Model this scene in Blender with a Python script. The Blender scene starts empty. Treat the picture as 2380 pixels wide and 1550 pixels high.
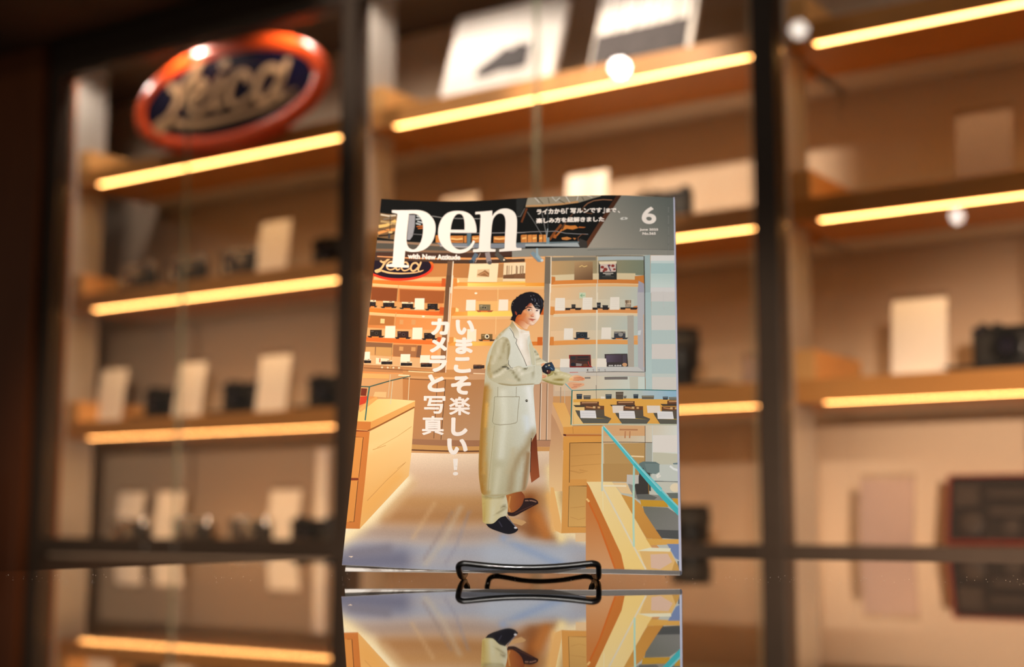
import bpy, bmesh, math, random
import numpy as np
from mathutils import Vector, Matrix
from mathutils.geometry import tessellate_polygon

# ------------------------------------------------------------------ camera
scene = bpy.context.scene
YAW, PITCH, ROLL = 0.594324, 0.134509, 0.0024578
CAM_POS = Vector((0.0, 0.0, 0.9363))
FWD = Vector((-math.sin(YAW) * math.cos(PITCH), math.cos(YAW) * math.cos(PITCH), math.sin(PITCH)))
RGT = Vector((math.cos(YAW), math.sin(YAW), 0.0))
UPV = RGT.cross(FWD)
RGT, UPV = (math.cos(ROLL) * RGT + math.sin(ROLL) * UPV), (math.cos(ROLL) * UPV - math.sin(ROLL) * RGT)
cam_data = bpy.data.cameras.new('camera')
cam = bpy.data.objects.new('camera', cam_data)
scene.collection.objects.link(cam)
cam.matrix_world = Matrix(((RGT.x, UPV.x, -FWD.x, CAM_POS.x), (RGT.y, UPV.y, -FWD.y, CAM_POS.y),
                           (RGT.z, UPV.z, -FWD.z, CAM_POS.z), (0, 0, 0, 1)))
cam_data.sensor_width = 36.0
cam_data.lens = 50.0
cam_data.clip_start = 0.02
cam_data.dof.use_dof = True
cam_data.dof.focus_distance = 0.988
cam_data.dof.aperture_fstop = 3.8
scene.camera = cam

# ------------------------------------------------------------------ world, view
world = bpy.data.worlds.new('shop_ambience')
scene.world = world
world.use_nodes = True
wbg = world.node_tree.nodes['Background']
wbg.inputs[0].default_value = (1.0, 0.78, 0.58, 1)
wbg.inputs[1].default_value = 0.12
scene.view_settings.view_transform = 'Standard'
scene.view_settings.look = 'None'
scene.view_settings.exposure = 0.0
scene.view_settings.gamma = 1.0
scene.view_settings.use_curve_mapping = False
scene.cycles.max_bounces = 9
scene.cycles.diffuse_bounces = 3
scene.cycles.glossy_bounces = 4
scene.cycles.transparent_max_bounces = 14
scene.cycles.use_denoising = True
scene.cycles.sample_clamp_indirect = 6.0

LED_COLOR = (1.0, 0.47, 0.14)
LED_POWER = 17.5
STRIP_LIGHT = (1.0, 0.61, 0.28)
STRIP_POWER = 0.75
SPOT_COLOR = (1.0, 0.80, 0.62)

# ------------------------------------------------------------------ helpers
COL = scene.collection
def srgb(r, g, b, a=1.0):
    f = lambda c: (c / 255 / 12.92) if c / 255 <= 0.04045 else ((c / 255 + 0.055) / 1.055) ** 2.4
    return (f(r), f(g), f(b), a)

def nodes_of(m):
    m.use_nodes = True
    nt = m.node_tree
    return nt, nt.nodes, nt.links, nt.nodes['Principled BSDF']

def mat(name, color, rough=0.5, metal=0.0, spec=0.5, coat=0.0, noise=None, bump=0.0, scale=(1, 1, 1), dark=None, nscale=40.0):
    m = bpy.data.materials.new(name)
    nt, N, L, P = nodes_of(m)
    P.inputs['Base Color'].default_value = color
    P.inputs['Roughness'].default_value = rough
    P.inputs['Metallic'].default_value = metal
    P.inputs['Specular IOR Level'].default_value = spec
    P.inputs['Coat Weight'].default_value = coat
    P.inputs['Coat Roughness'].default_value = 0.02
    tc = N.new('ShaderNodeTexCoord'); mp = N.new('ShaderNodeMapping')
    mp.inputs['Scale'].default_value = scale
    L.new(tc.outputs['Object'], mp.inputs['Vector'])
    nz = N.new('ShaderNodeTexNoise'); nz.inputs['Scale'].default_value = nscale; nz.inputs['Detail'].default_value = 5
    L.new(mp.outputs['Vector'], nz.inputs['Vector'])
    mx = N.new('ShaderNodeMix'); mx.data_type = 'RGBA'
    d = dark if dark else tuple(c * 0.86 for c in color[:3]) + (1,)
    mx.inputs['A'].default_value = d; mx.inputs['B'].default_value = color
    L.new(nz.outputs['Fac'], mx.inputs['Factor'])
    L.new(mx.outputs['Result'], P.inputs['Base Color'])
    if bump:
        b = N.new('ShaderNodeBump'); b.inputs['Strength'].default_value = bump; b.inputs['Distance'].default_value = 0.002
        L.new(nz.outputs['Fac'], b.inputs['Height']); L.new(b.outputs['Normal'], P.inputs['Normal'])
    return m

def emit_mat(name, color, power):
    m = bpy.data.materials.new(name)
    nt, N, L, P = nodes_of(m)
    P.inputs['Base Color'].default_value = (0.8, 0.8, 0.8, 1)
    P.inputs['Emission Color'].default_value = tuple(color) + (1,)
    P.inputs['Emission Strength'].default_value = power
    return m

def glass_mat(name, tint, refl=1.0, rough=0.0):
    m = bpy.data.materials.new(name)
    m.use_nodes = True
    nt = m.node_tree; N = nt.nodes; L = nt.links
    N.remove(N['Principled BSDF'])
    tr = N.new('ShaderNodeBsdfTransparent'); tr.inputs[0].default_value = tint
    gl = N.new('ShaderNodeBsdfGlossy'); gl.inputs['Roughness'].default_value = rough
    gl.inputs['Color'].default_value = (refl, refl, refl, 1)
    fr = N.new('ShaderNodeFresnel'); gm = N.new('ShaderNodeNewGeometry'); io = N.new('ShaderNodeMapRange')   # both faces of the thin pane reflect alike
    io.inputs['To Min'].default_value = 1.5; io.inputs['To Max'].default_value = 1 / 1.5
    L.new(gm.outputs['Backfacing'], io.inputs['Value']); L.new(io.outputs['Result'], fr.inputs['IOR'])
    mx = N.new('ShaderNodeMixShader')
    L.new(fr.outputs[0], mx.inputs[0]); L.new(tr.outputs[0], mx.inputs[1]); L.new(gl.outputs[0], mx.inputs[2])
    L.new(mx.outputs[0], N['Material Output'].inputs['Surface'])
    return m

M = {}
M['maple'] = mat('maple_wood', srgb(204, 144, 76), 0.42, scale=(1.2, 14, 14), nscale=6, dark=srgb(186, 124, 60))
M['maple_pale'] = mat('pale_maple_end_grain', srgb(230, 176, 108), 0.5, scale=(14, 1.2, 14), nscale=6, dark=srgb(218, 160, 92))
M['wall_wood'] = mat('dark_walnut_panelling', srgb(146, 82, 38), 0.5, scale=(10, 10, 0.7), nscale=5, dark=srgb(112, 56, 24))
M['bronze'] = mat('dark_bronze_metal', srgb(82, 69, 58), 0.5, spec=0.3, dark=srgb(70, 58, 49))
M['panel'] = mat('satin_grey_metal', srgb(186, 178, 170), 0.3, metal=0.12, coat=0.7, scale=(1, 1, 12))
M['felt'] = mat('taupe_wall_fabric', srgb(204, 180, 156), 0.9, nscale=220, bump=0.15)
M['underside'] = mat('grey_shelf_underside', srgb(216, 212, 208), 0.6)
M['lower_door'] = mat('brown_cupboard_front', srgb(92, 70, 54), 0.5)
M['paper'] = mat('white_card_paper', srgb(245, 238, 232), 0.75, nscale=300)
M['acrylic'] = glass_mat('clear_acrylic', (0.9, 0.88, 0.86, 1), 1.0, 0.05)
M['glass'] = glass_mat('cabinet_door_glass', (0.965, 0.97, 0.96, 1))
M['glass_edge'] = mat('polished_glass_edge', srgb(150, 160, 138), 0.25, spec=0.8)
M['black_tray'] = mat('black_tray_plastic', srgb(24, 22, 22), 0.4)
M['leatherette'] = mat('black_leatherette', srgb(26, 24, 24), 0.6, nscale=500, bump=0.5)
M['black_metal'] = mat('black_anodised_metal', srgb(28, 27, 28), 0.3, metal=0.5)
M['chrome'] = mat('satin_chrome', srgb(205, 198, 190), 0.25, metal=0.9)
M['lens_glass'] = mat('lens_front_glass', srgb(30, 26, 40), 0.05, coat=1.0)
M['red_leather'] = mat('red_leather', srgb(126, 38, 26), 0.5, nscale=120, bump=0.3)
M['case_lining'] = mat('dark_plum_lining', srgb(26, 17, 16), 0.85, nscale=150, bump=0.3)
M['case_tool'] = mat('grey_brown_tool', srgb(40, 28, 26), 0.6)
M['navy'] = mat('navy_enamel', srgb(24, 20, 46), 0.22, coat=0.6)
M['orange_rim'] = mat('orange_red_enamel', srgb(240, 84, 28), 0.3, coat=0.25)
M['cream'] = mat('cream_enamel', srgb(226, 178, 132), 0.3, coat=0.3)
M['ink_grey'] = mat('grey_print', srgb(84, 78, 80), 0.7, nscale=70, dark=srgb(34, 32, 36))
M['black_wire'] = mat('gloss_black_wire', srgb(13, 12, 12), 0.3, coat=0.15)
M['counter_glass'] = mat('black_mirror_glass', srgb(9, 7, 6), 0.0, spec=0.5, coat=1.0)
M['counter_glass'].node_tree.nodes['Principled BSDF'].inputs['IOR'].default_value = 2.1
M['counter_side'] = mat('counter_side_metal', srgb(30, 25, 22), 0.4)
M['carpet'] = mat('grey_carpet', srgb(96, 88, 84), 0.95, nscale=300, bump=0.4)
M['plaster'] = mat('dark_brown_ceiling', srgb(92, 74, 58), 0.8)
M['dust'] = mat('pale_dust', srgb(200, 188, 176), 0.9)
M['led'] = emit_mat('warm_led_diffuser', LED_COLOR, LED_POWER)
M['shop_wall'] = mat('warm_shop_wall', srgb(150, 126, 104), 0.8)

class MB:
    """collects shapes into one mesh"""
    def __init__(s): s.v = []; s.f = []; s.mi = []
    def add(s, vs, fs, mi=0):
        o = len(s.v); s.v += [tuple(v) for v in vs]
        s.f += [tuple(i + o for i in f) for f in fs]; s.mi += [mi] * len(fs); return s
    def box(s, x0, x1, y0, y1, z0, z1, mi=0, m=None):
        vs = [Vector((x, y, z)) for x in (x0, x1) for y in (y0, y1) for z in (z0, z1)]
        if m is not None: vs = [m @ v for v in vs]
        return s.add(vs, [(0, 1, 3, 2), (4, 6, 7, 5), (0, 4, 5, 1), (2, 3, 7, 6), (0, 2, 6, 4), (1, 5, 7, 3)], mi)
    def prism(s, pts, y0, y1, mi=0, m=None):
        """polygon in x-z, extruded along y"""
        n = len(pts)
        vs = [Vector((p[0], y0, p[1])) for p in pts] + [Vector((p[0], y1, p[1])) for p in pts]
        if m is not None: vs = [m @ v for v in vs]
        tri = tessellate_polygon([[Vector((p[0], p[1], 0)) for p in pts]])
        fs = [t for t in tri] + [tuple(i + n for i in reversed(t)) for t in tri]
        fs += [(i, i + n, (i + 1) % n + n, (i + 1) % n) for i in range(n)]
        return s.add(vs, fs, mi)
    def lathe(s, prof, axis_m, seg=24, mi=0):
        """profile of (radius, height) turned about local z"""
        vs = []; fs = []
        for r, h in prof:
            for k in range(seg):
                a = 2 * math.pi * k / seg
                vs.append(axis_m @ Vector((r * math.cos(a), r * math.sin(a), h)))
        for i in range(len(prof) - 1):
            for k in range(seg):
                fs.append((i * seg + k, i * seg + (k + 1) % seg, (i + 1) * seg + (k + 1) % seg, (i + 1) * seg + k))
        fs.append(tuple(reversed(range(seg)))); fs.append(tuple(range((len(prof) - 1) * seg, len(prof) * seg)))
        return s.add(vs, fs, mi)
    def tube(s, pts, r, seg=10, mi=0):
        pts = [Vector(p) for p in pts]; n = len(pts)
        rs = r if isinstance(r, (list, tuple)) else [r] * n
        t0 = (pts[1] - pts[0]).normalized()
        ref = Vector((0, 0, 1)) if abs(t0.z) < 0.9 else Vector((1, 0, 0))
        nrm = (ref - t0 * ref.dot(t0)).normalized(); vs = []; fs = []
        for i, p in enumerate(pts):
            t = (pts[min(i + 1, n - 1)] - pts[max(i - 1, 0)]).normalized()
            nrm = (nrm - t * nrm.dot(t)).normalized(); bi = t.cross(nrm)
            for k in range(seg):
                a = 2 * math.pi * k / seg
                vs.append(p + (nrm * math.cos(a) + bi * math.sin(a)) * rs[i])
        for i in range(n - 1):
            for k in range(seg):
                fs.append((i * seg + k, i * seg + (k + 1) % seg, (i + 1) * seg + (k + 1) % seg, (i + 1) * seg + k))
        fs.append(tuple(reversed(range(seg)))); fs.append(tuple(range((n - 1) * seg, n * seg)))
        return s.add(vs, fs, mi)
    def build(s, name, mats, parent=None, smooth=False, bevel=0.0, loc=None):
        me = bpy.data.meshes.new(name)
        me.from_pydata(s.v, [], s.f)
        for m in (mats if isinstance(mats, (list, tuple)) else [mats]): me.materials.append(m)
        for p, i in zip(me.polygons, s.mi): p.material_index = i
        bm = bmesh.new(); bm.from_mesh(me); bmesh.ops.recalc_face_normals(bm, faces=bm.faces); bm.to_mesh(me); bm.free()
        me.update()
        o = bpy.data.objects.new(name, me); COL.objects.link(o)
        if parent is not None: o.parent = parent
        if loc is not None: o.location = loc
        if bevel:
            b = o.modifiers.new('bevel', 'BEVEL'); b.width = bevel; b.segments = 2; b.limit_method = 'ANGLE'
        if smooth:
            for p in me.polygons: p.use_smooth = True
            me.set_sharp_from_angle(angle=math.radians(42))
        return o

def thing(name, label, cat, loc=(0, 0, 0), rz=0.0, group=None):
    o = bpy.data.objects.new(name, None); COL.objects.link(o)
    o.empty_display_size = 0.05
    o.location = loc; o.rotation_euler = (0, 0, rz)
    o['label'] = label; o['category'] = cat
    if group: o['group'] = group
    return o
def tag(o, label, cat, group=None, kind=None):
    o['label'] = label; o['category'] = cat
    if group: o['group'] = group
    if kind: o['kind'] = kind
    return o
def struct(o, label, cat):
    o['kind'] = 'structure'; o['label'] = label; o['category'] = cat
    return o
def copy_thing(src, loc, rz, label, group=None):
    c = src.copy(); COL.objects.link(c); c.location = loc; c.rotation_euler = (0, 0, rz); c['label'] = label
    if group: c['group'] = group
    for ch in [o for o in src.children]:
        k = ch.copy(); COL.objects.link(k); k.parent = c
        for g in [o for o in ch.children]:
            q = g.copy(); COL.objects.link(q); q.parent = k
    return c
def tr(x=0, y=0, z=0, rx=0, ry=0, rz=0):
    return Matrix.Translation((x, y, z)) @ Matrix.Rotation(rz, 4, 'Z') @ Matrix.Rotation(ry, 4, 'Y') @ Matrix.Rotation(rx, 4, 'X')
def smooth_path(pts, n=8, closed=False):
    """Catmull-Rom through points of any dimension"""
    P = [np.array(p, float) for p in pts]; out = []; m = len(P)
    for i in range(m if closed else m - 1):
        if closed: p0, p1, p2, p3 = P[(i - 1) % m], P[i], P[(i + 1) % m], P[(i + 2) % m]
        else: p0, p1, p2, p3 = P[max(i - 1, 0)], P[i], P[i + 1], P[min(i + 2, m - 1)]
        for k in range(n):
            t = k / n
            out.append(0.5 * (2 * p1 + (p2 - p0) * t + (2 * p0 - 5 * p1 + 4 * p2 - p3) * t * t + (3 * p1 - p0 - 3 * p2 + p3) * t ** 3))
    if not closed: out.append(P[-1])
    return out

# ------------------------------------------------------------------ room shell
FLOOR_Z, CEIL_Z = 0.0, 2.62
struct(MB().box(-6, 3.0, -5.0, 3.1, -0.06, FLOOR_Z).build('floor', M['carpet']), 'grey carpeted shop floor', 'floor')
struct(MB().box(-6, 3.0, -5.0, 3.1, CEIL_Z, CEIL_Z + 0.06).build('ceiling', M['plaster']), 'dark brown shop ceiling', 'ceiling')
struct(MB().box(-6, 3.0, 2.90, 3.0, FLOOR_Z, CEIL_Z).build('wall_back', M['shop_wall']), 'wall behind the glass display cabinets', 'wall')
wl = MB().box(-5.2, -3.152, 2.38, 2.5, FLOOR_Z, 2.235)
wl.box(-3.232, -3.226, 2.376, 2.40, FLOOR_Z, 1.06)
struct(wl.build('wall_left', M['wall_wood']), 'dark walnut panelled wall left of the glass cabinets', 'wall')
so = MB().box(-5.2, 1.4, 2.06, 2.90, 2.235, 2.275)
so.box(-5.2, 1.4, 2.06, 2.10, 2.275, CEIL_Z)
struct(so.build('trim_1', M['plaster']), 'brown soffit running above the display cabinets', 'soffit')

# ------------------------------------------------------------------ display cabinets
GLASS_Y = 2.42
SHELF_Y, BACK_Y = 2.549, 2.87
STRIP_Z = (1.8628, 1.5128, 1.1628)
LEDGE_Z = 0.905
SHELF_TOPS = tuple(z + 0.05 for z in STRIP_Z)
def make_bay(x_panel, x_post, x_end, x_next, x_glass, top_power, led_inset, left_reach, tops, label):
    """x_panel: left side panel; x_post: (left, right) of the post in front of it; x_end: where the next bay starts; x_next: where the next post starts"""
    root = thing('display_cabinet', label, 'display cabinet', (x_panel, 2.40, 0), group='built-in glass display cabinets')
    ox, oy = x_panel, 2.40
    X = lambda x: x - ox
    Y = lambda y: y - oy
    w = x_end - x_panel
    MB().box(X(x_post[0]), X(x_post[1]), 0, 0.05, 0.03, 2.235).build('post', M['bronze'], root, bevel=0.002)
    MB().box(X(x_post[1]), X(x_next), 0, 0.05, 2.138, 2.235).build('header', M['bronze'], root, bevel=0.002)
    MB().box(-0.02, 0.0, 0.051, 0.225, 0.87, 2.234).build('side_panel', M['panel'], root)
    MB().box(-0.02 - left_reach, w - 0.021, Y(BACK_Y), Y(BACK_Y) + 0.02, 0.80, 2.23).build('back_panel', M['felt'], root)
    MB().box(0.0, w - 0.022, 0.03, Y(BACK_Y) - 0.001, 0.855, 0.878).build('bottom_board', M['felt'], root)
    rail = MB().box(X(x_post[1]), X(x_next), 0.0, 0.029, 0.866, LEDGE_Z).build('bottom_rail', M['bronze'], root, bevel=0.002)
    cx = X(x_glass)
    for dx in (-0.05, 0.05):
        MB().lathe([(0.0085, 0.0), (0.0085, 0.004), (0.005, 0.0045)], tr(cx + dx, -0.0005, 0.884, rx=math.pi / 2), 16).build('lock', M['chrome'], rail, smooth=True)
    d = MB().box(X(x_post[1]), cx - 0.002, 0.012, 0.03, 0.10, 0.852).build('cupboard_door', M['lower_door'], root)
    d2 = MB().box(cx + 0.002, X(x_next), 0.012, 0.03, 0.10, 0.852).build('cupboard_door', M['lower_door'], root)
    MB().box(X(x_post[1]), X(x_next), 0.03, 0.06, 0.03, 0.10).build('plinth', M['bronze'], root)
    for k, (a, b, y) in enumerate(((X(x_post[1]) + 0.002, cx + 0.006, 0.034), (cx - 0.006, X(x_next) - 0.026, 0.044))):
        g = MB().box(a, b, y, y + 0.006, LEDGE_Z - 0.02, 2.1375).build('glass_door', M['glass'], root)
        e = b if k == 0 else a
        MB().box(b, b + 0.0012, y, y + 0.006, LEDGE_Z - 0.02, 2.137).build('pane_edge', M['glass_edge'], g)
        if k: MB().box(a - 0.0012, a, y, y + 0.006, LEDGE_Z - 0.02, 2.137).build('pane_edge', M['glass_edge'], g)
    sx0, sx1 = 0.001, w - 0.022
    for zs in STRIP_Z:
        top = zs + 0.05
        sh = MB().box(sx0, sx1, Y(SHELF_Y) + 0.002, Y(2.75), zs + 0.004, top - 0.0005).build('shelf', M['maple'], root, bevel=0.001)
        f = MB().box(sx0, sx1, Y(SHELF_Y) - 0.016, Y(SHELF_Y) + 0.0015, zs + 0.005, top).build('fascia', M['maple'], sh, bevel=0.001)
        MB().box(sx0, sx1, Y(2.7505), Y(BACK_Y) - 0.002, zs + 0.002, top - 0.001).build('rear_rail', M['underside'], sh)
        MB().box(sx0, sx1, Y(BACK_Y) - 0.022, Y(BACK_Y) - 0.002, top, top + 0.085).build('back_lip', M['felt'], sh)
        for a, b in ((sx0, sx0 + 0.04), (sx1 - 0.04, sx1)):
            MB().box(a, b, Y(SHELF_Y) - 0.016, Y(2.78), top + 0.0003, zs + 0.107).build('end_block', M['maple_pale'], sh, bevel=0.001)
        MB().box(sx0 + led_inset, sx1 - 0.01, Y(SHELF_Y) - 0.014, Y(SHELF_Y) + 0.0, zs + 0.0043, zs + 0.0046).build('led_strip', M['led'], sh)
        ld = bpy.data.lights.new('led_strip_light', 'AREA'); ld.shape = 'RECTANGLE'; ld.size = sx1 - sx0 - 0.07; ld.size_y = 0.012
        ld.energy = STRIP_POWER; ld.color = STRIP_LIGHT; ld.spread = math.radians(116)
        lo = bpy.data.objects.new('led_strip_light', ld); COL.objects.link(lo); lo.parent = sh
        lo.location = ((sx0 + sx1) / 2 + 0.02, Y(SHELF_Y) - 0.006, zs + 0.0015); lo.rotation_euler = (math.radians(12), 0, 0)
    for dx in tops:
        pk = MB().lathe([(0.024, 0.0), (0.024, 0.016), (0.020, 0.018)], tr(dx, 0.064, 2.2165), 24).build('top_light', M['bronze'], root, smooth=True)
        MB().lathe([(0.001, -0.0015), (0.016, -0.0012), (0.018, -0.0002)], tr(dx, 0.064, 2.2165), 20).build('top_light_lens', M['puck_lens'], pk, smooth=True)
        ld = bpy.data.lights.new('top_light_beam', 'SPOT'); ld.energy = top_power; ld.color = (1.0, 0.86, 0.74); ld.spot_size = math.radians(165); ld.spot_blend = 0.5; ld.shadow_soft_size = 0.018
        lo = bpy.data.objects.new('top_light_beam', ld); COL.objects.link(lo); lo.parent = pk; lo.location = (dx, 0.064, 2.212)
    return root
M['puck_lens'] = emit_mat('top_light_lens', SPOT_COLOR, 8.0)
make_bay(-3.176, (-3.150, -3.098), -2.122, -2.0993, -2.643, 6.0, 0.082, 0.36, (0.12, 0.44, 0.85), 'left glass display cabinet with the oval sign hanging behind its door')
make_bay(-2.122, (-2.099, -2.055), -1.062, -1.0793, -1.589, 5.0, 0.072, 0.0, (0.10, 0.30, 0.66), 'middle glass display cabinet with two photo books leaning on its top shelf')
make_bay(-1.062, (-1.079, -1.033), 0.005, -0.012, -0.53, 1.6, 0.055, 0.0, (0.16, 0.50, 0.86), 'right glass display cabinet holding an open red leather case at the bottom')

# ------------------------------------------------------------------ things on the shelves
ONE, TWO, THREE, FOUR = SHELF_TOPS[0], SHELF_TOPS[1], SHELF_TOPS[2], 0.878
def price_card(x, y, z, label, group='price cards in the display cabinets', rz=0.0, w=0.105, h=0.148, pale=True, holder=True):
    t = thing('price_card', label, 'price card', (x, y, z), rz, group)
    lean = tr(0, 0, 0.0012, rx=math.radians(-7))
    MB().box(-w / 2, w / 2, 0.0, 0.0011, 0.001, h, m=lean).build('card', M['paper'] if pale else M['card_unlit'], t)
    MB().box(-w / 2 - 0.002, w / 2 + 0.002, 0.0014, 0.0032, 0.0, h + 0.012, m=lean).build('holder_back', M['acrylic'], t)
    MB().box(-w / 2 - 0.002, w / 2 + 0.002, -0.034, 0.0, 0.0, 0.0012).build('holder_foot', M['paper'] if holder else M['acrylic'], t, bevel=0.0004)
    return t
M['card_unlit'] = mat('unlit_card_paper', srgb(156, 134, 128), 0.7)  # card paper darkened in colour to stand in for missing light

def make_camera(x, y, z, label, silver, rz=0.0, group='rangefinder cameras in the display cabinets', lens_len=0.03):
    t = thing('rangefinder_camera', label, 'camera', (x, y, z), rz, group)
    top = M['chrome'] if silver else M['black_metal']
    def slab(z0, z1, w, d):
        pts = []
        for cx, a0 in ((w / 2 - d / 2, -90), (-w / 2 + d / 2, 90)):
            for k in range(9):
                a = math.radians(a0 + 180 * k / 8)
                pts.append((cx + d / 2 * math.cos(a), d / 2 * math.sin(a)))
        n = len(pts); b = MB()
        vs = [(p[0], p[1], z0) for p in pts] + [(p[0], p[1], z1) for p in pts]
        b.add(vs, [tuple(reversed(range(n))), tuple(range(n, 2 * n))] + [(i, (i + 1) % n, (i + 1) % n + n, i + n) for i in range(n)])
        return b
    slab(0.006, 0.058, 0.136, 0.034).build('body', M['leatherette'], t, smooth=True)
    slab(0.0, 0.006, 0.136, 0.034).build('base_plate', top, t, smooth=True)
    tp = slab(0.058, 0.073, 0.136, 0.033).build('top_plate', top, t, smooth=True, bevel=0.001)
    MB().box(-0.062, -0.042, -0.0178, -0.0160, 0.061, 0.071).build('viewfinder_window', M['lens_glass'], tp)
    MB().box(0.034, 0.050, -0.0178, -0.0160, 0.061, 0.071).build('rangefinder_window', M['lens_glass'], tp)
    MB().lathe([(0.0095, 0), (0.0095, 0.006), (0.008, 0.007)], tr(-0.022, 0, 0.073), 20).build('shutter_dial', top, tp, smooth=True)
    MB().lathe([(0.011, 0), (0.011, 0.004), (0.005, 0.0075), (0.004, 0.010)], tr(-0.048, 0, 0.073), 20).build('advance_lever', top, tp, smooth=True)
    MB().lathe([(0.010, 0), (0.010, 0.008), (0.009, 0.009)], tr(0.052, 0, 0.073), 20).build('rewind_knob', top, tp, smooth=True)
    lm = tr(0.004, -0.017, 0.033, rx=math.pi / 2)
    l = MB().lathe([(0.026, 0), (0.026, lens_len * 0.3), (0.0235, lens_len * 0.33), (0.0235, lens_len * 0.8), (0.025, lens_len * 0.82), (0.025, lens_len), (0.019, lens_len), (0.017, lens_len * 0.85)], lm, 28).build('lens', M['black_metal'] if not silver else M['chrome'], t, smooth=True)
    MB().lathe([(0.0168, lens_len * 0.84), (0.010, lens_len * 0.9), (0.001, lens_len * 0.92)], lm, 24).build('front_element', M['lens_glass'], l, smooth=True)
    return t
def tray(x, y, z, label, w=0.19, rz=0.0):
    t = thing('display_tray', label, 'display tray', (x, y, z), rz, 'black trays under the cameras')
    MB().prism([(-w / 2, 0.0153), (-w / 2 + 0.018, 0.006), (w / 2 - 0.018, 0.006), (w / 2, 0.0153)], -0.05, 0.05).build('tray', M['black_tray'], t)
    for s in (-1, 1):
        MB().box(s * (w / 2 - 0.045) - 0.016, s * (w / 2 - 0.045) + 0.016, -0.045, 0.045, 0.0, 0.0059).build('foot', M['black_tray'], t)
    return t

# left cabinet, second shelf
cam_a = make_camera(-3.052, 2.655, TWO + 0.0155, 'chrome-topped camera farthest left on the second shelf of the left cabinet', True)
tray(-3.052, 2.65, TWO, 'black tray under the leftmost chrome-topped camera', 0.175)
copy_thing(cam_a, (-2.852, 2.655, TWO + 0.0155), 0, 'chrome-topped camera second from left on the second shelf of the left cabinet')
tray(-2.852, 2.65, TWO, 'black tray under the second chrome-topped camera of the left cabinet', 0.175)
copy_thing(cam_a, (-2.652, 2.655, TWO + 0.0155), 0, 'chrome-topped camera standing next to the price card on the second shelf of the left cabinet')
tray(-2.652, 2.65, TWO, 'black tray under the chrome-topped camera beside the price card', 0.175)
price_card(-2.512, 2.615, TWO + 0.0002, 'upright price card alone between the cameras on the second shelf of the left cabinet')
cam_k = make_camera(-2.335, 2.66, TWO + 0.0155, 'black camera at the right end of the left cabinet\'s second shelf', False)
tray(-2.335, 2.655, TWO, 'black tray at the right end of the second shelf of the left cabinet')
# left cabinet, third shelf
for i, (x, lab) in enumerate(((-3.090, 'price card farthest left on the third shelf of the left cabinet'),
                              (-2.785, 'price card second from left on the third shelf of the left cabinet'),
                              (-2.487, 'price card farthest right on the third shelf of the left cabinet'))):
    price_card(x, 2.600, THREE + 0.0002, lab)
for x, lab, tl in ((-2.930, 'black camera between the first two price cards, left cabinet, third shelf', 'black tray under the first camera on the third shelf of the left cabinet'),
                   (-2.633, 'black camera between the second and third price cards, left cabinet, third shelf', 'black tray under the middle camera on the third shelf of the left cabinet'),
                   (-2.335, 'black camera at the right end of the left cabinet\'s third shelf', 'black tray at the right end of the third shelf of the left cabinet')):
    copy_thing(cam_k, (x, 2.655, THREE + 0.0155), 0, lab)
    tray(x, 2.650, THREE, tl, 0.17)
# left cabinet, bottom
for x, lab in ((-3.255 + 0.14, 'dim price card farthest left on the bottom board of the left cabinet'), (-2.958, 'bright price card behind the leftmost camera at the bottom of the left cabinet'),
               (-2.535, 'bright price card right of centre at the bottom of the left cabinet'), (-2.318, 'price card at the bottom of the left cabinet nearest the post')):
    price_card(x, 2.70, FOUR + 0.0002, lab)
for x, lab in ((-3.016, 'small chrome-topped camera farthest left at the bottom of the left cabinet'), (-2.778, 'small chrome-topped camera second from left at the bottom of the left cabinet'),
               (-2.570, 'small chrome-topped camera third from left at the bottom of the left cabinet')):
    copy_thing(cam_a, (x, 2.63, FOUR), 0, lab)
copy_thing(cam_k, (-2.360, 2.63, FOUR), 0, 'black camera at the bottom of the left cabinet nearest the post')
lt = thing('reflection_tube', 'slim white tube standing in for a bright door-glass reflection at the bottom of the left cabinet', 'tube', (-2.415, 2.72, FOUR))  # white shape added in place of a bright reflection in the door glass
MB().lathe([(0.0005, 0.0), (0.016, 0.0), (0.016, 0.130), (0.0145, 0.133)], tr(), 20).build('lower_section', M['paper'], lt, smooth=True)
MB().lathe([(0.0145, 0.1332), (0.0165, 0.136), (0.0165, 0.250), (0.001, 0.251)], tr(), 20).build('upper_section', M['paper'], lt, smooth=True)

# middle cabinet, top: two leaning photo books
def photo_book(x, y, z, w, h, d, lean, label, picture):
    t = thing('photo_book', label, 'book', (x, y, z), 0.0, 'photo books on the top shelf')
    m = tr(0, 0, 0, rx=math.radians(-lean))
    MB().box(-w / 2 + 0.002, w / 2 - 0.002, 0.003, d - 0.003, 0.003, h - 0.003, m=m).build('pages', M['paper'], t)
    cv = MB().box(-w / 2, w / 2, 0.0, 0.0028, 0, h, m=m).build('front_cover', M['paper'], t)
    MB().box(-w / 2, w / 2, d - 0.0028, d, 0, h, m=m).build('back_cover', M['paper'], t)
    picture(cv, m, w, h)
    return t
def mountain(cv, m, w, h):
    b = MB()
    ridge = [(-0.072, 0.068), (-0.070, 0.090), (-0.045, 0.108), (-0.02, 0.124), (0.0, 0.140), (0.02, 0.130), (0.035, 0.146), (0.055, 0.134), (0.072, 0.142), (0.072, 0.072), (0.04, 0.068), (0.0, 0.072), (-0.04, 0.064)]
    b.prism([(p[0] + 0.008, p[1]) for p in ridge], -0.0012, -0.0003, m=m)
    b.box(-0.07, 0.07, -0.0008, -0.0003, 0.052, 0.0535, m=m)
    b.build('cover_picture', M['ink_grey'], cv)
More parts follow.
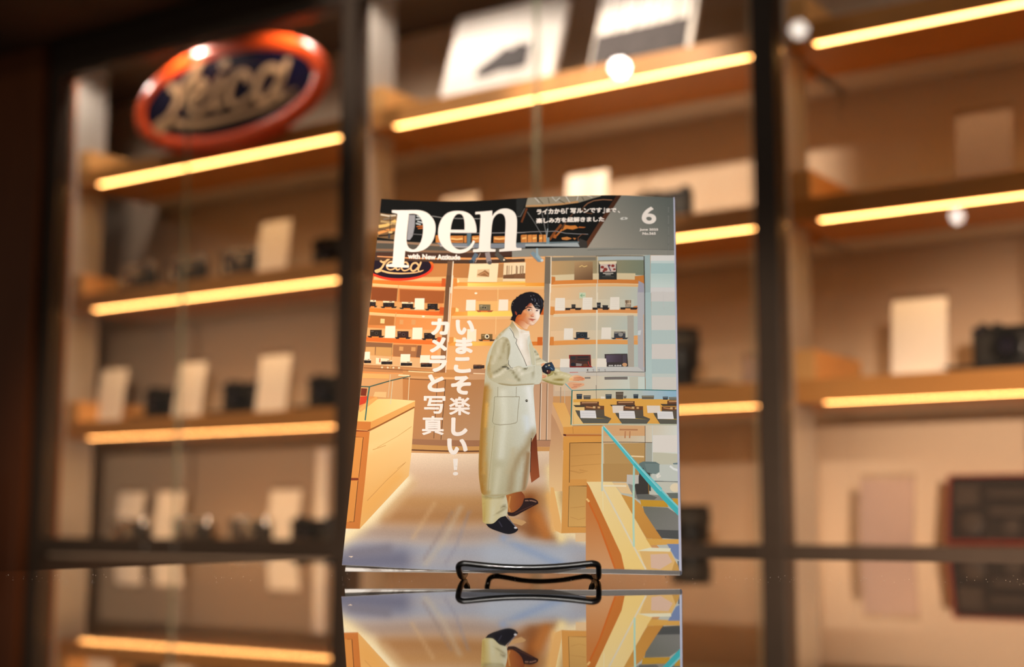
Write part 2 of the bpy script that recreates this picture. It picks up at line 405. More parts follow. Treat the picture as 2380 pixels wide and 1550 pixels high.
def birches(cv, m, w, h):
    b = MB()
    b.box(-w / 2 + 0.004, w / 2 - 0.012, -0.0010, -0.0003, 0.030, 0.112, m=m)
    rnd = random.Random(4)
    for k in range(9):
        xx = -w / 2 + 0.012 + k * (w - 0.03) / 8 + rnd.uniform(-0.006, 0.006); tw = rnd.uniform(0.0012, 0.004)
        b.prism([(xx - tw, 0.10), (xx + tw, 0.10), (xx + tw * 0.5 + 0.003, h - 0.01), (xx - tw * 0.5 + 0.003, h - 0.01)], -0.0014, -0.0011, m=m)
    b.build('cover_picture', M['ink_grey'], cv)
photo_book(-1.815, 2.600, ONE + 0.0004, 0.315, 0.262, 0.016, 19, 'large white photo book with a grey mountain picture leaning on the top shelf', mountain)
photo_book(-1.435, 2.600, ONE + 0.0004, 0.250, 0.262, 0.016, 19, 'photo book with a grey forest picture leaning on the top shelf', birches)
# middle cabinet, second shelf
price_card(-1.945, 2.64, TWO + 0.0002, 'price card at the left end of the second shelf of the middle cabinet')
price_card(-1.582, 2.62, TWO + 0.0002, 'brightly lit white price card just above the magazine in the middle cabinet')
copy_thing(cam_k, (-1.415, 2.68, TWO + 0.0155), 0, 'black camera showing just above the magazine beside the brightly lit price card')
tray(-1.415, 2.675, TWO, 'black tray beside the brightly lit price card in the middle cabinet')
# middle cabinet, third shelf and bottom: lenses beside the magazine
def lens(x, y, z, label, r=0.034, h=0.10, mt='black_metal'):
    t = thing('camera_lens', label, 'lens', (x, y, z), 0, 'lenses in the middle cabinet')
    MB().lathe([(r * 0.72, 0), (r * 0.75, h * 0.25), (r * 0.95, h * 0.3), (r * 0.95, h * 0.62)], tr(), 28).build('barrel', M[mt], t, smooth=True)
    MB().lathe([(r * 0.951, h * 0.621), (r, h * 0.64), (r, h * 0.84), (r * 0.951, h * 0.86)], tr(), 28).build('focus_ring', M['leatherette'], t, smooth=True)
    MB().lathe([(r * 0.95, h * 0.861), (r * 0.98, h), (r * 0.8, h), (r * 0.78, h * 0.95), (0.001, h * 0.95)], tr(), 28).build('front_rim', M[mt], t, smooth=True)
    return t
lens(-1.365, 2.655, THREE + 0.0155, 'tall black lens standing on a tray just right of the magazine', 0.040, 0.118)
tray(-1.345, 2.655, THREE, 'black tray holding the tall black lens right of the magazine')
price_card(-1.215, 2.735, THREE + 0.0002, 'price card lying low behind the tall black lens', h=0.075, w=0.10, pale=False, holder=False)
lens(-1.352, 2.66, FOUR, 'short dark lens at the bottom of the middle cabinet right of the magazine', 0.042, 0.102)
# right cabinet
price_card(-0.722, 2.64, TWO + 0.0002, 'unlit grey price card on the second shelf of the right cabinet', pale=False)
price_card(-0.845, 2.60, THREE + 0.0002, 'large bright price card on the third shelf of the right cabinet')
copy_thing(cam_k, (-0.690, 2.650, THREE + 0.0155), 0, 'large black camera on the third shelf of the right cabinet beside a bright price card')
tray(-0.702, 2.645, THREE, 'black tray with slanted ends under the camera in the right cabinet', 0.20)
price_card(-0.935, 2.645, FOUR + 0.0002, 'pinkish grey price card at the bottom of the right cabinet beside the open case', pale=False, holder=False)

# open red leather case with instruments in its lid
cs = thing('instrument_case', 'open red leather case with a dark fitted lining at the bottom of the right cabinet', 'case', (-0.722, 2.665, FOUR + 0.0004))
def shell(b, w, h, d, t, m, mi=0):
    b.box(-w / 2, w / 2, d - t, d, 0, h, mi, m); b.box(-w / 2, -w / 2 + t, 0, d - t - 0.0001, 0, h, mi, m); b.box(w / 2 - t, w / 2, 0, d - t - 0.0001, 0, h, mi, m)
    b.box(-w / 2 + t + 0.0001, w / 2 - t - 0.0001, 0, d - t - 0.0001, 0, t, mi, m); b.box(-w / 2 + t + 0.0001, w / 2 - t - 0.0001, 0, d - t - 0.0001, h - t, h, mi, m)
    return b
lid_m = tr(0, 0.052, 0.029, rx=math.radians(-13))
lid = shell(MB(), 0.245, 0.132, 0.035, 0.004, lid_m).build('lid', M['red_leather'], cs, bevel=0.001)
MB().box(-0.118, 0.118, 0.010, 0.0305, 0.0045, 0.1275, m=lid_m).build('lid_lining', M['case_lining'], lid)
il = MB()
il.box(-0.108, -0.062, 0.002, 0.0098, 0.070, 0.112, m=lid_m); il.box(-0.05, 0.10, 0.003, 0.0098, 0.088, 0.10, m=lid_m); il.box(-0.04, 0.08, 0.003, 0.0098, 0.052, 0.066, m=lid_m)
il.lathe([(0.022, 0), (0.022, 0.008), (0.015, 0.0095)], lid_m @ tr(-0.075, 0.0098, 0.035, rx=math.pi / 2), 20)
il.lathe([(0.016, 0), (0.016, 0.007)], lid_m @ tr(0.0, 0.0098, 0.03, rx=math.pi / 2), 20)
il.build('instruments', M['case_tool'], lid)
bs = MB(); bs.box(-0.1225, 0.1225, -0.05, 0.05, 0, 0.006)
bs.box(-0.1225, 0.1225, -0.05, -0.046, 0.0061, 0.024); bs.box(-0.1225, 0.1225, 0.046, 0.05, 0.0061, 0.024)
bs.box(-0.1225, -0.1185, -0.0459, 0.0459, 0.0061, 0.024); bs.box(0.1185, 0.1225, -0.0459, 0.0459, 0.0061, 0.024)
base = bs.build('case_base', M['red_leather'], cs, bevel=0.001)
MB().box(-0.118, 0.118, -0.0455, 0.0455, 0.0062, 0.020).build('base_lining', M['case_lining'], base)

# ------------------------------------------------------------------ oval sign behind the left door
SIGN_STROKES = [
    ([(-0.624, 0.175), (-0.56, 0.143), (-0.475, 0.166)], 0.033, 0.033),
    ([(-0.295, 0.339), (-0.357, 0.268), (-0.448, 0.189), (-0.528, 0.079), (-0.59, -0.028), (-0.664, -0.091), (-0.75, -0.119), (-0.792, -0.147), (-0.747, -0.178), (-0.661, -0.147), (-0.595, -0.12)], 0.036, 0.025),
    ([(-0.624, -0.118), (-0.374, -0.183), (-0.096, -0.2), (0.174, -0.194), (0.435, -0.172), (0.604, -0.136), (0.721, -0.088)], 0.033, 0.010),
    ([(-0.393, 0.021), (-0.291, 0.059), (-0.228, 0.109), (-0.278, 0.168), (-0.37, 0.144), (-0.432, 0.049), (-0.418, -0.043), (-0.341, -0.089), (-0.23, -0.067), (-0.15, -0.007)], 0.029, 0.020),
    ([(-0.065, 0.147), (-0.124, 0.029), (-0.143, -0.048), (-0.1, -0.089), (-0.029, -0.054)], 0.030, 0.020),
    ([(-0.04, 0.262), (-0.026, 0.27)], 0.042, 0.042),
    ([(0.234, 0.086), (0.187, 0.155), (0.098, 0.144), (0.03, 0.05), (0.034, -0.045), (0.099, -0.106), (0.196, -0.092), (0.282, -0.041)], 0.030, 0.020),
    ([(0.564, 0.072), (0.493, 0.141), (0.39, 0.117), (0.324, 0.011), (0.332, -0.076), (0.399, -0.12), (0.5, -0.059), (0.582, 0.043)], 0.030, 0.029),
    ([(0.642, 0.156), (0.591, 0.029), (0.556, -0.076), (0.604, -0.136), (0.688, -0.105)], 0.030, 0.020)]
def stroke_outline(pts, r0, r1, n=7):
    """closed outline of a brush stroke whose half width runs from r0 to r1"""
    P = [Vector((p[0], p[1])) for p in smooth_path(pts, n)]; m = len(P); L, R = [], []
    for i, p in enumerate(P):
        t = (P[min(i + 1, m - 1)] - P[max(i - 1, 0)]).normalized(); q = Vector((-t.y, t.x)); f = i / (m - 1)
        r = r0 + (r1 - r0) * f
        L.append(p + q * r); R.append(p - q * r)
    t = (P[1] - P[0]).normalized(); a0 = math.atan2(t.y, t.x) + math.pi / 2
    cap0 = [P[0] + Vector((math.cos(a0 + math.pi * k / 6), math.sin(a0 + math.pi * k / 6))) * r0 for k in range(1, 6)]
    t = (P[-1] - P[-2]).normalized(); a1 = math.atan2(t.y, t.x) - math.pi / 2
    cap1 = [P[-1] + Vector((math.cos(a1 + math.pi * k / 6), math.sin(a1 + math.pi * k / 6))) * r1 for k in range(1, 6)]
    return R + cap1 + list(reversed(L)) + list(reversed(cap0)), L, R, cap0, cap1
SA, SB = 0.342, 0.1478
sg = thing('oval_sign', 'oval navy enamel sign with an orange-red rim and cream script lettering in the left cabinet', 'sign', (-2.577, 2.506, 2.026))
def ellipse(a, b, n=72): return [(a * math.cos(2 * math.pi * k / n), b * math.sin(2 * math.pi * k / n)) for k in range(n)]
b = MB(); n = 72
rings = [(1.0, 0.012), (1.0, 0.0), (0.985, -0.004), (0.94, -0.006), (0.89, -0.005), (0.875, -0.003), (0.875, 0.012)]
vs = []; fs = []
for k_, y_ in rings:
    bb = SB - SA * (1 - k_)
    vs += [(p[0], y_, p[1]) for p in ellipse(SA * k_, bb)]
for i in range(len(rings)):
    j = (i + 1) % len(rings)
    fs += [(i * n + k, i * n + (k + 1) % n, j * n + (k + 1) % n, j * n + k) for k in range(n)]
b.add(vs, fs); b.build('rim', M['orange_rim'], sg, smooth=True)
MB().prism(ellipse(SA * 0.874, SB - SA * 0.126), -0.002, 0.010).build('face', M['navy'], sg)
lt_ = MB()
for pts, r0, r1 in SIGN_STROKES:
    _, L_, R_, c0, c1 = stroke_outline(pts, r0, r1)
    for poly in [[L_[i], L_[i + 1], R_[i + 1], R_[i]] for i in range(len(L_) - 1)] + [[L_[0]] + c0 + [R_[0]], [R_[-1]] + c1 + [L_[-1]]]:
        lt_.prism([(p.x * SA * 0.95 + 0.004, p.y * SA * 0.92 - 0.002) for p in poly], -0.0050, -0.0022)
lt_.build('lettering', M['cream'], sg)
for dx in (-0.2, 0.2):
    MB().box(dx - 0.001, dx + 0.001, 0.0121, 0.0135, 0.02, 0.222).build('hanging_wire', M['black_metal'], sg)

# ------------------------------------------------------------------ counter with mirror-black glass top
COUNTER_Z = 0.9
ct = thing('display_counter', 'counter with a mirror-black glass top carrying the magazine', 'counter', (-0.2, 0.4, 0))
corner = [(-1.112, 1.492), (-0.70, -0.67), (1.05, -0.67), (1.05, 1.492)]
def slab_xy(pts, z0, z1, loc):
    n = len(pts); p = [(x - loc[0], y - loc[1]) for x, y in pts]
    return MB().add([(x, y, z0) for x, y in p] + [(x, y, z1) for x, y in p],
                    [tuple(range(n)), tuple(reversed(range(n, 2 * n)))] + [(i, (i + 1) % n, (i + 1) % n + n, i + n) for i in range(n)])
slab_xy(corner, COUNTER_Z - 0.010, COUNTER_Z, (-0.2, 0.4)).build('glass_top', M['counter_glass'], ct, bevel=0.0012)
ins = [(-1.08, 1.462), (-0.675, -0.64), (1.02, -0.64), (1.02, 1.462)]
slab_xy(ins, 0.08, COUNTER_Z - 0.0102, (-0.2, 0.4)).build('body', M['counter_side'], ct)
slab_xy([(-1.04, 1.42), (-0.64, -0.60), (0.98, -0.60), (0.98, 1.42)], 0.0, 0.0798, (-0.2, 0.4)).build('plinth', M['bronze'], ct)

# ------------------------------------------------------------------ magazine
FH = Vector((FWD.x, FWD.y, 0)).normalized(); RH = Vector((FH.y, -FH.x, 0)); ZU = Vector((0, 0, 1))
MAG_W, MAG_H, MAG_T = 0.224, 0.297, 0.0068
PSI, TILT, LEAN = 0.0707289, 0.3882204, -0.0129903
_ex = math.cos(PSI) * RH - math.sin(PSI) * FH
_bk = math.cos(PSI) * FH + math.sin(PSI) * RH
_ey = math.cos(TILT) * ZU + math.sin(TILT) * _bk
MAG_A = math.cos(LEAN) * _ex + math.sin(LEAN) * _ey
MAG_B = math.cos(LEAN) * _ey - math.sin(LEAN) * _ex
MAG_N = MAG_A.cross(MAG_B)
MAG_O = CAM_POS + (-7.788e-4) * RH + 0.94858 * FH + (-0.0274913) * ZU
def grid_wave(knots):
    """smooth curve through the knots, sampled every 10 mm of page width"""
    P = np.array(smooth_path(knots, 12)); g = np.arange(0, 0.2301, 0.01) / MAG_W
    return np.stack([g, np.interp(np.minimum(g, 1), P[:, 0], P[:, 1])], 1)
WAVE_TOP = grid_wave([(0, 0), (.10, -.0026), (.234, -.0038), (.36, -.0026), (.48, .0002), (.62, .0026), (.78, .0038), (.9, .0024), (1, 0)])
WAVE_LOW = grid_wave([(0, .0006), (.10, -.0016), (.20, -.0042), (.34, -.0062), (.45, -.0048), (.56, -.0024), (.68, .0004), (.78, .0014), (.9, .0008), (1, 0)])
WAVE_PAGE = grid_wave([(0, -.0105), (.10, -.0100), (.20, -.0088), (.34, -.0070), (.45, -.0052), (.56, -.0028), (.68, 0), (.78, .001), (.9, .0004), (1, -.0004)])
def wave(u, v, low=WAVE_LOW, top=WAVE_TOP):
    """how far the page bows out: planar over each half of a 10 x 15 mm cell, so every printed shape cut along the cells lies flush"""
    u = np.asarray(u, float) * 100; v = np.asarray(v, float) / 0.015
    i = np.clip(np.floor(u), 0, 22); j = np.clip(np.floor(v), 0, 19); p = np.clip(u - i, -0.5, 1); q = np.clip(v - j, -0.5, 1)
    def knot(a, b):
        s = a / 100 / MAG_W; t = b * 0.015 / MAG_H
        return np.interp(s, low[:, 0], low[:, 1]) * (1 - t) + np.interp(s, top[:, 0], top[:, 1]) * t
    w00, w10, w01, w11 = knot(i, j), knot(i + 1, j), knot(i, j + 1), knot(i + 1, j + 1)
    return np.where(p >= q, w00 + p * (w10 - w00) + q * (w11 - w10), w00 + q * (w01 - w00) + p * (w11 - w01))
A_, B_, N_ = (np.array(v) for v in (MAG_A, MAG_B, MAG_N))
def page_point(u, v, w):
    u = np.asarray(u, float); v = np.asarray(v, float); w = np.asarray(w, float)
    return (u - MAG_W / 2)[..., None] * A_ + v[..., None] * B_ + w[..., None] * N_
mag = thing('magazine', 'magazine showing a man in a long pale coat, propped on the black glass counter', 'magazine', MAG_O)

def curved_slab(name, u0, u1, v0, v1, front, back, mt, parent, nu=48, nv=20):
    us = np.linspace(u0, u1, nu + 1); vs = np.linspace(v0, v1, nv + 1)
    U, V = np.meshgrid(us, vs); Fp = page_point(U, V, front(U, V)).reshape(-1, 3); Bp = page_point(U, V, back(U, V)).reshape(-1, 3)
    n = nu + 1; k = len(Fp); fs = []
    for j in range(nv):
        for i in range(nu):
            q = (j * n + i, j * n + i + 1, (j + 1) * n + i + 1, (j + 1) * n + i)
            fs.append(q); fs.append(tuple(x + k for x in reversed(q)))
    rim = [i for i in range(n)] + [j * n + nu for j in range(1, nv + 1)] + [nv * n + i for i in range(nu - 1, -1, -1)] + [j * n for j in range(nv - 1, 0, -1)]
    for i in range(len(rim)):
        a, b = rim[i], rim[(i + 1) % len(rim)]
        fs.append((a, a + k, b + k, b))
    return MB().add(np.vstack([Fp, Bp]).tolist(), fs).build(name, mt, parent, smooth=True)
# paper edges: fine page lines running along the block
def pages_mat():
    m = bpy.data.materials.new('page_edges'); nt, N, L, P = nodes_of(m)
    tc = N.new('ShaderNodeTexCoord'); vm = N.new('ShaderNodeVectorMath'); vm.operation = 'DOT_PRODUCT'
    vm.inputs[1].default_value = MAG_N
    L.new(tc.outputs['Object'], vm.inputs[0])
    nz = N.new('ShaderNodeTexNoise'); nz.noise_dimensions = '1D'; nz.inputs['Scale'].default_value = 2600; nz.inputs['Detail'].default_value = 2
    L.new(vm.outputs['Value'], nz.inputs['W'])
    cr = N.new('ShaderNodeValToRGB'); cr.color_ramp.elements[0].position = 0.35; cr.color_ramp.elements[1].position = 0.6
    cr.color_ramp.elements[0].color = srgb(196, 184, 174); cr.color_ramp.elements[1].color = srgb(250, 246, 240)
    L.new(nz.outputs['Fac'], cr.inputs['Fac']); L.new(cr.outputs['Color'], P.inputs['Base Color']); P.inputs['Roughness'].default_value = 0.7
    return m
M['pages'] = pages_mat()
M['spine'] = mat('pale_blue_spine', srgb(196, 200, 222), 0.4)
M['cover_back'] = mat('cover_inside', srgb(236, 230, 224), 0.5)
front_page = lambda u, v: wave(u, v, WAVE_PAGE) - 0.0006
back_page = lambda u, v: 0.35 * wave(u, v, WAVE_PAGE) - MAG_T - 0.001
curved_slab('page_block', 0.0002, MAG_W - 0.0008, 0.0002, MAG_H - 0.0006, front_page, back_page, M['pages'], mag)
curved_slab('back_cover', 0.0, MAG_W - 0.0006, 0.0, MAG_H, lambda u, v: back_page(u, v) - 0.00005, lambda u, v: back_page(u, v) - 0.0003, M['cover_back'], mag)
sp = []
for k in range(9):
    q = math.pi * k / 8
    sp.append((MAG_W - 0.0006 + 0.0012 * math.sin(q), -0.0001 - (MAG_T + 0.0011) * (1 - math.cos(q)) / 2))
vs = [tuple(page_point(u, v, w)) for v in (0.0, MAG_H) for u, w in sp]
MB().add(vs, [(i, i + 1, i + 10, i + 9) for i in range(8)] + [tuple(range(9)), tuple(range(17, 8, -1)), (0, 9, 17, 8)]).build('spine', M['spine'], mag, smooth=True)

# artwork printed on the magazine cover, in millimetres from its lower left corner:
# [layer, outline, colour, smooth, cell, grain, [[stroke, half width, colour, strength], ...]]
ART = [
[0,[[-65.4,322.7],[267.4,320.9],[255.6,-20.7],[-24.4,-26.4]],[214,160,105],0,0,0,[]],
[1,[[-9.6,306],[189,303],[158.5,249.7],[147.8,244.3],[-7.1,244.2]],[15,16,15],0,0,0,[]],
[1,[[184.4,299.5],[227,301.7],[226.1,249.4],[159,249.8]],["lin",[166.32,249.28],[166,160,148],[218.91,294.86],[98,105,101]],0,0,0.06,[]],
[2,[[181.2,298.8],[185,298.9],[159.1,250.1],[157.7,252.6],[158.4,255.7]],["lin",[181.73,296.2],[66,38,22],[158.45,251.95],[98,56,34]],0,0,0,[]],
[2,[[112.2,294.3],[112.9,298.1],[126.6,298.2],[147,298],[168.9,298.1],[168.2,296.1],[162.1,294.1],[152.5,290.9],[138.7,289.1],[125.8,288.5],[111.3,288.7]],[150,142,124],0,0,0.5,[]],
[3,[[111.9,288.6],[125.9,288.3],[138.8,289],[151.6,290.6],[151.3,292.3],[138.6,290.7],[125.8,290],[111.8,290.3]],[190,146,98],0,0,0,[]],
[3,[[130.8,297.2],[134.3,292.4],[137.6,295.5],[137.3,296],[134.3,293],[131.1,297.6]],[205,205,200],0,0,0,[]],
[3,[[141.5,297.1],[144.8,290.8],[145.2,291.1],[141.9,297.4]],[205,205,200],0,0,0,[]],
[3,[[151.1,297.7],[150.1,292.8],[150.6,292.7],[151.6,297.5]],[205,205,200],0,0,0,[]],
[3,[[117.3,297.4],[121.8,291.9],[122.1,292.3],[117.7,297.7]],[205,205,200],0,0,0,[]],
[3,[[157.7,296.8],[162,294.8],[162.1,295.3],[157.8,297.4]],[205,205,200],0,0,0,[]],
[3,[[120,296.5],[124.5,290.4],[124.9,290.9],[120.4,297]],[96,86,70],0,0,0,[]],
[3,[[136.3,293.5],[141.2,290.1],[141.5,290.8],[136.6,294.2]],[96,86,70],0,0,0,[]],
[3,[[153.8,295.7],[155.4,292.4],[156,292.8],[154.3,296.1]],[96,86,70],0,0,0,[]],
[3,[[128,296.2],[129.2,290.9],[129.8,291.1],[128.6,296.3]],[96,86,70],0,0,0,[]],
[2,[[104,297.8],[109.9,297.3],[111.9,295.9],[107.9,280.4],[104.7,280.3]],[38,40,40],0,0,0,[]],
[3,[[104.7,280.2],[108,280.1],[111.1,287.6],[110.8,287.8],[107.7,280.5],[104.6,280.6]],[120,120,118],0,0,0,[]],
[3,[[111.8,287.8],[108.2,275.2],[109.5,274.6],[113.1,287.1]],[104,56,28],0,0,0,[]],
[3,[[138.4,272],[133.3,264.7],[129.7,258.6],[131.2,257.3],[134.7,263.3],[139.8,270.6]],[128,72,32],0,0,0,[]],
[3,[[139.3,267.3],[135.2,261.9],[136.1,261],[140.2,266.4]],[196,116,50],0,0,0,[]],
[3,[[141.8,270.9],[145.5,269.9],[149.7,270.1],[151.9,267.8],[147.7,266.3],[143.4,267.4],[139.8,265.6]],[206,128,56],0,0,0,[]],
[3,[[152.4,269],[157.4,268.3],[156.1,267.6],[151.9,267.8]],[190,110,50],0,0,0,[]],
[3,[[139.4,259.4],[143.6,260.2],[147.3,258.5],[143.7,257.2],[140,257.8]],[200,130,66],0,0,0,[]],
[3,[[134,262.8],[136.2,262],[135.2,258.9],[133.1,259.7]],[170,96,40],0,0,0,[]],
[3,[[147.8,259.1],[150.5,258.7],[149.4,257.2]],[190,120,60],0,0,0,[]],
[3,[[109.5,263.6],[113.4,263.6],[113.7,256.5],[109.7,256.5]],[214,140,70],0,0,0,[]],
[3,[[114,263.3],[117.1,263.4],[117.4,256.3],[114.2,256.3]],[214,140,70],0,0,0,[]],
[3,[[117.4,263.2],[120.9,263.2],[121.1,256.1],[117.6,256.1]],[214,140,70],0,0,0,[]],
[3,[[122.5,262.9],[125.1,263],[125.3,255.8],[122.7,255.8]],[214,140,70],0,0,0,[]],
[3,[[125.6,262.7],[127.9,262.8],[128.2,255.7],[125.8,255.7]],[214,140,70],0,0,0,[]],
[4,[[110.1,259.6],[113,260.1],[112.8,261.4],[109.8,261]],[246,196,120],0,0,0,[]],
[4,[[118.1,259.2],[120.7,259.7],[120.5,261],[117.8,260.6]],[246,196,120],0,0,0,[]],
[4,[[123.2,258.9],[125,259.4],[124.7,260.8],[122.8,260.3]],[246,196,120],0,0,0,[]],
[4,[[105.3,265.2],[115.9,265.6],[127.6,265.3],[135,265.2],[142.4,263],[150.9,262.1],[159.3,261.6],[159.3,262.2],[150.9,262.7],[142.5,263.6],[135,265.9],[127.6,265.9],[115.9,266.2],[105.2,265.8]],[132,130,132],0,0,0,[]],
[4,[[112.7,284.1],[118.1,274.9],[124.3,262.6],[124.7,262.8],[118.4,275.1],[113,284.4]],[120,120,120],0,0,0,[]],
[4,[[124,282.3],[126.2,270.7],[128,261.8],[128.4,261.9],[126.6,270.8],[124.4,282.4]],[140,140,140],0,0,0,[]],
[4,[[128.3,288.5],[128.9,265.6],[129.2,265.5],[128.6,288.5]],[84,90,94],0,0,0,[]],
[4,[[128.5,268.1],[128,259.4],[128.6,259.2],[129.2,268]],[158,170,176],0,0,0,[]],
[4,[[156,286.5],[158.6,289.3],[163.2,291.7],[170.1,292.6],[176.9,292.1],[177,292.9],[170,293.4],[163.1,292.5],[158.2,290],[155.6,287.1]],[150,106,76],0,0,0,[]],
[4,[[155.6,287],[154,284.2],[157.1,281],[162.2,279.9],[162.3,280.6],[157.3,281.6],[154.5,284.4],[156,286.6]],[120,84,60],0,0,0,[]],
[4,[[152.3,255.6],[152,258.9],[154.7,261.8],[157.8,261.4],[157.8,261.9],[154.5,262.3],[151.6,259.1],[151.9,255.5]],[130,82,52],0,0,0,[]],
[4,[[139.6,267.2],[143.6,274.1],[147.7,280.3],[147.1,281],[142.9,274.7],[138.9,267.8]],[100,66,44],0,0,0,[]],
[3,[[103.5,256.3],[129,254.6],[153.4,254.6],[153.5,250.9],[129,252.3],[103.6,253.7]],[170,180,184],0,0,0,[]],
[4,[[103.5,255.7],[129,254.9],[152.7,254.5],[152.6,255.7],[128.9,256.1],[103.4,256.9]],[104,122,130],0,0,0,[]],
[5,[[128.2,260.2],[130.4,260.1],[130.5,254.5],[128.2,254.6]],[120,152,166],0,0,0,[]],
[3,[[151.1,255.9],[153.4,258.3],[158.4,255.7],[159.1,250.1],[153.5,250.5]],[60,56,52],0,0,0,[]],
[2,[[0.2,283.9],[5.8,283.4],[12.9,283.3],[14.8,260.2],[-0.4,261.5],[-0.2,271.2]],[118,92,62],0,0,0.5,[]],
[3,[[0.6,269.9],[6.6,271.7],[13.4,276.5],[12.2,278.9],[5.7,274.2],[-0,272.6]],[226,186,112],0,0,0,[]],
[3,[[0.7,264],[6.9,266.9],[13.2,268.6],[12.7,271],[6.2,269.2],[-0.1,266.3]],[220,150,84],0,0,0,[]],
[3,[[0.8,281.7],[7,280.9],[12.5,282],[12.3,283.3],[6.9,282.3],[0.8,283]],[210,200,180],0,0,0,[]],
[3,[[1.1,262],[7.1,263.1],[13.9,266.1],[13.5,267.5],[6.8,264.6],[0.9,263.6]],[50,34,24],0,0,0,[]],
[3,[[3.4,277.5],[9.3,279.2],[8.9,280.6],[3,278.9]],[120,110,96],0,0,0,[]],
[3,[[1.3,275.3],[8.4,274.6],[13,273.8],[13.2,275.6],[8.5,276.5],[1.4,277.1]],[176,150,104],0,0,0,[]],
[4,[[7.9,282.3],[8.9,267.1],[9.4,267.1],[8.4,282.3]],[40,36,30],0,0,0,[]],
[4,[[0.4,269.2],[8.6,267.4],[8.7,267.9],[0.5,269.7]],[50,40,32],0,0,0,[]],
[4,[[7.9,267.6],[11.1,267.8],[10.8,266],[8.3,265.5]],[214,180,120],0,0,0,[]],
[4,[[8,265.8],[8.2,261],[9.7,261],[9.5,265.8]],[58,60,64],0,0,0,[]],
[3,[[22.2,283.7],[27,283.8],[27.3,273.1],[26.5,264.5],[24.7,260.9],[22.5,260.8]],[150,152,158],0,0,0,[]],
[3,[[28,282.4],[31.1,281.3],[31.4,282.3],[28.2,283.5]],[186,196,200],0,0,0,[]],
[3,[[27.9,279.3],[32.5,280.1],[32.3,281.1],[27.7,280.4]],[186,196,200],0,0,0,[]],
[3,[[28.9,277.5],[33.1,276.4],[33.2,277.5],[29.1,278.6]],[186,196,200],0,0,0,[]],
[3,[[28,275.6],[31.7,274.5],[31.8,275.6],[28.2,276.7]],[186,196,200],0,0,0,[]],
[3,[[28.9,272.7],[33.9,273.4],[33.8,274.4],[28.8,273.6]],[190,108,52],0,0,0,[]],
[3,[[30.1,270.9],[34.1,271.6],[33.9,272.6],[29.9,271.8]],[190,108,52],0,0,0,[]],
[4,[[39.8,283],[48.6,281.4],[77.3,280.1],[77.3,280.6],[48.6,281.9],[39.8,283.5]],[160,160,158],0,0,0,[]],
[4,[[24.3,266.1],[34,265.7],[33.9,266.2],[24.3,266.5]],[130,130,132],0,0,0,[]],
[4,[[54.6,267.7],[78,267],[111.8,265.3],[111.7,265.9],[78,267.5],[54.5,268.3]],[150,148,150],0,0,0,[]],
[3,[[43.8,265.7],[47.6,266.1],[48,259.2],[44.3,259.1]],[196,126,62],0,0,0,[]],
[3,[[55,265.3],[64.9,265.4],[65.2,259],[55.4,259.2]],[196,126,62],0,0,0,[]],
[3,[[65.4,265],[67.4,265.4],[67.8,259],[65.8,259]],[196,126,62],0,0,0,[]],
[3,[[71.5,264.9],[77.1,265.1],[77.4,258.8],[71.8,258.9]],[196,126,62],0,0,0,[]],
[3,[[88.1,263.7],[96.9,263.4],[97.2,257.6],[88.3,258.2]],[196,126,62],0,0,0,[]],
[3,[[108.8,263.4],[112.1,263.6],[112.3,256.6],[109.1,256.8]],[196,126,62],0,0,0,[]],
[4,[[55.6,262.1],[60.2,261.3],[64.7,261.9],[64.4,263.4],[60.1,262.7],[55.7,263.6]],[240,190,120],0,0,0,[]],
[4,[[72,262.4],[74.5,261.6],[76.9,262.3],[76.5,263.7],[74.4,263],[72.2,263.8]],[240,190,120],0,0,0,[]],
[4,[[88.6,261.3],[92.7,260.3],[96.6,260.8],[96.4,262.2],[92.6,261.8],[88.7,262.7]],[240,190,120],0,0,0,[]],
[4,[[55.8,260.6],[64.7,260.2],[64.6,261],[55.7,261.4]],[126,66,28],0,0,0,[]],
[4,[[88.8,259.2],[96.6,258.5],[96.6,259.3],[88.8,260.1]],[126,66,28],0,0,0,[]],
[4,[[67.6,267.4],[70.9,267.3],[70.7,256.5],[68.2,256.6]],[96,120,132],0,0,0,[]],
[2,[[-0.4,259.1],[45,259.1],[75.4,258.8],[112.3,256.1],[112.6,249],[45.7,249.5],[-0.1,247.7]],[84,80,72],0,0,0,[]],
[3,[[0.3,256.3],[20,257.2],[45.2,256],[73.5,254.9],[73.5,256.9],[45.1,257.9],[19.9,259.1],[0.2,258.3]],[150,122,98],0,0,0,[]],
[3,[[0.5,249.1],[21.5,250.3],[45.6,250],[73.8,249.8],[73.7,251.8],[45.5,252],[21.4,252.4],[0.3,251.1]],[136,104,80],0,0,0,[]],
[3,[[45,259.1],[75.4,258.1],[112.4,255.9],[112.5,251.9],[75.6,254.1],[47.7,256.8]],[126,134,146],0,0,0,[]],
[4,[[47.8,255.6],[73.6,254.1],[73.6,255.3],[47.7,256.8]],[172,170,172],0,0,0,[]],
[3,[[0.2,243.8],[23.9,245.5],[74.1,245.8],[112.8,245.2],[112.5,249.3],[73.8,249.9],[23.6,249.7],[-0.2,248]],[74,50,40],0,0,0,[]],
[1,[[-16.9,244.2],[55.7,245.3],[51.8,146.6],[-13.3,144.4]],["lin",[-5.54,227.45],[194,112,52],[57.94,185.77],[236,160,92]],0,0,0,[]],
[1,[[54,246.1],[130.2,243.5],[131.6,141.5],[51.4,143.1]],["lin",[58.31,230.08],[222,152,86],[121.96,155.65],[246,196,138]],0,0,0,[]],
[1,[[128.6,245.9],[203.3,246.1],[204.8,141.3],[131,141.5]],["lin",[136.06,204.74],[236,196,148],[195.28,182.8],[190,206,202]],0,0,0,[]],
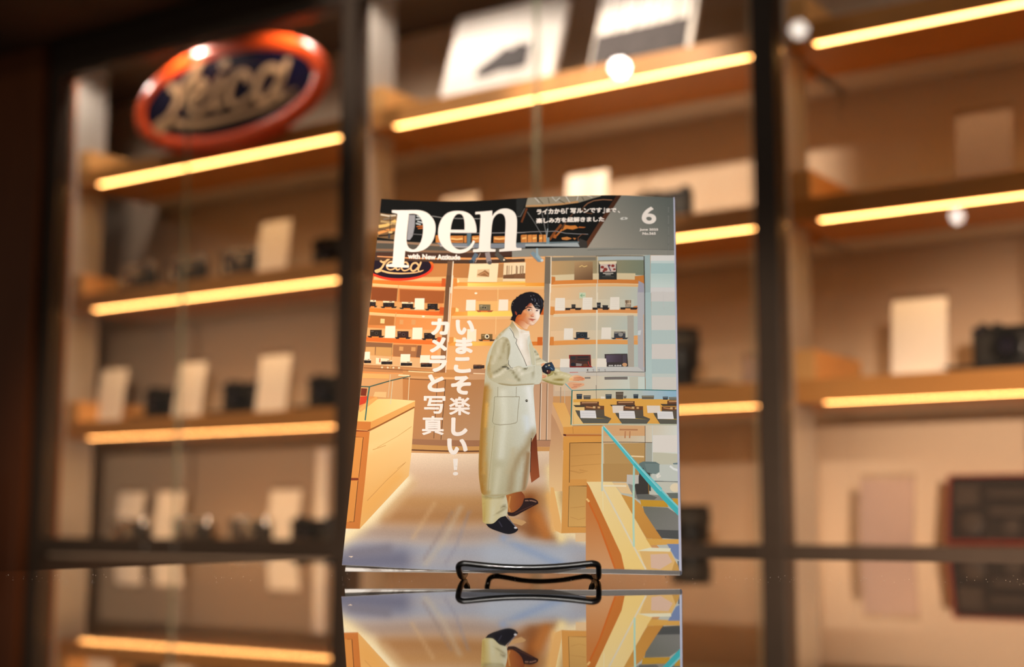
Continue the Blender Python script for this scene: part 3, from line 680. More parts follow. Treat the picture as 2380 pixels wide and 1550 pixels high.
[2,[[-0.5,240.2],[53.9,242.6],[54,229.1],[0.8,226.4]],["lin",[11.49,239.6],[170,104,52],[47.04,229.49],[198,132,74]],0,0,0,[]],
[2,[[58.8,240.1],[112.8,238.4],[113.2,226.3],[59.6,227.8]],["lin",[61.45,238.34],[190,126,70],[111.81,230.39],[176,130,84]],0,0,0,[]],
[2,[[132.2,243.2],[200.6,243.1],[200.6,226.5],[132.7,226.4]],["lin",[133.58,240.39],[196,160,112],[197.49,230.71],[128,138,118]],0,0,0,[]],
[3,[[0.8,226.4],[54,228.9],[53.8,225.3],[0.6,223.5]],[226,186,122],0,0,0,[]],
[3,[[59.6,228.1],[113.2,226.4],[113.4,221.7],[59.9,223.8]],[232,192,130],0,0,0,[]],
[3,[[132.7,226.9],[194.4,227.9],[194.4,222.1],[132.8,221.8]],[222,206,168],0,0,0,[]],
[3,[[-0.5,240.2],[54.3,240.5],[112.7,239.6],[112.5,243.1],[54.1,244.1],[-0.7,243.8]],[78,56,42],0,0,0,[]],
[4,[[1.7,244],[14.1,244.3],[61.1,244.4],[71.2,243.8],[112.6,242.4],[112.6,243.2],[71.1,244.6],[61,245.2],[14,245],[1.6,244.7]],[246,176,120],0,0,0,[]],
[3,[[102.6,251.4],[158.5,249.8],[223,249.9],[222.9,245],[163.8,242.8],[102.9,244.2]],[146,146,138],0,0,0,[]],
[4,[[103,242.5],[127.2,242.4],[127.2,243.3],[102.9,243.4]],[236,190,140],0,0,0,[]],
[4,[[132.5,242.2],[163.8,241.8],[200.1,243],[200.1,243.7],[163.8,242.6],[132.5,243]],[176,160,140],0,0,0,[]],
[4,[[159,247.7],[223,249.7],[223,250.1],[159,248]],[90,92,88],0,0,0,[]],
[4,[[132.5,242.3],[165.4,241.4],[165.4,238.8],[132.6,239.2]],[128,124,112],0,0,0,[]],
[4,[[166.9,241.8],[200.6,242.8],[200.6,239.7],[167,238.5]],[176,190,194],0,0,0,[]],
[5,[[133.5,242.4],[148.7,242.2],[148.7,242.8],[133.5,243.1]],[222,192,150],0,0,0,[]],
[5,[[165.4,242.3],[200.1,243.1],[200.1,243.5],[165.4,242.7]],[64,58,52],0,0,0,[]],
[4,[[-0.1,223.5],[54.2,223.1],[54.5,219.8],[0.2,220.1]],["lin",[-0.12,223.48],[236,130,50],[54.23,223.13],[226,108,46]],0,0,0,[]],
[5,[[0.2,219.7],[54.5,219.4],[54.5,219.9],[0.2,220.3]],[252,214,140],0,0,0,[]],
[3,[[0.2,220.1],[54.5,219.8],[54.6,217.4],[0.4,217.8]],[238,190,132],0,0,0,[]],
[4,[[-0.1,199.1],[54.3,198.7],[54.6,195],[0.2,195.4]],["lin",[-0.1,199.12],[240,132,50],[54.34,198.73],[224,104,42]],0,0,0,[]],
[5,[[0.3,195],[54.6,194.6],[54.6,195.1],[0.2,195.5]],[252,214,140],0,0,0,[]],
[3,[[0.2,195.4],[54.6,195],[54.7,192.7],[0.5,193.1]],[238,190,132],0,0,0,[]],
[4,[[-0,174.6],[54.2,174.3],[54.5,170.7],[0.3,170.9]],["lin",[-0.02,174.58],[232,112,46],[54.24,174.33],[236,120,48]],0,0,0,[]],
[5,[[0.3,170.7],[54.5,170.4],[54.5,170.7],[0.3,171]],[246,180,110],0,0,0,[]],
[5,[[51,227.5],[54,227.3],[54.2,220.2],[51.3,220.5]],[206,92,40],0,0,0,[]],
[5,[[51.1,202.5],[54.5,202.4],[54.5,196.5],[51.3,196.7]],[204,88,36],0,0,0,[]],
[5,[[51.1,177.3],[53.9,177.2],[53.9,171.6],[51.2,173.2]],[206,92,40],0,0,0,[]],
[4,[[60.1,224.3],[113.6,222.8],[113.7,219.3],[60.3,220.7]],["lin",[60.07,224.34],[236,150,66],[113.57,222.82],[250,214,110]],0,0,0,[]],
[5,[[60.3,220.4],[113.7,218.9],[113.7,219.4],[60.3,220.9]],[252,214,140],0,0,0,[]],
[3,[[60.3,220.7],[113.7,219.3],[113.8,217],[60.4,218.4]],[238,190,132],0,0,0,[]],
[4,[[70.5,223.4],[127.8,220.7],[127.9,217.5],[70.7,220.2]],["lin",[70.5,223.41],[255,226,120],[127.81,220.72],[246,160,60]],0,0,0,[]],
[5,[[70.7,219.8],[127.9,217.1],[127.9,217.7],[70.7,220.3]],[252,214,140],0,0,0,[]],
[3,[[70.7,220.2],[127.9,217.5],[128,215],[70.8,217.7]],[238,190,132],0,0,0,[]],
[4,[[60.2,198.7],[83.8,198.8],[84,195.2],[60.5,195.1]],["lin",[60.24,198.73],[236,150,66],[83.84,198.79],[250,200,100]],0,0,0,[]],
[5,[[60.5,194.7],[84,194.8],[84,195.3],[60.5,195.2]],[252,214,140],0,0,0,[]],
[3,[[60.5,195.1],[84,195.2],[84.1,192.9],[60.6,192.8]],[238,190,132],0,0,0,[]],
[4,[[71.9,199.2],[105,197.9],[105.2,193.5],[72.1,194.9]],["lin",[71.88,199.25],[255,226,110],[104.97,197.92],[255,214,104]],0,0,0,[]],
[5,[[72.2,194.5],[105.2,193.2],[105.2,193.7],[72.1,195]],[252,214,140],0,0,0,[]],
[3,[[72.1,194.9],[105.2,193.5],[105.2,191.1],[72.3,192.4]],[238,190,132],0,0,0,[]],
[4,[[59.9,173.5],[85.1,173.3],[85.3,170],[60.1,170.2]],["lin",[59.88,173.53],[240,160,70],[85.14,173.34],[250,206,110]],0,0,0,[]],
[4,[[73.3,173.6],[128,171.4],[128.1,168.3],[73.5,170.5]],["lin",[73.34,173.56],[252,206,104],[128,171.4],[226,122,44]],0,0,0,[]],
[5,[[59.6,227.8],[62.4,227.7],[63,220.6],[59.8,220.3]],[222,140,64],0,0,0,[]],
[5,[[62.7,227.5],[64.5,224.9],[63.8,223.7],[62.7,223.7]],[255,226,170],0,0,0,[]],
[5,[[59.3,202.4],[63,202.3],[62.8,197.9],[60.5,195.1],[59.7,195.6]],[222,146,70],0,0,0,[]],
[5,[[63.1,202.3],[65.3,201],[65.2,198.7],[63.1,198.7]],[255,222,150],0,0,0,[]],
[5,[[59.4,177.4],[63,177.3],[63,173.3],[59.6,171]],[226,150,72],0,0,0,[]],
[5,[[63.1,177.3],[65.1,176.1],[65,173.6],[63.3,173.3]],[255,224,160],0,0,0,[]],
[5,[[124.2,175.2],[127.9,175.1],[127.7,168.5],[124.2,168.6]],[216,108,38],0,0,0,[]],
[5,[[133.4,174.8],[135.8,174.7],[136,168.1],[133,168.2]],[216,132,56],0,0,0,[]],
[5,[[132.9,200.1],[135.9,199.9],[136.1,193.1],[132.8,193.3]],[222,140,60],0,0,0,[]],
[5,[[125.3,199.7],[127.9,199.6],[128.1,193.5],[125.5,193.6]],[210,100,36],0,0,0,[]],
[4,[[132.5,222.1],[200.8,222.4],[200.8,218.8],[132.6,218.5]],["lin",[132.52,222.13],[226,142,66],[200.8,222.42],[214,132,62]],0,0,0,[]],
[5,[[132.6,218.1],[200.8,218.4],[200.8,218.9],[132.6,218.7]],[250,222,176],0,0,0,[]],
[3,[[132.6,218.5],[200.8,218.8],[200.8,216.4],[132.7,216.1]],[238,190,132],0,0,0,[]],
[5,[[193.9,225.4],[200.7,226.5],[200.6,218.7],[196.9,221.6],[193.9,221.5]],[206,132,64],0,0,0,[]],
[5,[[132.9,225.8],[135.7,225.3],[135.8,221.7],[133.1,218.5]],[206,128,60],0,0,0,[]],
[4,[[135.1,197.3],[196.2,197.5],[196.2,193.8],[135.2,193.7]],["lin",[135.06,197.34],[236,160,92],[196.19,197.5],[232,160,96]],0,0,0,[]],
[5,[[135.2,193.3],[196.2,193.5],[196.2,194],[135.2,193.8]],[252,226,182],0,0,0,[]],
[3,[[135.2,193.7],[196.2,193.8],[196.2,191.6],[135.2,191.4]],[232,214,182],0,0,0,[]],
[4,[[133.8,171.6],[196.1,171.8],[196.1,168.2],[133.9,168]],["lin",[133.84,171.56],[236,160,84],[196.13,171.8],[238,172,100]],0,0,0,[]],
[5,[[133,200.3],[135.5,199.9],[135.6,193.8],[133.2,193.6]],[226,150,76],0,0,0,[]],
[5,[[133.7,175.1],[136,174.8],[136.1,168.2],[133.9,168]],[224,140,66],0,0,0,[]],
[5,[[193.1,175.5],[196.2,175.8],[196.2,172],[193.1,171.9]],[240,176,110],0,0,0,[]],
[5,[[192.8,199.5],[196.2,200.7],[196.2,197.1],[192.8,197.2]],[226,140,76],0,0,0,[]],
[2,[[132.9,205.4],[166.3,205.3],[193.3,205.9],[193.3,196.9],[133.1,197.4]],["lin",[135.3,206.42],[240,206,164],[190.91,205.86],[206,210,196]],0,0,0,[]],
[2,[[133.6,179.8],[166.7,179.7],[193.3,180.4],[193.3,171.1],[133.8,171.6]],["lin",[135.99,180.77],[240,206,164],[190.92,180.3],[206,210,196]],0,0,0,[]],
[2,[[134.3,156.4],[166.9,156.4],[193.3,157],[193.3,149.8],[134.4,150.2]],["lin",[136.62,157.36],[240,206,164],[190.93,156.96],[206,210,196]],0,0,0,[]],
[2,[[72.5,207.9],[104.6,206.5],[105,197.6],[73,198.9]],[244,190,118],0,0,0,[]],
[2,[[1.1,205.2],[32.2,206.2],[51,205.2],[51.4,199],[0.6,199.2]],[216,158,96],0,0,0,[]],
[2,[[-0,182.4],[51.9,183.2],[52.1,174.3],[0.2,174.3]],[226,172,112],0,0,0,[]],
[2,[[0.4,159.7],[25.2,159.6],[54.1,158.9],[54,152.1],[0.1,152.5]],[226,178,124],0,0,0,[]],
[2,[[1.4,193],[18.6,193.6],[18.8,185.7],[0.5,184.7]],[178,112,56],0,0,0,[]],
[2,[[-0.1,170.4],[19.5,170.6],[19.9,161],[0.4,159.9]],[140,98,66],0,0,0,[]],
[2,[[19.6,169.5],[36.9,170.1],[37.2,159.9],[20.4,159.9]],[168,112,70],0,0,0,[]],
[3,[[0.5,166.3],[6.9,166.7],[7.3,159.8],[0.4,159.7]],[214,160,98],0,0,0,[]],
[3,[[7.6,166.8],[18.9,167],[19,159.8],[7.8,159.6]],[208,156,92],0,0,0,[]],
[3,[[37.2,169.8],[40.3,169.9],[40.1,159.8],[37,159.9]],[128,88,62],0,0,0,[]],
[3,[[-0,217],[19.1,217.4],[19.5,206.2],[0.5,205.7]],[136,72,36],0,0,0,[]],
[3,[[20.6,216.7],[53.9,216.5],[53.9,205.8],[21.5,205.8]],[164,92,46],0,0,0,[]],
[4,[[8.8,190.6],[11.8,190.6],[11.9,186.7],[8.9,186.7]],[240,206,140],0,0,0,[]],
[4,[[22.7,190.7],[25.4,190.6],[25.5,186.7],[22.8,186.8]],[216,158,98],0,0,0,[]],
[4,[[31.4,191.1],[34.4,191],[34.4,186.8],[31.5,186.9]],[216,158,98],0,0,0,[]],
[4,[[24.3,168.2],[27.2,168.1],[27.2,164.7],[24.3,164.8]],[216,158,98],0,0,0,[]],
[4,[[33,168.2],[36.1,168.2],[36.1,164.9],[33,164.9]],[216,158,98],0,0,0,[]],
[6,[[19.1,220.1],[19.2,206.2],[19.8,206.2],[19.7,220.1]],[206,160,100],0,0,0,[]],
[6,[[19.3,196.5],[19,185.2],[19.6,185.1],[19.9,196.5]],[206,160,100],0,0,0,[]],
[6,[[19.2,171.2],[19.1,149.7],[19.7,149.7],[19.8,171.2]],[206,160,100],0,0,0,[]],
[7,[[57.4,219.7],[58.9,148.1],[59.3,148.1],[57.9,219.6]],[250,236,214],0,0,0,[]],
[7,[[59,230.1],[59.2,173.3],[59.7,173.2],[59.5,230.1]],[250,236,214],0,0,0,[]],
[6,[[93.3,217.9],[94,198.2],[94.5,198.2],[93.8,217.8]],[248,206,140],0,0,0,[]],
[6,[[93,194],[93.3,178.9],[93.8,178.9],[93.4,193.9]],[250,210,150],0,0,0,[]],
[6,[[165.9,218.6],[166.5,148.1],[167.1,148.1],[166.5,218.5]],[236,226,206],0,0,0,[]],
[6,[[166.7,211.2],[166.8,145.9],[167.3,145.9],[167.2,211.2]],[240,232,208],0,0,0,[]],
[6,[[166.3,242.2],[166.7,210.9],[167.1,210.9],[166.8,242.2]],[222,214,190],0,0,0,[]],
[6,[[54.4,242.6],[58.2,242.5],[58.2,214.5],[54.2,214.6]],[112,84,62],0,0,0,[]],
[7,[[58.4,242.5],[58.2,214.6],[58.9,214.5],[59,242.5]],[252,240,214],0,0,0,[]],
[6,[[54.3,230.1],[58,230.1],[58.6,148.1],[54.5,148.1]],["lin",[56.27,230.1],[100,74,54],[56.97,151.33],[152,104,66]],0,0,0,[]],
[6,[[127.7,243.2],[131.9,242.9],[132.6,211.9],[127.9,212.1]],[120,110,96],0,0,0,[]],
[7,[[131.8,242.9],[132.4,211.9],[133,211.9],[132.5,242.9]],[244,234,212],0,0,0,[]],
[6,[[128,219.8],[131.8,219.6],[132.4,148.4],[128.2,155]],["lin",[128.11,219.78],[140,130,116],[130.6,153.7],[170,164,154]],0,0,0,[]],
[7,[[131.7,219.6],[132.3,151.9],[133.1,151.8],[132.5,219.6]],[250,238,216],0,0,0,[]],
[6,[[200.9,243.4],[205.3,244.6],[205.3,211.7],[201.3,211.5]],[166,188,190],0,0,0,[]],
[7,[[200.4,243.1],[200.8,211.5],[201.4,211.5],[201.1,243.1]],[60,52,44],0,0,0,[]],
[6,[[196.7,221.6],[200.6,219.3],[200.6,211.5],[195.9,211.3]],[168,168,186],0,0,0,[]],
[6,[[195.7,211.7],[200.8,211.8],[201,146],[196.1,150.1]],[190,190,196],0,0,0,[]],
[6,[[201.3,211.8],[205.6,212],[206,132],[201.4,131.8]],["lin",[201.5,206.17],[176,200,202],[204.92,140.89],[192,216,216]],0,0,0,[]],
[7,[[200.8,211.8],[200.8,146.5],[201.4,146.6],[201.3,211.8]],[58,48,42],0,0,0,[]],
[7,[[200,193.3],[200.1,150.2],[200.5,150.3],[200.5,193.3]],[220,176,130],0,0,0,[]],
[7,[[196.2,179.6],[198.5,180.2],[197.8,176.1],[195.9,176.1]],[214,222,226],0,0,0,[]],
[7,[[188.5,191.8],[193.1,192.2],[193.3,150.1],[189.1,149.9]],[184,178,166],0,0,0,[]],
[6,[[205.6,244],[226.1,245.1],[225.5,212.7],[205.3,211.7]],[206,224,224],0,0,0,[]],
[7,[[205.6,244],[223.5,245.1],[223.4,240.4],[205.5,239.2]],[232,232,230],0,0,0,[]],
[7,[[205.5,237.1],[225.9,238.2],[225.8,229.1],[205.5,228]],[176,206,208],0,0,0,[]],
[7,[[205.5,227.7],[225.8,228.8],[225.6,217.6],[205.4,216.4]],["lin",[205.46,228.01],[192,216,214],[205.38,216.51],[214,230,228]],0,0,0,[]],
[7,[[205.4,216.2],[225.6,217.3],[225.5,212.7],[205.3,211.7]],[226,226,226],0,0,0,[]],
[7,[[205.8,212.6],[226.2,213.6],[226,205.4],[205.7,204.4]],[220,218,216],0,0,0,[]],
[7,[[205.8,204.4],[226,205.4],[225.8,193.7],[205.7,192.7]],[196,212,210],0,0,0,[]],
[7,[[205.8,192.7],[225.8,193.7],[225.6,181.5],[205.8,180.5]],[222,220,216],0,0,0,[]],
[7,[[205.8,180.5],[225.6,181.5],[225.4,170],[205.8,169.1]],[192,212,212],0,0,0,[]],
[7,[[205.9,169.1],[225.4,170],[225.2,157.8],[205.8,156.9]],[224,220,216],0,0,0,[]],
[7,[[205.9,156.9],[225.2,157.8],[225,146],[205.8,145.2]],[186,208,210],0,0,0,[]],
[7,[[205.9,145.2],[225,146],[225,143.3],[205.9,142.5]],[206,218,214],0,0,0,[]],
[7,[[206,142.5],[225,143.3],[224.8,132.8],[205.9,132]],[222,220,214],0,0,0,[]],
[3,[[-0.3,152.2],[25.8,152.2],[54.6,151.6],[54.4,147],[-0.2,146.3]],[190,132,82],0,0,0,[]],
[3,[[28.2,150.4],[60,150.6],[87.9,150.9],[88.2,144.5],[28.6,144.4]],[206,146,88],0,0,0,[]],
[4,[[0.5,148.8],[31.8,148.7],[54.3,148],[54.3,148.6],[31.8,149.3],[0.4,149.4]],[132,82,48],0,0,0,[]],
[4,[[32.4,147.8],[50.5,147.6],[50.5,148.5],[32.3,148.7]],[250,214,160],0,0,0,[]],
[4,[[25.5,144.2],[32.2,143.9],[32.2,144.7],[25.5,145]],[252,226,176],0,0,0,[]],
[4,[[-0.1,152],[25.9,151.9],[54.6,151.3],[54.5,151.8],[25.8,152.4],[-0.1,152.5]],[236,196,146],0,0,0,[]],
[5,[[14.2,150.3],[14,149.8],[13.7,149.5],[13.2,149.5],[12.8,149.8],[12.6,150.2],[12.7,150.7],[13.1,150.9],[13.6,151],[14,150.7]],[244,216,176],0,0,0,[]],
[5,[[18.2,150.4],[18.1,150],[17.7,149.7],[17.2,149.6],[16.9,149.9],[16.7,150.3],[16.8,150.8],[17.1,151.1],[17.6,151.1],[18,150.8]],[244,216,176],0,0,0,[]],
[5,[[22.2,150.5],[22.1,150.1],[21.7,149.8],[21.3,149.8],[20.9,150],[20.7,150.4],[20.8,150.9],[21.1,151.2],[21.6,151.2],[22,151]],[244,216,176],0,0,0,[]],
[5,[[26.2,150.6],[26.1,150.2],[25.8,149.9],[25.3,149.8],[24.9,150.1],[24.7,150.5],[24.8,151],[25.2,151.3],[25.7,151.3],[26.1,151]],[244,216,176],0,0,0,[]],
[4,[[28.8,142.5],[86.6,143.2],[87.5,94.6],[32.6,95]],["lin",[32.39,138.12],[196,132,76],[84.09,99.04],[186,142,104]],0,0,0,[]],
[5,[[28.8,141.9],[88.4,141.4],[88.3,141.8],[28.8,142.4]],[90,60,40],0,0,0,[]],
[5,[[59.1,142.8],[59,95.3],[59.4,95.2],[59.5,142.8]],[70,46,34],0,0,0,[]],
[5,[[53.4,142.7],[53.9,96],[54.3,96],[53.8,142.7]],[90,60,44],0,0,0,[]],
[5,[[59.5,142.6],[88.3,142.5],[86.7,95],[59.4,95.3]],["lin",[61.03,134.59],[182,128,80],[85.69,99],[192,150,112]],0,0,0,[]],
[5,[[32.6,95],[86.7,95],[87,90.3],[33,90.6]],[166,118,84],0,0,0,[]],
[5,[[32.9,90.8],[87,90.3],[87.1,87.2],[33.3,86.7]],[206,154,90],0,0,0,[]],
[6,[[33.3,86],[87.2,86.1],[87.1,87.2],[33.2,87]],[110,70,44],0,0,0,[]],
[3,[[122.5,150.6],[168.6,149.2],[168.8,126.4],[123.2,127.6]],[216,190,162],0,0,0,[]],
[4,[[141.5,149.5],[168.6,148.9],[168.6,145.3],[141.6,145.9]],[206,190,176],0,0,0,[]],
[4,[[75.6,151.4],[87.7,150.9],[87.9,146.7],[75.9,147.1]],[190,142,104],0,0,0,[]],
[4,[[75.9,146.8],[87.9,146.4],[88.1,142.1],[76.1,142.4]],[206,158,116],0,0,0,[]],
[5,[[79,147.2],[87.3,146.7],[87.3,147.4],[79,148]],[250,222,184],0,0,0,[]],
[4,[[76.2,142.1],[87.6,141.8],[87.7,128.9],[76.9,129.2]],[178,126,92],0,0,0,[]],
[4,[[141.1,150],[201,150.3],[201,146.3],[141.2,146]],[206,208,206],0,0,0,[]],
[4,[[137.4,145.8],[201.2,145.8],[201.2,142.7],[137.5,142.6]],[212,206,196],0,0,0,[]],
[4,[[137.5,142.5],[201,142.4],[201.4,131.3],[137.8,131.3]],["lin",[144.14,140.56],[226,200,168],[199.31,135.41],[214,228,222]],0,0,0,[]],
[5,[[148,145.4],[153.9,145.4],[153.9,145.8],[148,145.9]],[214,92,84],0,0,0,[]],
[5,[[159.6,145.3],[201.2,146.2],[201.2,146.6],[159.6,145.7]],[84,76,70],0,0,0,[]],
[5,[[172.6,141.7],[188.8,142.2],[188.8,140],[172.7,139.5]],[126,120,116],0,0,0,[]],
[5,[[158.7,141.7],[162.8,141.7],[162.8,140.3],[158.7,140.3]],[140,132,124],0,0,0,[]],
[6,[[160.2,147.2],[160.8,148.1],[160.7,146.1],[161,146],[161.1,148.3],[159.9,147.5]],[120,112,104],0,0,0,[]],
[6,[[164.1,147.2],[164.8,148],[164.7,146],[165,146],[165.1,148.2],[163.9,147.5]],[120,112,104],0,0,0,[]],
[6,[[168,147.1],[168.7,147.9],[168.5,145.9],[168.8,145.9],[169,148.2],[167.8,147.4]],[120,112,104],0,0,0,[]],
[6,[[172.4,147.1],[173.1,147.9],[172.9,145.9],[173.2,145.8],[173.3,148.1],[172.2,147.3]],[120,112,104],0,0,0,[]],
[6,[[200.9,150.3],[201,131.8],[201.3,131.8],[201.1,150.3]],[90,84,80],0,0,0,[]],
[6,[[166.9,145.4],[167.1,131.2],[167.4,131.2],[167.2,145.4]],[190,180,164],0,0,0,[]],
[5,[[190,142.1],[196.1,142.3],[196.1,131.7],[190.5,131.5]],[206,206,190],0,0,0,[]],
[4,[[122.2,138.7],[136.7,138.2],[137.3,87.1],[125.5,87.5]],["lin",[125.65,130.49],[206,164,130],[134.81,91.48],[226,184,148]],0,0,0,[]],
[5,[[127.4,137.6],[127.8,93.5],[128.3,93.4],[127.9,137.6]],[92,66,52],0,0,0,[]],
[5,[[128.1,137.6],[128.4,93.4],[128.9,93.4],[128.6,137.6]],[240,226,206],0,0,0,[]],
[5,[[132.1,137.4],[132.6,93.3],[133.1,93.3],[132.5,137.4]],[100,76,60],0,0,0,[]],
[5,[[132.7,137.4],[133.3,93.3],[133.7,93.2],[133.1,137.4]],[236,222,200],0,0,0,[]],
[5,[[141.7,134.4],[141.8,121.9],[142.4,121.8],[142.3,134.3]],[170,150,130],0,0,0,[]],
[5,[[126.1,93.5],[137.1,93.1],[137.1,93.5],[126,93.9]],[110,76,56],0,0,0,[]],
[5,[[125.3,93.4],[137.1,93],[136.9,88.4],[125.4,88.8]],[190,140,106],0,0,0,[]],
[5,[[125.4,88.7],[137.1,88.3],[137,85],[125.5,85.4]],[216,160,96],0,0,0,[]],
[3,[[-13.1,84],[154,85.5],[167,-8.2],[-6,-11.2]],["lin",[52.37,85.72],[250,226,196],[53.96,63.04],[216,186,160]],0,1.8,0.35,[[[[-5,63.2],[171.9,64.9]],7.9,[222,186,152],0.8],[[[14.3,46.5],[148.9,49.4]],8.9,[196,148,94],0.95],[[[26.8,36.2],[96.6,39.8]],7.9,[178,128,78],0.9],[[[-6.8,23.7],[109,25.7]],5.8,[172,150,136],0.8],[[[-8.4,11.4],[172.4,14.1]],7.9,[172,174,186],1],[[[-7,-2.2],[172.5,0.7]],10.5,[166,171,186],1],[[[-4.4,0.8],[37.9,6.1]],8.9,[112,114,138],0.9],[[[6.3,8.8],[28.8,13.2]],4.2,[124,120,134],0.7],[[[100.9,10.7],[144.1,6.8]],10.5,[186,196,212],0.8],[[[-3.2,17.6],[15.4,34],[36.3,62.2]],5.8,[255,236,186],1],[[[-1.3,26.9],[17.6,42],[34.8,63.7]],4.7,[255,246,214],1],[[[26.7,37.8],[42.3,60.9]],3.1,[214,176,130],0.6],[[[107.4,63.2],[142.7,65.3]],4.2,[228,200,176],0.9],[[[122.6,50.1],[126.3,28.4]],6.3,[142,80,34],0.95],[[[114.5,31.7],[140.9,21.9]],4.2,[150,96,54],0.8],[[[128.9,37.5],[135.1,25.1]],5.2,[196,120,54],0.9],[[[137.2,71.8],[140.2,49.6],[145.2,21.8]],4.2,[255,232,170],1],[[[143.6,27.9],[160.9,21]],4.2,[255,236,190],0.95],[[[135.7,52.9],[140.2,28]],2.4,[250,190,110],0.8],[[[106.2,22.7],[123.9,13.2],[144.2,3.8]],3.1,[150,170,204],0.8],[[[109.2,21.1],[141,18.3]],1.8,[196,186,178],0.5],[[[58,47.3],[45.3,21.8]],1.6,[222,186,140],0.4],[[[75.7,44.7],[65.7,19.6],[55.2,3.9]],2.1,[206,190,166],0.45],[[[70.1,41.4],[59.9,19.3],[53.6,6.9]],1.3,[150,134,128],0.4],[[[81.8,41.6],[74.5,16.9],[68.1,4.5]],1.3,[142,142,160],0.35]]],
[6,[[-8.1,107.2],[10.6,124.6],[21.9,125.3],[38.9,124.9],[39.1,120.2],[9.8,99.8],[-7.3,99.1]],["lin",[-3.8,111.75],[246,196,110],[37.31,123.63],[255,226,160]],0,0,0,[]],
[7,[[-8,106],[9.5,106.5],[9.8,99.8],[-7.3,100]],[206,126,58],0,0,0,[]],
[7,[[9.5,106.5],[39,124.6],[39,120.2],[9.6,99.8]],["lin",[10.18,103.73],[226,160,84],[38.16,122.79],[236,180,104]],0,0,0,[]],
[7,[[-7.3,99.6],[-0.2,99.6],[7.9,99.4],[8,98.2],[-7.1,97.8]],[150,76,40],0,0,0,[]],
[8,[[8.2,98.8],[15.8,103.6],[39.1,119.3],[38.6,120.2],[15.3,104.5],[7.7,99.8]],[150,92,40],0,0,0,[]],
[7,[[9.2,98.8],[38.9,119.1],[39.4,86.5],[39,66.8],[9.2,26.1],[9.5,61.3]],["lin",[17.74,45.35],[236,180,104],[35.62,105.2],[250,214,150]],0,3,0,[[[[11,86.6],[24.9,94.3],[37.6,100.1]],4,[252,214,148],0.7],[[[12.1,41],[31.1,65.9]],4.7,[238,176,92],0.6]]],
[8,[[15.6,86.7],[28.7,96.1],[38.1,104.3],[37.9,104.6],[28.5,96.3],[15.5,87]],[206,150,84],0,0,0,[]],
[8,[[12.5,46.6],[23.9,62],[35.7,76.1],[35.5,76.3],[23.7,62.3],[12.2,46.8]],[206,150,84],0,0,0,[]],
[8,[[12.7,84.8],[21.6,88.8],[21.4,89.1],[12.6,85.2]],[206,150,84],0,0,0,[]],
[8,[[30.7,71.6],[36.4,77],[36.2,77.2],[30.5,71.8]],[206,150,84],0,0,0,[]],
[7,[[-8.7,97.8],[9.3,98.7],[9.5,61.3],[9.2,26.1],[-1.3,25.7]],[206,124,56],0,0,0,[]],
[8,[[-6.7,93.7],[5.1,93.9],[4.9,63.5],[-3.6,63.2]],[222,148,72],0,0,0,[]],
[8,[[-3.4,60.7],[4.6,61],[4.7,30.8],[-0.3,30.6]],[220,146,70],0,0,0,[]],
[9,[[-5.2,93.7],[5.1,94.1],[4.9,63.6],[5.2,63.5],[5.5,94.2],[-5.2,94.1]],[90,52,26],0,0,0,[]],
[9,[[4.6,61],[4.7,30.9],[1.9,30.9],[1.9,30.5],[5.1,30.8],[5,61]],[90,52,26],0,0,0,[]],
[9,[[-1.9,61.1],[5.1,61.5],[4.9,63.1],[-2,62.8]],[130,60,32],0,0,0,[]],
[8,[[0.3,126.3],[0.8,113.2],[11.3,125.7],[12.9,124.2],[12.2,126.6]],[222,150,84],0,0,0,[]],
[9,[[0.1,125.8],[5.8,126.6],[4.3,120.8],[0.2,118.8]],[206,66,40],0,0,0,[]],
[9,[[0.5,116.2],[6.8,123.6],[11.6,126.6],[12.6,124.7],[1.9,113.8]],[232,170,96],0,0,0,[]],
[9,[[-1.2,133.4],[6,133.6],[19.7,139.2],[34.3,144],[34,144.8],[19.4,140],[5.8,134.5],[-1.2,134.3]],[70,96,84],0,0,0,[]],
[9,[[5.4,133.8],[5,125.3],[4.9,107.4],[5.8,107.3],[6,125.3],[6.4,133.7]],[60,110,100],0,0,0,[]],
[9,[[21.7,139.7],[21.7,121.1],[22.1,121],[22.1,139.7]],[206,206,176],0,0,0,[]],
[9,[[33.2,143],[33.8,125.2],[34.3,125.2],[33.7,143]],[226,206,166],0,0,0,[]],
[9,[[19.6,145],[19.5,126.2],[19.9,126.2],[20.1,145]],[216,190,150],0,0,0,[]],
[9,[[10.1,130.2],[18.3,130.6],[18.3,126.1],[9.3,126.4]],[230,190,130],0,0,0,[]],
[9,[[25.8,144.1],[33.4,144.1],[33.3,145.2],[25.8,145.2]],[250,224,176],0,0,0,[]],
[8,[[0.2,144.6],[19.1,144.9],[19,141.3],[0.1,140.6]],[232,176,104],0,0,0,[]],
[8,[[0.2,132.5],[4.4,132.5],[4.2,126.6],[0.3,126.6]],[120,50,30],0,0,0,[]],
[6,[[136.4,122.3],[145,121.7],[151.1,105.6],[150.9,103],[144.4,103.1]],["lin",[137.96,121.66],[236,178,100],[149.21,105.09],[244,192,114]],0,0,0,[]],
[6,[[136.4,122],[144.4,103.1],[144.8,97.8],[146.4,96],[144.6,95.4],[144.6,84.6],[145,55.2],[138.1,55.4],[136.2,87.7],[136.4,113.9]],["lin",[138.07,117.42],[222,176,134],[140.16,58.72],[240,182,104]],0,0,0,[]],
[7,[[135.9,113.9],[138.9,108.4],[144.3,95.1],[144.9,55.2],[136,55.4],[135.2,84.8],[136,93.6]],["lin",[137.85,105.42],[204,156,116],[139.18,55.9],[246,206,150]],0,0,0,[]],
[7,[[144.4,103.1],[171.3,103.5],[171.3,97.6],[144.8,97.8]],[232,166,82],0,0,0,[]],
[8,[[150.9,102.9],[151.4,97.8],[151.6,97.8],[151.1,103]],[170,106,48],0,0,0,[]],
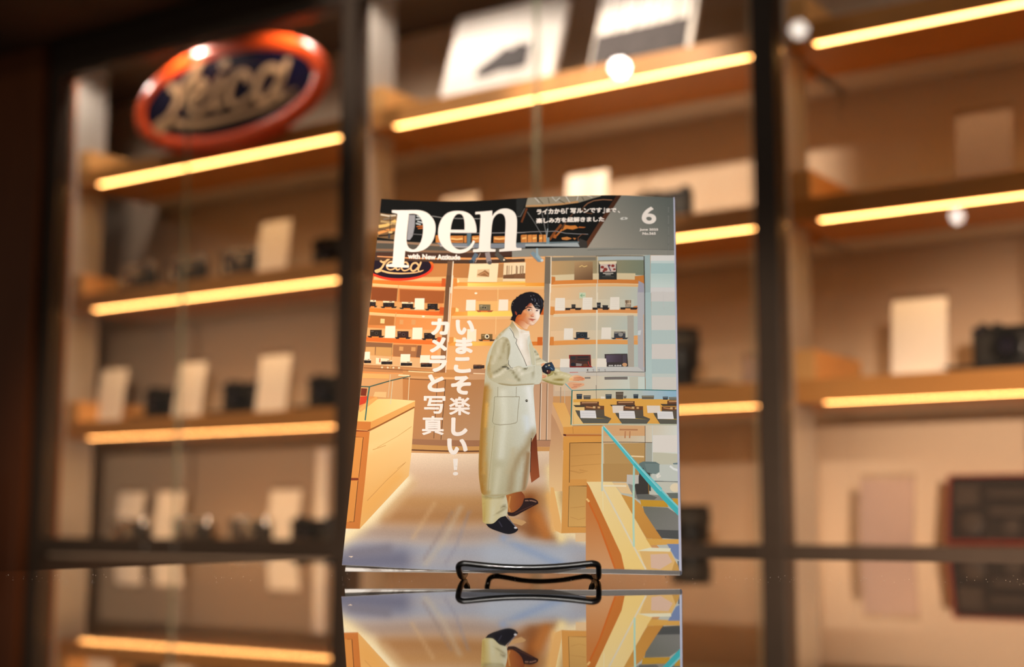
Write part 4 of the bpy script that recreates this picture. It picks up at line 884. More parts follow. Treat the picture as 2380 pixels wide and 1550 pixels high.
[8,[[144.8,96.5],[146.7,96.2],[171.3,95.9],[171.3,96.9],[146.7,97.3],[144.8,97.5]],[200,118,50],0,0,0,[]],
[8,[[144.5,97.8],[146.6,97.4],[146.6,96.1],[144.8,96.4]],[96,36,26],0,0,0,[]],
[7,[[144.8,95.8],[171.6,95.9],[171.8,54.9],[145,55.2]],[230,164,78],0,0,0,[]],
[8,[[149.2,91],[171.4,91.1],[171.4,61],[149.5,61.4]],["lin",[149.52,90.28],[206,152,82],[171.17,61.15],[236,178,100]],0,0,0,[]],
[9,[[171.4,91.1],[149.1,91],[149.4,61.3],[149.8,61.3],[149.5,90.7],[171.4,90.6]],[86,56,30],0,0,0,[]],
[9,[[149.9,69.8],[156.3,68],[162.2,69.5],[156.3,70.5],[156.3,70.3],[162,69.5],[156.3,68.2],[150,70]],[190,136,70],0,0,0,[]],
[9,[[150.4,73.2],[170.5,74.8],[170.5,75],[150.4,73.5]],[190,136,70],0,0,0,[]],
[9,[[150.3,80.8],[170.4,82],[170.4,82.3],[150.2,81]],[190,136,70],0,0,0,[]],
[8,[[145.3,63.7],[161.3,63.5],[161.3,61.8],[161.4,24.9],[144.9,24.9]],[226,162,82],0,0,0,[]],
[9,[[149.5,58.8],[161.4,58.7],[161.6,29.1],[149.4,29.4]],["lin",[149.73,58.09],[206,160,92],[161.34,29.37],[226,176,100]],0,0,0,[]],
[10,[[161.4,58.8],[149.3,58.8],[149.4,29.3],[161.3,29],[161.3,29.3],[149.7,29.4],[149.6,58.7],[161.4,58.4]],[90,60,32],0,0,0,[]],
[9,[[154.4,24.6],[161.4,24.6],[161.5,18.9],[154.6,18.9]],[240,204,156],0,0,0,[]],
[9,[[150,70.1],[157.2,68.6],[161.8,69.6],[156.1,70.8],[156.1,70.6],[161.6,69.5],[157.2,68.8],[150,70.3]],[190,134,70],0,0,0,[]],
[9,[[150.7,36.3],[156.2,34.3],[160.8,35.4],[160.7,35.6],[156.3,34.5],[150.7,36.5]],[190,134,70],0,0,0,[]],
[9,[[150.6,42.7],[160.6,43.7],[160.6,44],[150.6,42.9]],[190,134,70],0,0,0,[]],
[8,[[137,58.4],[139.1,57.8],[144.8,31.2],[144.8,24.9],[140.9,27],[137.4,42.1]],[246,190,116],0,0,0,[]],
[8,[[150,131.2],[224.1,132.5],[223.6,106.1],[149.9,104.3]],["lin",[151.42,129.16],[236,206,158],[221.84,128.62],[168,206,226]],0,0,0,[]],
[9,[[151,124.3],[224,125.7],[223.6,106.4],[151.4,105]],[236,178,84],0,0,0,[]],
[9,[[151,121.9],[158.1,121.8],[176.6,104.8],[151.9,105]],[244,206,134],0,0,0,[]],
[9,[[199.2,131.3],[224.1,132.4],[224,125.7],[199.1,124.7]],["lin",[200.23,129.54],[190,206,210],[224,128.71],[150,196,226]],0,0,0,[]],
[10,[[153.1,128.4],[157.2,128.3],[157,124.4],[153.4,124.4]],[52,62,72],0,0,0,[]],
[11,[[153.4,127],[156.8,126.9],[156.8,127.4],[153.4,127.4]],[102,112,122],0,0,0,[]],
[10,[[158,127.2],[163.2,127.2],[163,124.1],[158.3,124.2]],[96,92,84],0,0,0,[]],
[11,[[158.3,126.1],[162.8,126],[162.8,126.5],[158.3,126.6]],[146,142,134],0,0,0,[]],
[10,[[173.4,128],[177.8,128],[177.6,124.4],[173.7,124.3]],[66,76,82],0,0,0,[]],
[11,[[173.8,126.6],[177.5,126.7],[177.5,127.2],[173.8,127.1]],[116,126,132],0,0,0,[]],
[10,[[180.5,129.9],[185.9,130.1],[185.7,124.3],[180.7,124.2]],[96,84,70],0,0,0,[]],
[11,[[180.8,128],[185.6,128.1],[185.6,128.6],[180.8,128.4]],[146,134,120],0,0,0,[]],
[10,[[192.8,128.4],[196.3,128.5],[196.1,125.2],[193,125.1]],[56,66,76],0,0,0,[]],
[11,[[193.1,127.2],[195.9,127.3],[195.9,127.8],[193.1,127.7]],[106,116,126],0,0,0,[]],
[10,[[198.6,127.5],[207.2,127.9],[207,125.1],[198.8,124.8]],[110,104,88],0,0,0,[]],
[11,[[198.9,126.5],[206.9,126.8],[206.9,127.3],[198.9,127]],[160,154,138],0,0,0,[]],
[10,[[213.2,127.3],[217,127.5],[216.7,125],[213.4,124.9]],[70,80,86],0,0,0,[]],
[11,[[213.5,126.4],[216.6,126.5],[216.6,127],[213.5,126.9]],[120,130,136],0,0,0,[]],
[10,[[217.5,127.2],[223.4,127.5],[223.2,125],[217.7,124.8]],[110,112,104],0,0,0,[]],
[11,[[217.8,126.2],[223.1,126.5],[223.1,127],[217.8,126.7]],[160,162,154],0,0,0,[]],
[10,[[185.9,127],[188.1,127.1],[187.8,125],[186.1,124.9]],[110,110,104],0,0,0,[]],
[11,[[186.2,126.2],[187.7,126.2],[187.7,126.7],[186.2,126.6]],[160,160,154],0,0,0,[]],
[10,[[169.9,126.2],[173.2,126.1],[173,124.3],[170.2,124.3]],[230,220,200],0,0,0,[]],
[11,[[170.3,125.4],[172.9,125.3],[172.9,125.8],[170.3,125.9]],[255,255,250],0,0,0,[]],
[10,[[155.9,122.4],[168.9,122.2],[168.9,119.3],[155.9,119.5]],[106,70,48],0,0,0,[]],
[11,[[157,121],[167.8,121],[167.8,121.8],[157,121.8]],[206,156,110],0,0,0,[]],
[10,[[151.1,119.8],[169.5,119.3],[168.9,117.9],[152.7,118.2]],[70,60,52],0,0,0,[]],
[10,[[181.3,122.7],[193.7,123],[193.7,120.1],[181.3,119.8]],[106,70,48],0,0,0,[]],
[11,[[182.4,121.3],[192.7,121.7],[192.7,122.5],[182.4,122.1]],[206,156,110],0,0,0,[]],
[10,[[176.5,119.8],[194.3,120.1],[193.7,118.6],[178.1,118.3]],[70,60,52],0,0,0,[]],
[10,[[216.4,124.4],[223.9,124.8],[223.9,121.8],[216.3,121.5]],[106,70,48],0,0,0,[]],
[11,[[217.5,123.1],[222.8,123.4],[222.8,124.3],[217.4,123.9]],[206,156,110],0,0,0,[]],
[10,[[211.5,121.5],[224.4,121.8],[223.9,120.4],[213.1,120]],[70,60,52],0,0,0,[]],
[10,[[152.5,115.8],[166.6,114.1],[177.6,109.3],[175.3,105.4],[158.2,105.6],[154.2,111.9]],[90,86,76],0,0,0,[]],
[11,[[157.7,112.4],[167.4,109.6],[177.7,108.8],[167.5,107.7],[158,109.4]],[200,170,60],0,0,0,[]],
[11,[[156.6,109.5],[177.6,109],[175.3,105.4],[158.2,105.5]],[98,96,86],0,0,0,[]],
[12,[[155.8,115.5],[166.6,115.2],[167.4,109.3],[156.3,109.6]],[236,236,238],0,0,0,[]],
[13,[[156.9,113.2],[166.3,113],[166.3,113.2],[156.9,113.5]],[196,200,206],0,0,0,[]],
[13,[[156.9,111.7],[166.6,111.5],[166.6,111.7],[156.9,112]],[204,206,212],0,0,0,[]],
[11,[[158.9,119],[172.4,118.8],[172.9,111.4],[167.4,111.1],[166.6,115],[159,115.4]],[96,86,72],0,0,0,[]],
[12,[[159.1,119.2],[172.6,118.9],[172.6,116],[159.1,116.3]],[112,72,46],0,0,0,[]],
[13,[[160,117.6],[166.5,116.7],[166.6,117.6],[160.1,118.6]],[196,140,90],0,0,0,[]],
[13,[[164.8,118.5],[166.5,118.5],[166.5,117],[164.8,117]],[220,190,140],0,0,0,[]],
[13,[[168,118.3],[169.8,118.3],[169.8,116.9],[168.1,116.9]],[214,170,110],0,0,0,[]],
[10,[[179.5,115.4],[193.5,114.2],[204.4,109.8],[202,105.9],[185,105.4],[181.1,111.5]],[90,86,76],0,0,0,[]],
[11,[[184.6,112.2],[194.3,109.8],[204.4,109.3],[194.2,107.8],[184.9,109.2]],[200,170,60],0,0,0,[]],
[11,[[183.5,109.3],[204.4,109.4],[202,105.8],[185,105.3]],[98,96,86],0,0,0,[]],
[12,[[182.7,115.2],[193.5,115.3],[194.3,109.5],[183.2,109.3]],[236,236,238],0,0,0,[]],
[13,[[183.8,113],[193.2,113.1],[193.2,113.3],[183.8,113.2]],[196,200,206],0,0,0,[]],
[13,[[183.8,111.5],[193.4,111.6],[193.5,111.8],[183.8,111.7]],[204,206,212],0,0,0,[]],
[11,[[185.9,118.8],[199.4,119.1],[199.8,111.7],[194.3,111.3],[193.5,115.1],[185.9,115.2]],[96,86,72],0,0,0,[]],
[12,[[186,119],[199.5,119.2],[199.5,116.3],[186,116.1]],[112,72,46],0,0,0,[]],
[13,[[186.9,117.5],[193.4,116.8],[193.5,117.7],[187.1,118.5]],[196,140,90],0,0,0,[]],
[13,[[191.7,118.5],[193.5,118.6],[193.5,117.1],[191.7,117.1]],[220,190,140],0,0,0,[]],
[13,[[195,118.5],[196.7,118.5],[196.7,117.1],[195,117]],[214,170,110],0,0,0,[]],
[10,[[206,115.8],[219.9,114.9],[230.8,110.3],[228.3,106.5],[211.3,105.9],[207.6,112]],[90,86,76],0,0,0,[]],
[11,[[211,112.7],[220.7,110.4],[230.8,109.9],[220.6,108.5],[211.3,109.8]],[200,170,60],0,0,0,[]],
[11,[[209.9,109.8],[230.8,110],[228.3,106.4],[211.3,105.9]],[98,96,86],0,0,0,[]],
[12,[[209.2,115.7],[219.9,115.9],[220.7,110.1],[209.6,109.8]],[236,236,238],0,0,0,[]],
[13,[[210.2,113.5],[219.6,113.8],[219.6,114],[210.2,113.7]],[196,200,206],0,0,0,[]],
[13,[[210.2,112],[219.9,112.3],[219.9,112.5],[210.2,112.2]],[204,206,212],0,0,0,[]],
[11,[[212.4,119.4],[225.9,119.8],[226.2,112.4],[220.7,111.9],[219.9,115.8],[212.4,115.8]],[96,86,72],0,0,0,[]],
[12,[[212.6,119.5],[226,119.9],[226,117],[212.5,116.7]],[112,72,46],0,0,0,[]],
[13,[[213.5,118.1],[219.9,117.4],[220,118.4],[213.6,119]],[196,140,90],0,0,0,[]],
[13,[[218.3,119.2],[220,119.2],[220,117.8],[218.2,117.7]],[220,190,140],0,0,0,[]],
[13,[[221.5,119.2],[223.2,119.3],[223.2,117.8],[221.5,117.7]],[214,170,110],0,0,0,[]],
[10,[[178.1,119.2],[187.3,119.4],[187.8,113.8],[178.7,113.5]],[238,226,214],0,0,0,[]],
[10,[[202.1,119.9],[211.2,120.2],[211.7,114.6],[202.6,114.2]],[238,226,214],0,0,0,[]],
[13,[[150,130.9],[224.1,132.2],[224.1,132.8],[150,131.4]],[44,130,132],0,0,0,[]],
[13,[[145.1,136.5],[149.9,131],[150.2,131.3],[145.4,136.9]],[120,190,196],0,0,0,[]],
[13,[[149.6,131.2],[149.5,104.5],[150.2,104.5],[150.4,131.1]],[40,124,120],0,0,0,[]],
[13,[[149.9,104],[171.3,104.1],[223.6,105.7],[223.6,106.4],[171.2,104.8],[149.9,104.7]],[206,214,190],0,0,0,[]],
[12,[[144.6,135.5],[145,121.4],[145.3,121.4],[144.9,135.5]],[206,206,190],0,0,0,[]],
[12,[[166.7,135.1],[167,124.1],[167.3,124.1],[167,135.1]],[120,110,96],0,0,0,[]],
[8,[[171.3,104.1],[223.6,105.7],[222.8,56.3],[171.8,54.9]],["lin",[173.42,101.22],[222,186,140],[221.24,88.54],[226,232,226]],0,0,0,[]],
[9,[[172.7,90],[201.1,91.3],[200.7,62.9],[173.3,62.3]],[196,158,100],0,0,0,[]],
[9,[[201.4,91.3],[205.6,91.5],[205.4,63.1],[201,63]],[176,180,170],0,0,0,[]],
[9,[[205.7,97.3],[223.5,98],[223.3,85.1],[205.6,84.4]],[236,232,226],0,0,0,[]],
[9,[[205.6,84.4],[223.3,83.9],[222.9,63.2],[205.4,62.5]],[206,206,186],0,0,0,[]],
[9,[[172.9,103.6],[200.9,104.3],[200.9,96.6],[172.9,95.9]],[226,178,128],0,0,0,[]],
[10,[[171.4,90.9],[205.9,91.5],[205.9,91.9],[171.4,91.3]],[90,70,56],0,0,0,[]],
[10,[[200.7,104.3],[200.6,76.1],[201,76.2],[201.1,104.3]],[110,94,80],0,0,0,[]],
[10,[[205.8,104.5],[205.3,62.5],[205.7,62.5],[206.2,104.5]],[214,224,222],0,0,0,[]],
[10,[[183.3,100.3],[195.8,100.5],[195.8,101.6],[183.3,101.4]],[190,134,92],0,0,0,[]],
[10,[[186.9,99.8],[186.6,94.5],[187.5,94.4],[187.7,99.8]],[200,140,96],0,0,0,[]],
[10,[[190.1,99.9],[189.8,94.5],[190.7,94.5],[190.9,99.8]],[200,140,96],0,0,0,[]],
[10,[[191,80.5],[200,80.3],[200,81.4],[191.1,81.5]],[252,226,180],0,0,0,[]],
[10,[[196.8,76],[199.5,77.3],[207.9,77.3],[210.8,75.6],[210.7,70.7],[208.9,68.1],[200,68.1],[196.3,70.8]],[106,126,126],0,0,0,[]],
[11,[[196.6,70.8],[204.2,68.8],[204.6,55.7],[196.8,55.5]],[74,78,74],0,0,0,[]],
[11,[[205.2,62.6],[222.9,63],[222.9,63.3],[205.2,63]],[96,104,104],0,0,0,[]],
[10,[[219.5,76.8],[223.2,77.3],[223.1,71.8],[221,72.8]],[120,140,146],0,0,0,[]],
[11,[[217.5,74.1],[219.7,71.8],[222.9,70.7],[223.2,71.7],[220.2,72.7],[218.2,74.8]],[232,240,242],0,0,0,[]],
[11,[[208.9,65],[211.5,66.8],[210.9,67.8],[208.3,66]],[236,236,228],0,0,0,[]],
[10,[[217.7,59.6],[220.8,62],[223.4,59.8],[223.3,56.4],[217.6,56.1]],[236,222,190],0,0,0,[]],
[11,[[188.4,67.2],[196.6,67.1],[196.6,61.1],[188.7,60.6]],[206,206,200],0,0,0,[]],
[10,[[196.8,72.6],[199.7,72.4],[199.9,55.5],[197.3,55.5]],[58,54,50],0,0,0,[]],
[9,[[172.3,74.5],[225.1,76],[224.3,-1.1],[172.5,57.9]],[196,200,190],0,0,0,[]],
[10,[[172.3,75],[196.7,75.6],[196.2,61.8],[172.5,61.8]],[190,150,92],0,0,0,[]],
[10,[[205.6,75.3],[225.1,76],[224.9,63.3],[205.5,63.4]],[206,214,208],0,0,0,[]],
[10,[[205.8,62.9],[224.9,63.1],[224.9,50.1],[200.2,49.3]],[206,208,196],0,0,0,[]],
[11,[[224.3,58.9],[223.9,57.4],[223,56.2],[221.5,55.6],[220,55.5],[218.6,56.1],[217.6,57.2],[217.3,58.6],[217.7,60],[218.7,61.2],[220.1,61.9],[221.6,62],[223,61.4],[224,60.3]],[240,226,196],0,0,0,[]],
[10,[[200.3,75.7],[210.4,76],[210.4,69.9],[207.8,68.2],[202.3,69.1]],[120,140,140],0,0,0,[]],
[11,[[217.1,74],[219.7,71.8],[224.8,70.3],[225.2,71.7],[220.3,73.2],[217.9,75.2]],[240,246,246],0,0,0,[]],
[11,[[208.7,66.1],[210.7,68.4],[210,69.2],[207.9,67]],[240,240,232],0,0,0,[]],
[11,[[196.9,67.8],[202.8,66.9],[203.2,53.2],[194.7,53],[193.7,59.5]],[64,60,56],0,0,0,[]],
[12,[[188.5,67.1],[196.3,66.8],[196.3,60.8],[188.2,60.3]],[206,202,196],0,0,0,[]],
[12,[[202.5,64.1],[202.9,53.2],[203.4,53.2],[203,64.2]],[150,110,40],0,0,0,[]],
[10,[[205.8,63],[224.9,62.8],[224.9,63.1],[205.8,63.3]],[90,110,112],0,0,0,[]],
[10,[[189.1,60.7],[194.7,59],[202.7,53.2],[224.7,52.3],[224.9,50.1],[198.7,47.6],[192.2,51.3]],[150,148,140],0,0,0,[]],
[11,[[194.7,53],[202.7,53.5],[208.7,51.2],[206.7,49.5],[195.7,49.7]],[106,108,104],0,0,0,[]],
[11,[[214.7,54.7],[224.8,55],[224.7,51.2],[217.7,51]],[110,118,112],0,0,0,[]],
[11,[[197.2,49.2],[214.7,49],[216.1,44.4],[198.1,44.4]],[206,158,50],0,0,0,[]],
[11,[[218.7,51],[224.7,50.7],[224.8,45.3],[220.1,46.2]],[206,160,56],0,0,0,[]],
[11,[[199.1,44.4],[215.6,44.1],[224.5,37.7],[224.7,28.1],[207.5,28.1],[200.1,40.1]],["lin",[202.62,42.36],[118,120,112],[217.39,28.96],[132,132,128]],0,0,0.2,[]],
[11,[[207.5,28.1],[224.7,28.1],[224.7,21.8],[211.4,22.2]],[82,84,84],0,0,0,[]],
[9,[[161.3,61.7],[178.5,61.7],[185.6,51.6],[193.1,36.7],[203.9,16.9],[215,-1.4],[185.8,-0.2]],["lin",[167.42,60.68],[252,228,168],[192.63,2.58],[248,216,136]],0,0,0,[]],
[10,[[178.5,61.3],[188.1,61.3],[192.2,52.9],[184.6,53.8]],[240,208,156],0,0,0,[]],
[10,[[184.6,52.7],[192.2,50.7],[197.2,46.5],[208.5,28.7],[212.4,20.9],[201.5,22.1],[193.1,36.7]],["lin",[187.64,50.07],[216,160,76],[202.51,23.18],[206,146,66]],0,0,0,[]],
[10,[[201,21.6],[224.2,21.8],[224.4,18.6],[203.9,16.9]],[226,174,86],0,0,0,[]],
[10,[[196.6,13.1],[217.2,13.2],[219.1,9.1],[224,-1.1],[200.9,0.2]],[232,190,120],0,0,0,[]],
[11,[[203.9,10.7],[215.2,11.5],[218.1,5.9],[210.2,0.5],[204.3,1.4]],[226,192,170],0,0,0,[]],
[10,[[214.8,18.3],[224.4,18.6],[224.4,6.1],[220.1,8.6]],[122,142,186],0,0,0,[]],
[11,[[221.5,6.5],[224.4,7.1],[224.4,-1.1],[221.9,-0.7]],[96,104,112],0,0,0,[]],
[11,[[217.5,-0.8],[220,7],[221.9,3.5],[222.8,-1.2]],[206,160,84],0,0,0,[]],
[12,[[203.4,15.3],[217.2,15.3],[216.7,12.9],[195.1,12.8]],[240,236,206],0,0,0,[]],
[12,[[171.5,57.6],[180.2,40.4],[192.7,15.3],[200.4,-0.1],[201.4,0.5],[193.6,15.9],[181.2,41],[172.5,58.2]],[236,226,200],0,0,0,[]],
[12,[[171,74.5],[171.4,61.2],[172.5,61.2],[172.1,74.5]],[214,214,196],0,0,0,[]],
[11,[[171.6,60.6],[172.3,40.5],[173,40.6],[172.3,60.7]],[250,232,180],0,0,0,[]],
[12,[[192.6,74.9],[192.2,51.8],[192.2,30.3],[192.5,15.6],[193.8,15.6],[193.5,30.4],[193.6,51.9],[193.9,74.9]],[190,226,206],0,0,0,[]],
[12,[[172.5,58.1],[188.1,58.2],[188.1,59.4],[172.5,59.3]],[250,238,206],0,0,0,[]],
[9,[[161,48.7],[162,49.2],[163.6,47.1],[169.8,33.1],[180.9,-0.1],[161.7,-0.2]],["lin",[163.73,36.3],[206,130,66],[166.19,2.1],[214,160,112]],0,0,0,[]],
[10,[[161.4,61.3],[163.4,58],[184.8,10.2],[187,-0.1],[181.4,-0.3],[169.8,30.9],[161.5,48.7]],[206,122,50],0,0,0,[]],
[11,[[161.5,48.7],[169.3,31.3],[180.4,-0.3],[181.4,0.2],[170.3,31.7],[162.5,49.2]],[214,110,34],0,0,0,[]],
[11,[[161,48.8],[162.8,46.6],[163.8,47.5],[162,49.7]],[250,206,130],0,0,0,[]],
[13,[[171.2,102.1],[181.7,88.7],[193.5,73.1],[201.6,62.6],[208.6,54],[212.1,57.7],[204.6,65.7],[195.9,75.4],[183.5,90.5],[172.4,103.3]],[86,202,212],0,0,0,[]],
[14,[[172.1,103.3],[182.8,90],[195.6,73.8],[211.1,55.7],[211.6,56.2],[196,74.2],[183.3,90.5],[172.6,103.7]],[176,232,236],0,0,0,[]],
[13,[[192.7,74.6],[199.1,66.2],[208.9,53.7],[224,36.8],[226.9,39.8],[211.5,56.4],[201.4,68.5],[194.6,76.4]],[70,190,200],0,0,0,[]],
[14,[[194.4,75.8],[202.4,66.5],[212.3,54.8],[225.6,40.5],[226.4,41.4],[213.1,55.6],[203.1,67.2],[195,76.4]],[130,214,222],0,0,0,[]],
[13,[[171,102.7],[171.2,54.9],[172.3,54.9],[172.1,102.7]],[206,222,206],0,0,0,[]],
[12,[[192.8,73.1],[192.5,55.4],[193.6,55.4],[194,73.1]],[170,214,206],0,0,0,[]],
[8,[[32.4,209.4],[39.4,209.7],[39.9,200],[32.7,199.7]],[252,240,214],0,0,0,[]],
[8,[[12.8,184.6],[20,185.1],[20.6,175.1],[13.3,174.6]],[252,240,214],0,0,0,[]],
[8,[[32.7,184.3],[39.7,184.7],[40.2,175],[33,174.6]],[252,240,214],0,0,0,[]],
[8,[[70.5,208.8],[77.4,208.7],[77.7,199.5],[70.6,199.6]],[252,240,214],0,0,0,[]],
[8,[[25.8,161.9],[32.6,162.2],[33,153.4],[26.1,153.1]],[252,240,214],0,0,0,[]],
[8,[[39.9,161.7],[46.9,162],[47.1,155.4],[40,155.1]],[252,240,214],0,0,0,[]],
[8,[[0.1,162.1],[3.7,162.4],[4.2,155.5],[0.3,155.3]],[252,240,214],0,0,0,[]],
[8,[[72.6,183.9],[79.2,183.8],[79.6,173.8],[72.8,173.9]],[252,240,214],0,0,0,[]],
[8,[[71.3,208.7],[77.3,208.6],[77.6,199.4],[71.4,199.4]],[250,238,218],0,0,0,[]],
[8,[[94.7,208.1],[101.6,207.7],[101.8,198.3],[94.7,198.6]],[250,238,218],0,0,0,[]],
[8,[[136.3,207.2],[143.3,207],[143.4,196.3],[136.2,196.6]],[244,238,226],0,0,0,[]],
[8,[[156.3,206.9],[163.2,206.8],[163.1,196.6],[156.1,196.7]],[244,238,226],0,0,0,[]],
[8,[[176.2,207],[182.8,207.2],[182.7,196.6],[175.9,196.4]],[244,238,226],0,0,0,[]],
[8,[[143.3,181.6],[149.7,181.4],[149.7,172.1],[143.2,172.3]],[244,238,226],0,0,0,[]],
[8,[[170.2,181.7],[177,181.7],[176.9,172.2],[169.9,172.3]],[244,238,226],0,0,0,[]],
[8,[[141.2,156.8],[147.8,156.6],[147.8,149.8],[140.9,150]],[244,238,226],0,0,0,[]],
[8,[[167.4,156.5],[174.1,156.4],[174,149.5],[167.1,149.6]],[244,238,226],0,0,0,[]],
[9,[[137.1,205.4],[142.5,205.2],[142.5,205.4],[137.1,205.6]],[226,218,208],0,0,0,[]],
[9,[[137.1,203.8],[142.5,203.6],[142.5,203.8],[137.1,204]],[226,218,208],0,0,0,[]],
[9,[[137.2,202.2],[142.6,202.1],[142.6,202.2],[137.2,202.4]],[226,218,208],0,0,0,[]],
[9,[[137.2,200.7],[142.6,200.5],[142.6,200.7],[137.2,200.8]],[226,218,208],0,0,0,[]],
[9,[[137.2,199.1],[142.6,198.9],[142.6,199.1],[137.2,199.3]],[226,218,208],0,0,0,[]],
[9,[[157,205.1],[162.3,205],[162.3,205.2],[157,205.3]],[226,218,208],0,0,0,[]],
[9,[[157,203.5],[162.4,203.4],[162.4,203.6],[157,203.7]],[226,218,208],0,0,0,[]],
[9,[[157,201.9],[162.4,201.8],[162.4,202],[157,202.1]],[226,218,208],0,0,0,[]],
[9,[[157.1,200.4],[162.4,200.3],[162.4,200.4],[157.1,200.6]],[226,218,208],0,0,0,[]],
[9,[[157.1,198.8],[162.4,198.7],[162.4,198.9],[157.1,199]],[226,218,208],0,0,0,[]],
[9,[[176.9,205.3],[182,205.4],[182,205.6],[176.9,205.4]],[226,218,208],0,0,0,[]],
[9,[[176.9,203.7],[182,203.8],[182,204],[176.9,203.9]],[226,218,208],0,0,0,[]],
[9,[[176.9,202.1],[182,202.3],[182,202.4],[176.9,202.3]],[226,218,208],0,0,0,[]],
[9,[[176.9,200.6],[182,200.7],[182,200.9],[176.9,200.7]],[226,218,208],0,0,0,[]],
[9,[[176.9,199],[182,199.1],[182,199.3],[176.9,199.2]],[226,218,208],0,0,0,[]],
[8,[[-0.4,205.4],[4,205.7],[4.4,201.2],[-0,200.9]],[40,32,30],0,0,0,[]],
[9,[[-0.5,205.8],[4,205.9],[4.1,204.5],[-0.3,204.3]],[250,226,186],0,0,0,[]],
[10,[[2,205.6],[3.1,205.6],[3.2,205],[2.1,204.9]],[70,60,54],0,0,0,[]],
[10,[[3.3,203.1],[3.2,202.4],[2.9,202],[2.4,201.8],[1.8,201.9],[1.4,202.3],[1.2,202.9],[1.3,203.5],[1.6,204],[2.1,204.2],[2.7,204.1],[3.1,203.6]],[66,58,56],0,0,0,[]],
[11,[[2.8,203],[2.8,202.6],[2.5,202.4],[2.1,202.3],[1.8,202.6],[1.7,202.9],[1.8,203.3],[2,203.6],[2.4,203.6],[2.7,203.4]],[24,20,24],0,0,0,[]],
[10,[[0.1,203.9],[1.1,204.1],[1,204.5],[-0,204.3]],[110,102,100],0,0,0,[]],
[8,[[-1.2,200.9],[5.5,201.3],[5,200],[-0.4,199.7]],[44,34,32],0,0,0,[]],
[9,[[0.7,200.5],[3.4,200.6],[3.4,199.8],[0.8,199.7]],[236,140,60],0,0,0,[]],
[8,[[9.3,205.4],[17.6,206],[17.9,201.5],[9.7,200.9]],[40,32,30],0,0,0,[]],
[9,[[9.3,205.7],[17.6,206.1],[17.7,204.8],[9.4,204.3]],[250,226,186],0,0,0,[]],
[10,[[13.8,205.7],[15.9,205.8],[16,205.2],[13.9,205.1]],[70,60,54],0,0,0,[]],
[10,[[15.1,203.2],[15,202.6],[14.7,202.1],[14.2,201.9],[13.7,202],[13.2,202.4],[13.1,203],[13.1,203.7],[13.5,204.1],[14,204.3],[14.5,204.2],[14.9,203.8]],[66,58,56],0,0,0,[]],
[11,[[14.6,203.2],[14.6,202.8],[14.3,202.5],[13.9,202.5],[13.6,202.7],[13.5,203.1],[13.6,203.5],[13.8,203.7],[14.2,203.8],[14.5,203.5]],[24,20,24],0,0,0,[]],
[10,[[10.1,203.9],[11.9,204.2],[11.9,204.6],[10.1,204.3]],[110,102,100],0,0,0,[]],
[8,[[7.7,200.8],[20,201.7],[18.9,200.3],[9,199.6]],[44,34,32],0,0,0,[]],
[9,[[11,200.5],[15.9,200.8],[16,200],[11.1,199.7]],[236,140,60],0,0,0,[]],
[8,[[23.1,205.4],[31.4,205.8],[31.7,201.3],[23.4,200.9]],[40,32,30],0,0,0,[]],
[9,[[23,205.8],[31.4,205.9],[31.5,204.6],[23.2,204.3]],[250,226,186],0,0,0,[]],
[10,[[27.6,205.6],[29.7,205.7],[29.8,205.1],[27.7,205]],[70,60,54],0,0,0,[]],
[10,[[28.9,203.1],[28.8,202.4],[28.4,202],[27.9,201.8],[27.4,201.9],[27,202.4],[26.8,203],[26.9,203.6],[27.2,204],[27.8,204.2],[28.3,204.1],[28.7,203.7]],[66,58,56],0,0,0,[]],
[11,[[28.4,203],[28.3,202.6],[28.1,202.4],[27.7,202.4],[27.4,202.6],[27.3,203],[27.4,203.4],[27.6,203.6],[28,203.7],[28.3,203.4]],[24,20,24],0,0,0,[]],
[10,[[23.9,203.9],[25.7,204.1],[25.6,204.6],[23.8,204.3]],[110,102,100],0,0,0,[]],
[8,[[21.4,200.8],[33.8,201.4],[32.6,200.1],[22.7,199.7]],[44,34,32],0,0,0,[]],
[9,[[24.7,200.5],[29.7,200.7],[29.8,199.9],[24.8,199.7]],[236,140,60],0,0,0,[]],
[8,[[41.9,205.2],[49.5,205.5],[49.8,200.9],[42.2,200.7]],[40,32,30],0,0,0,[]],
[10,[[47.3,202.8],[47.2,202.1],[46.8,201.7],[46.3,201.5],[45.8,201.6],[45.4,202.1],[45.2,202.7],[45.3,203.3],[45.6,203.8],[46.1,204],[46.7,203.8],[47.1,203.4]],[66,58,56],0,0,0,[]],
[11,[[46.8,202.7],[46.7,202.3],[46.5,202.1],[46.1,202.1],[45.8,202.3],[45.6,202.7],[45.7,203.1],[46,203.4],[46.4,203.4],[46.7,203.1]],[24,20,24],0,0,0,[]],
[10,[[42.6,203.6],[44.3,203.9],[44.2,204.3],[42.5,204.1]],[110,102,100],0,0,0,[]],
[8,[[40.3,200.6],[51.7,201],[50.6,199.7],[41.5,199.3]],[44,34,32],0,0,0,[]],
[9,[[43.4,200.2],[47.9,200.3],[48,199.5],[43.4,199.3]],[236,140,60],0,0,0,[]],
[8,[[2.1,180.6],[10.5,181.2],[10.9,176.2],[2.5,175.6]],[50,40,30],0,0,0,[]],
[10,[[8.1,178.1],[8,177.4],[7.6,176.9],[7.1,176.7],[6.5,176.8],[6,177.3],[5.8,177.9],[5.9,178.6],[6.3,179.1],[6.8,179.3],[7.4,179.2],[7.9,178.7]],[76,66,56],0,0,0,[]],
[11,[[7.6,178],[7.5,177.6],[7.2,177.3],[6.8,177.3],[6.5,177.5],[6.3,178],[6.4,178.4],[6.7,178.7],[7.1,178.7],[7.4,178.5]],[24,20,24],0,0,0,[]],
[10,[[2.9,178.9],[4.8,179.2],[4.7,179.7],[2.8,179.4]],[120,110,100],0,0,0,[]],
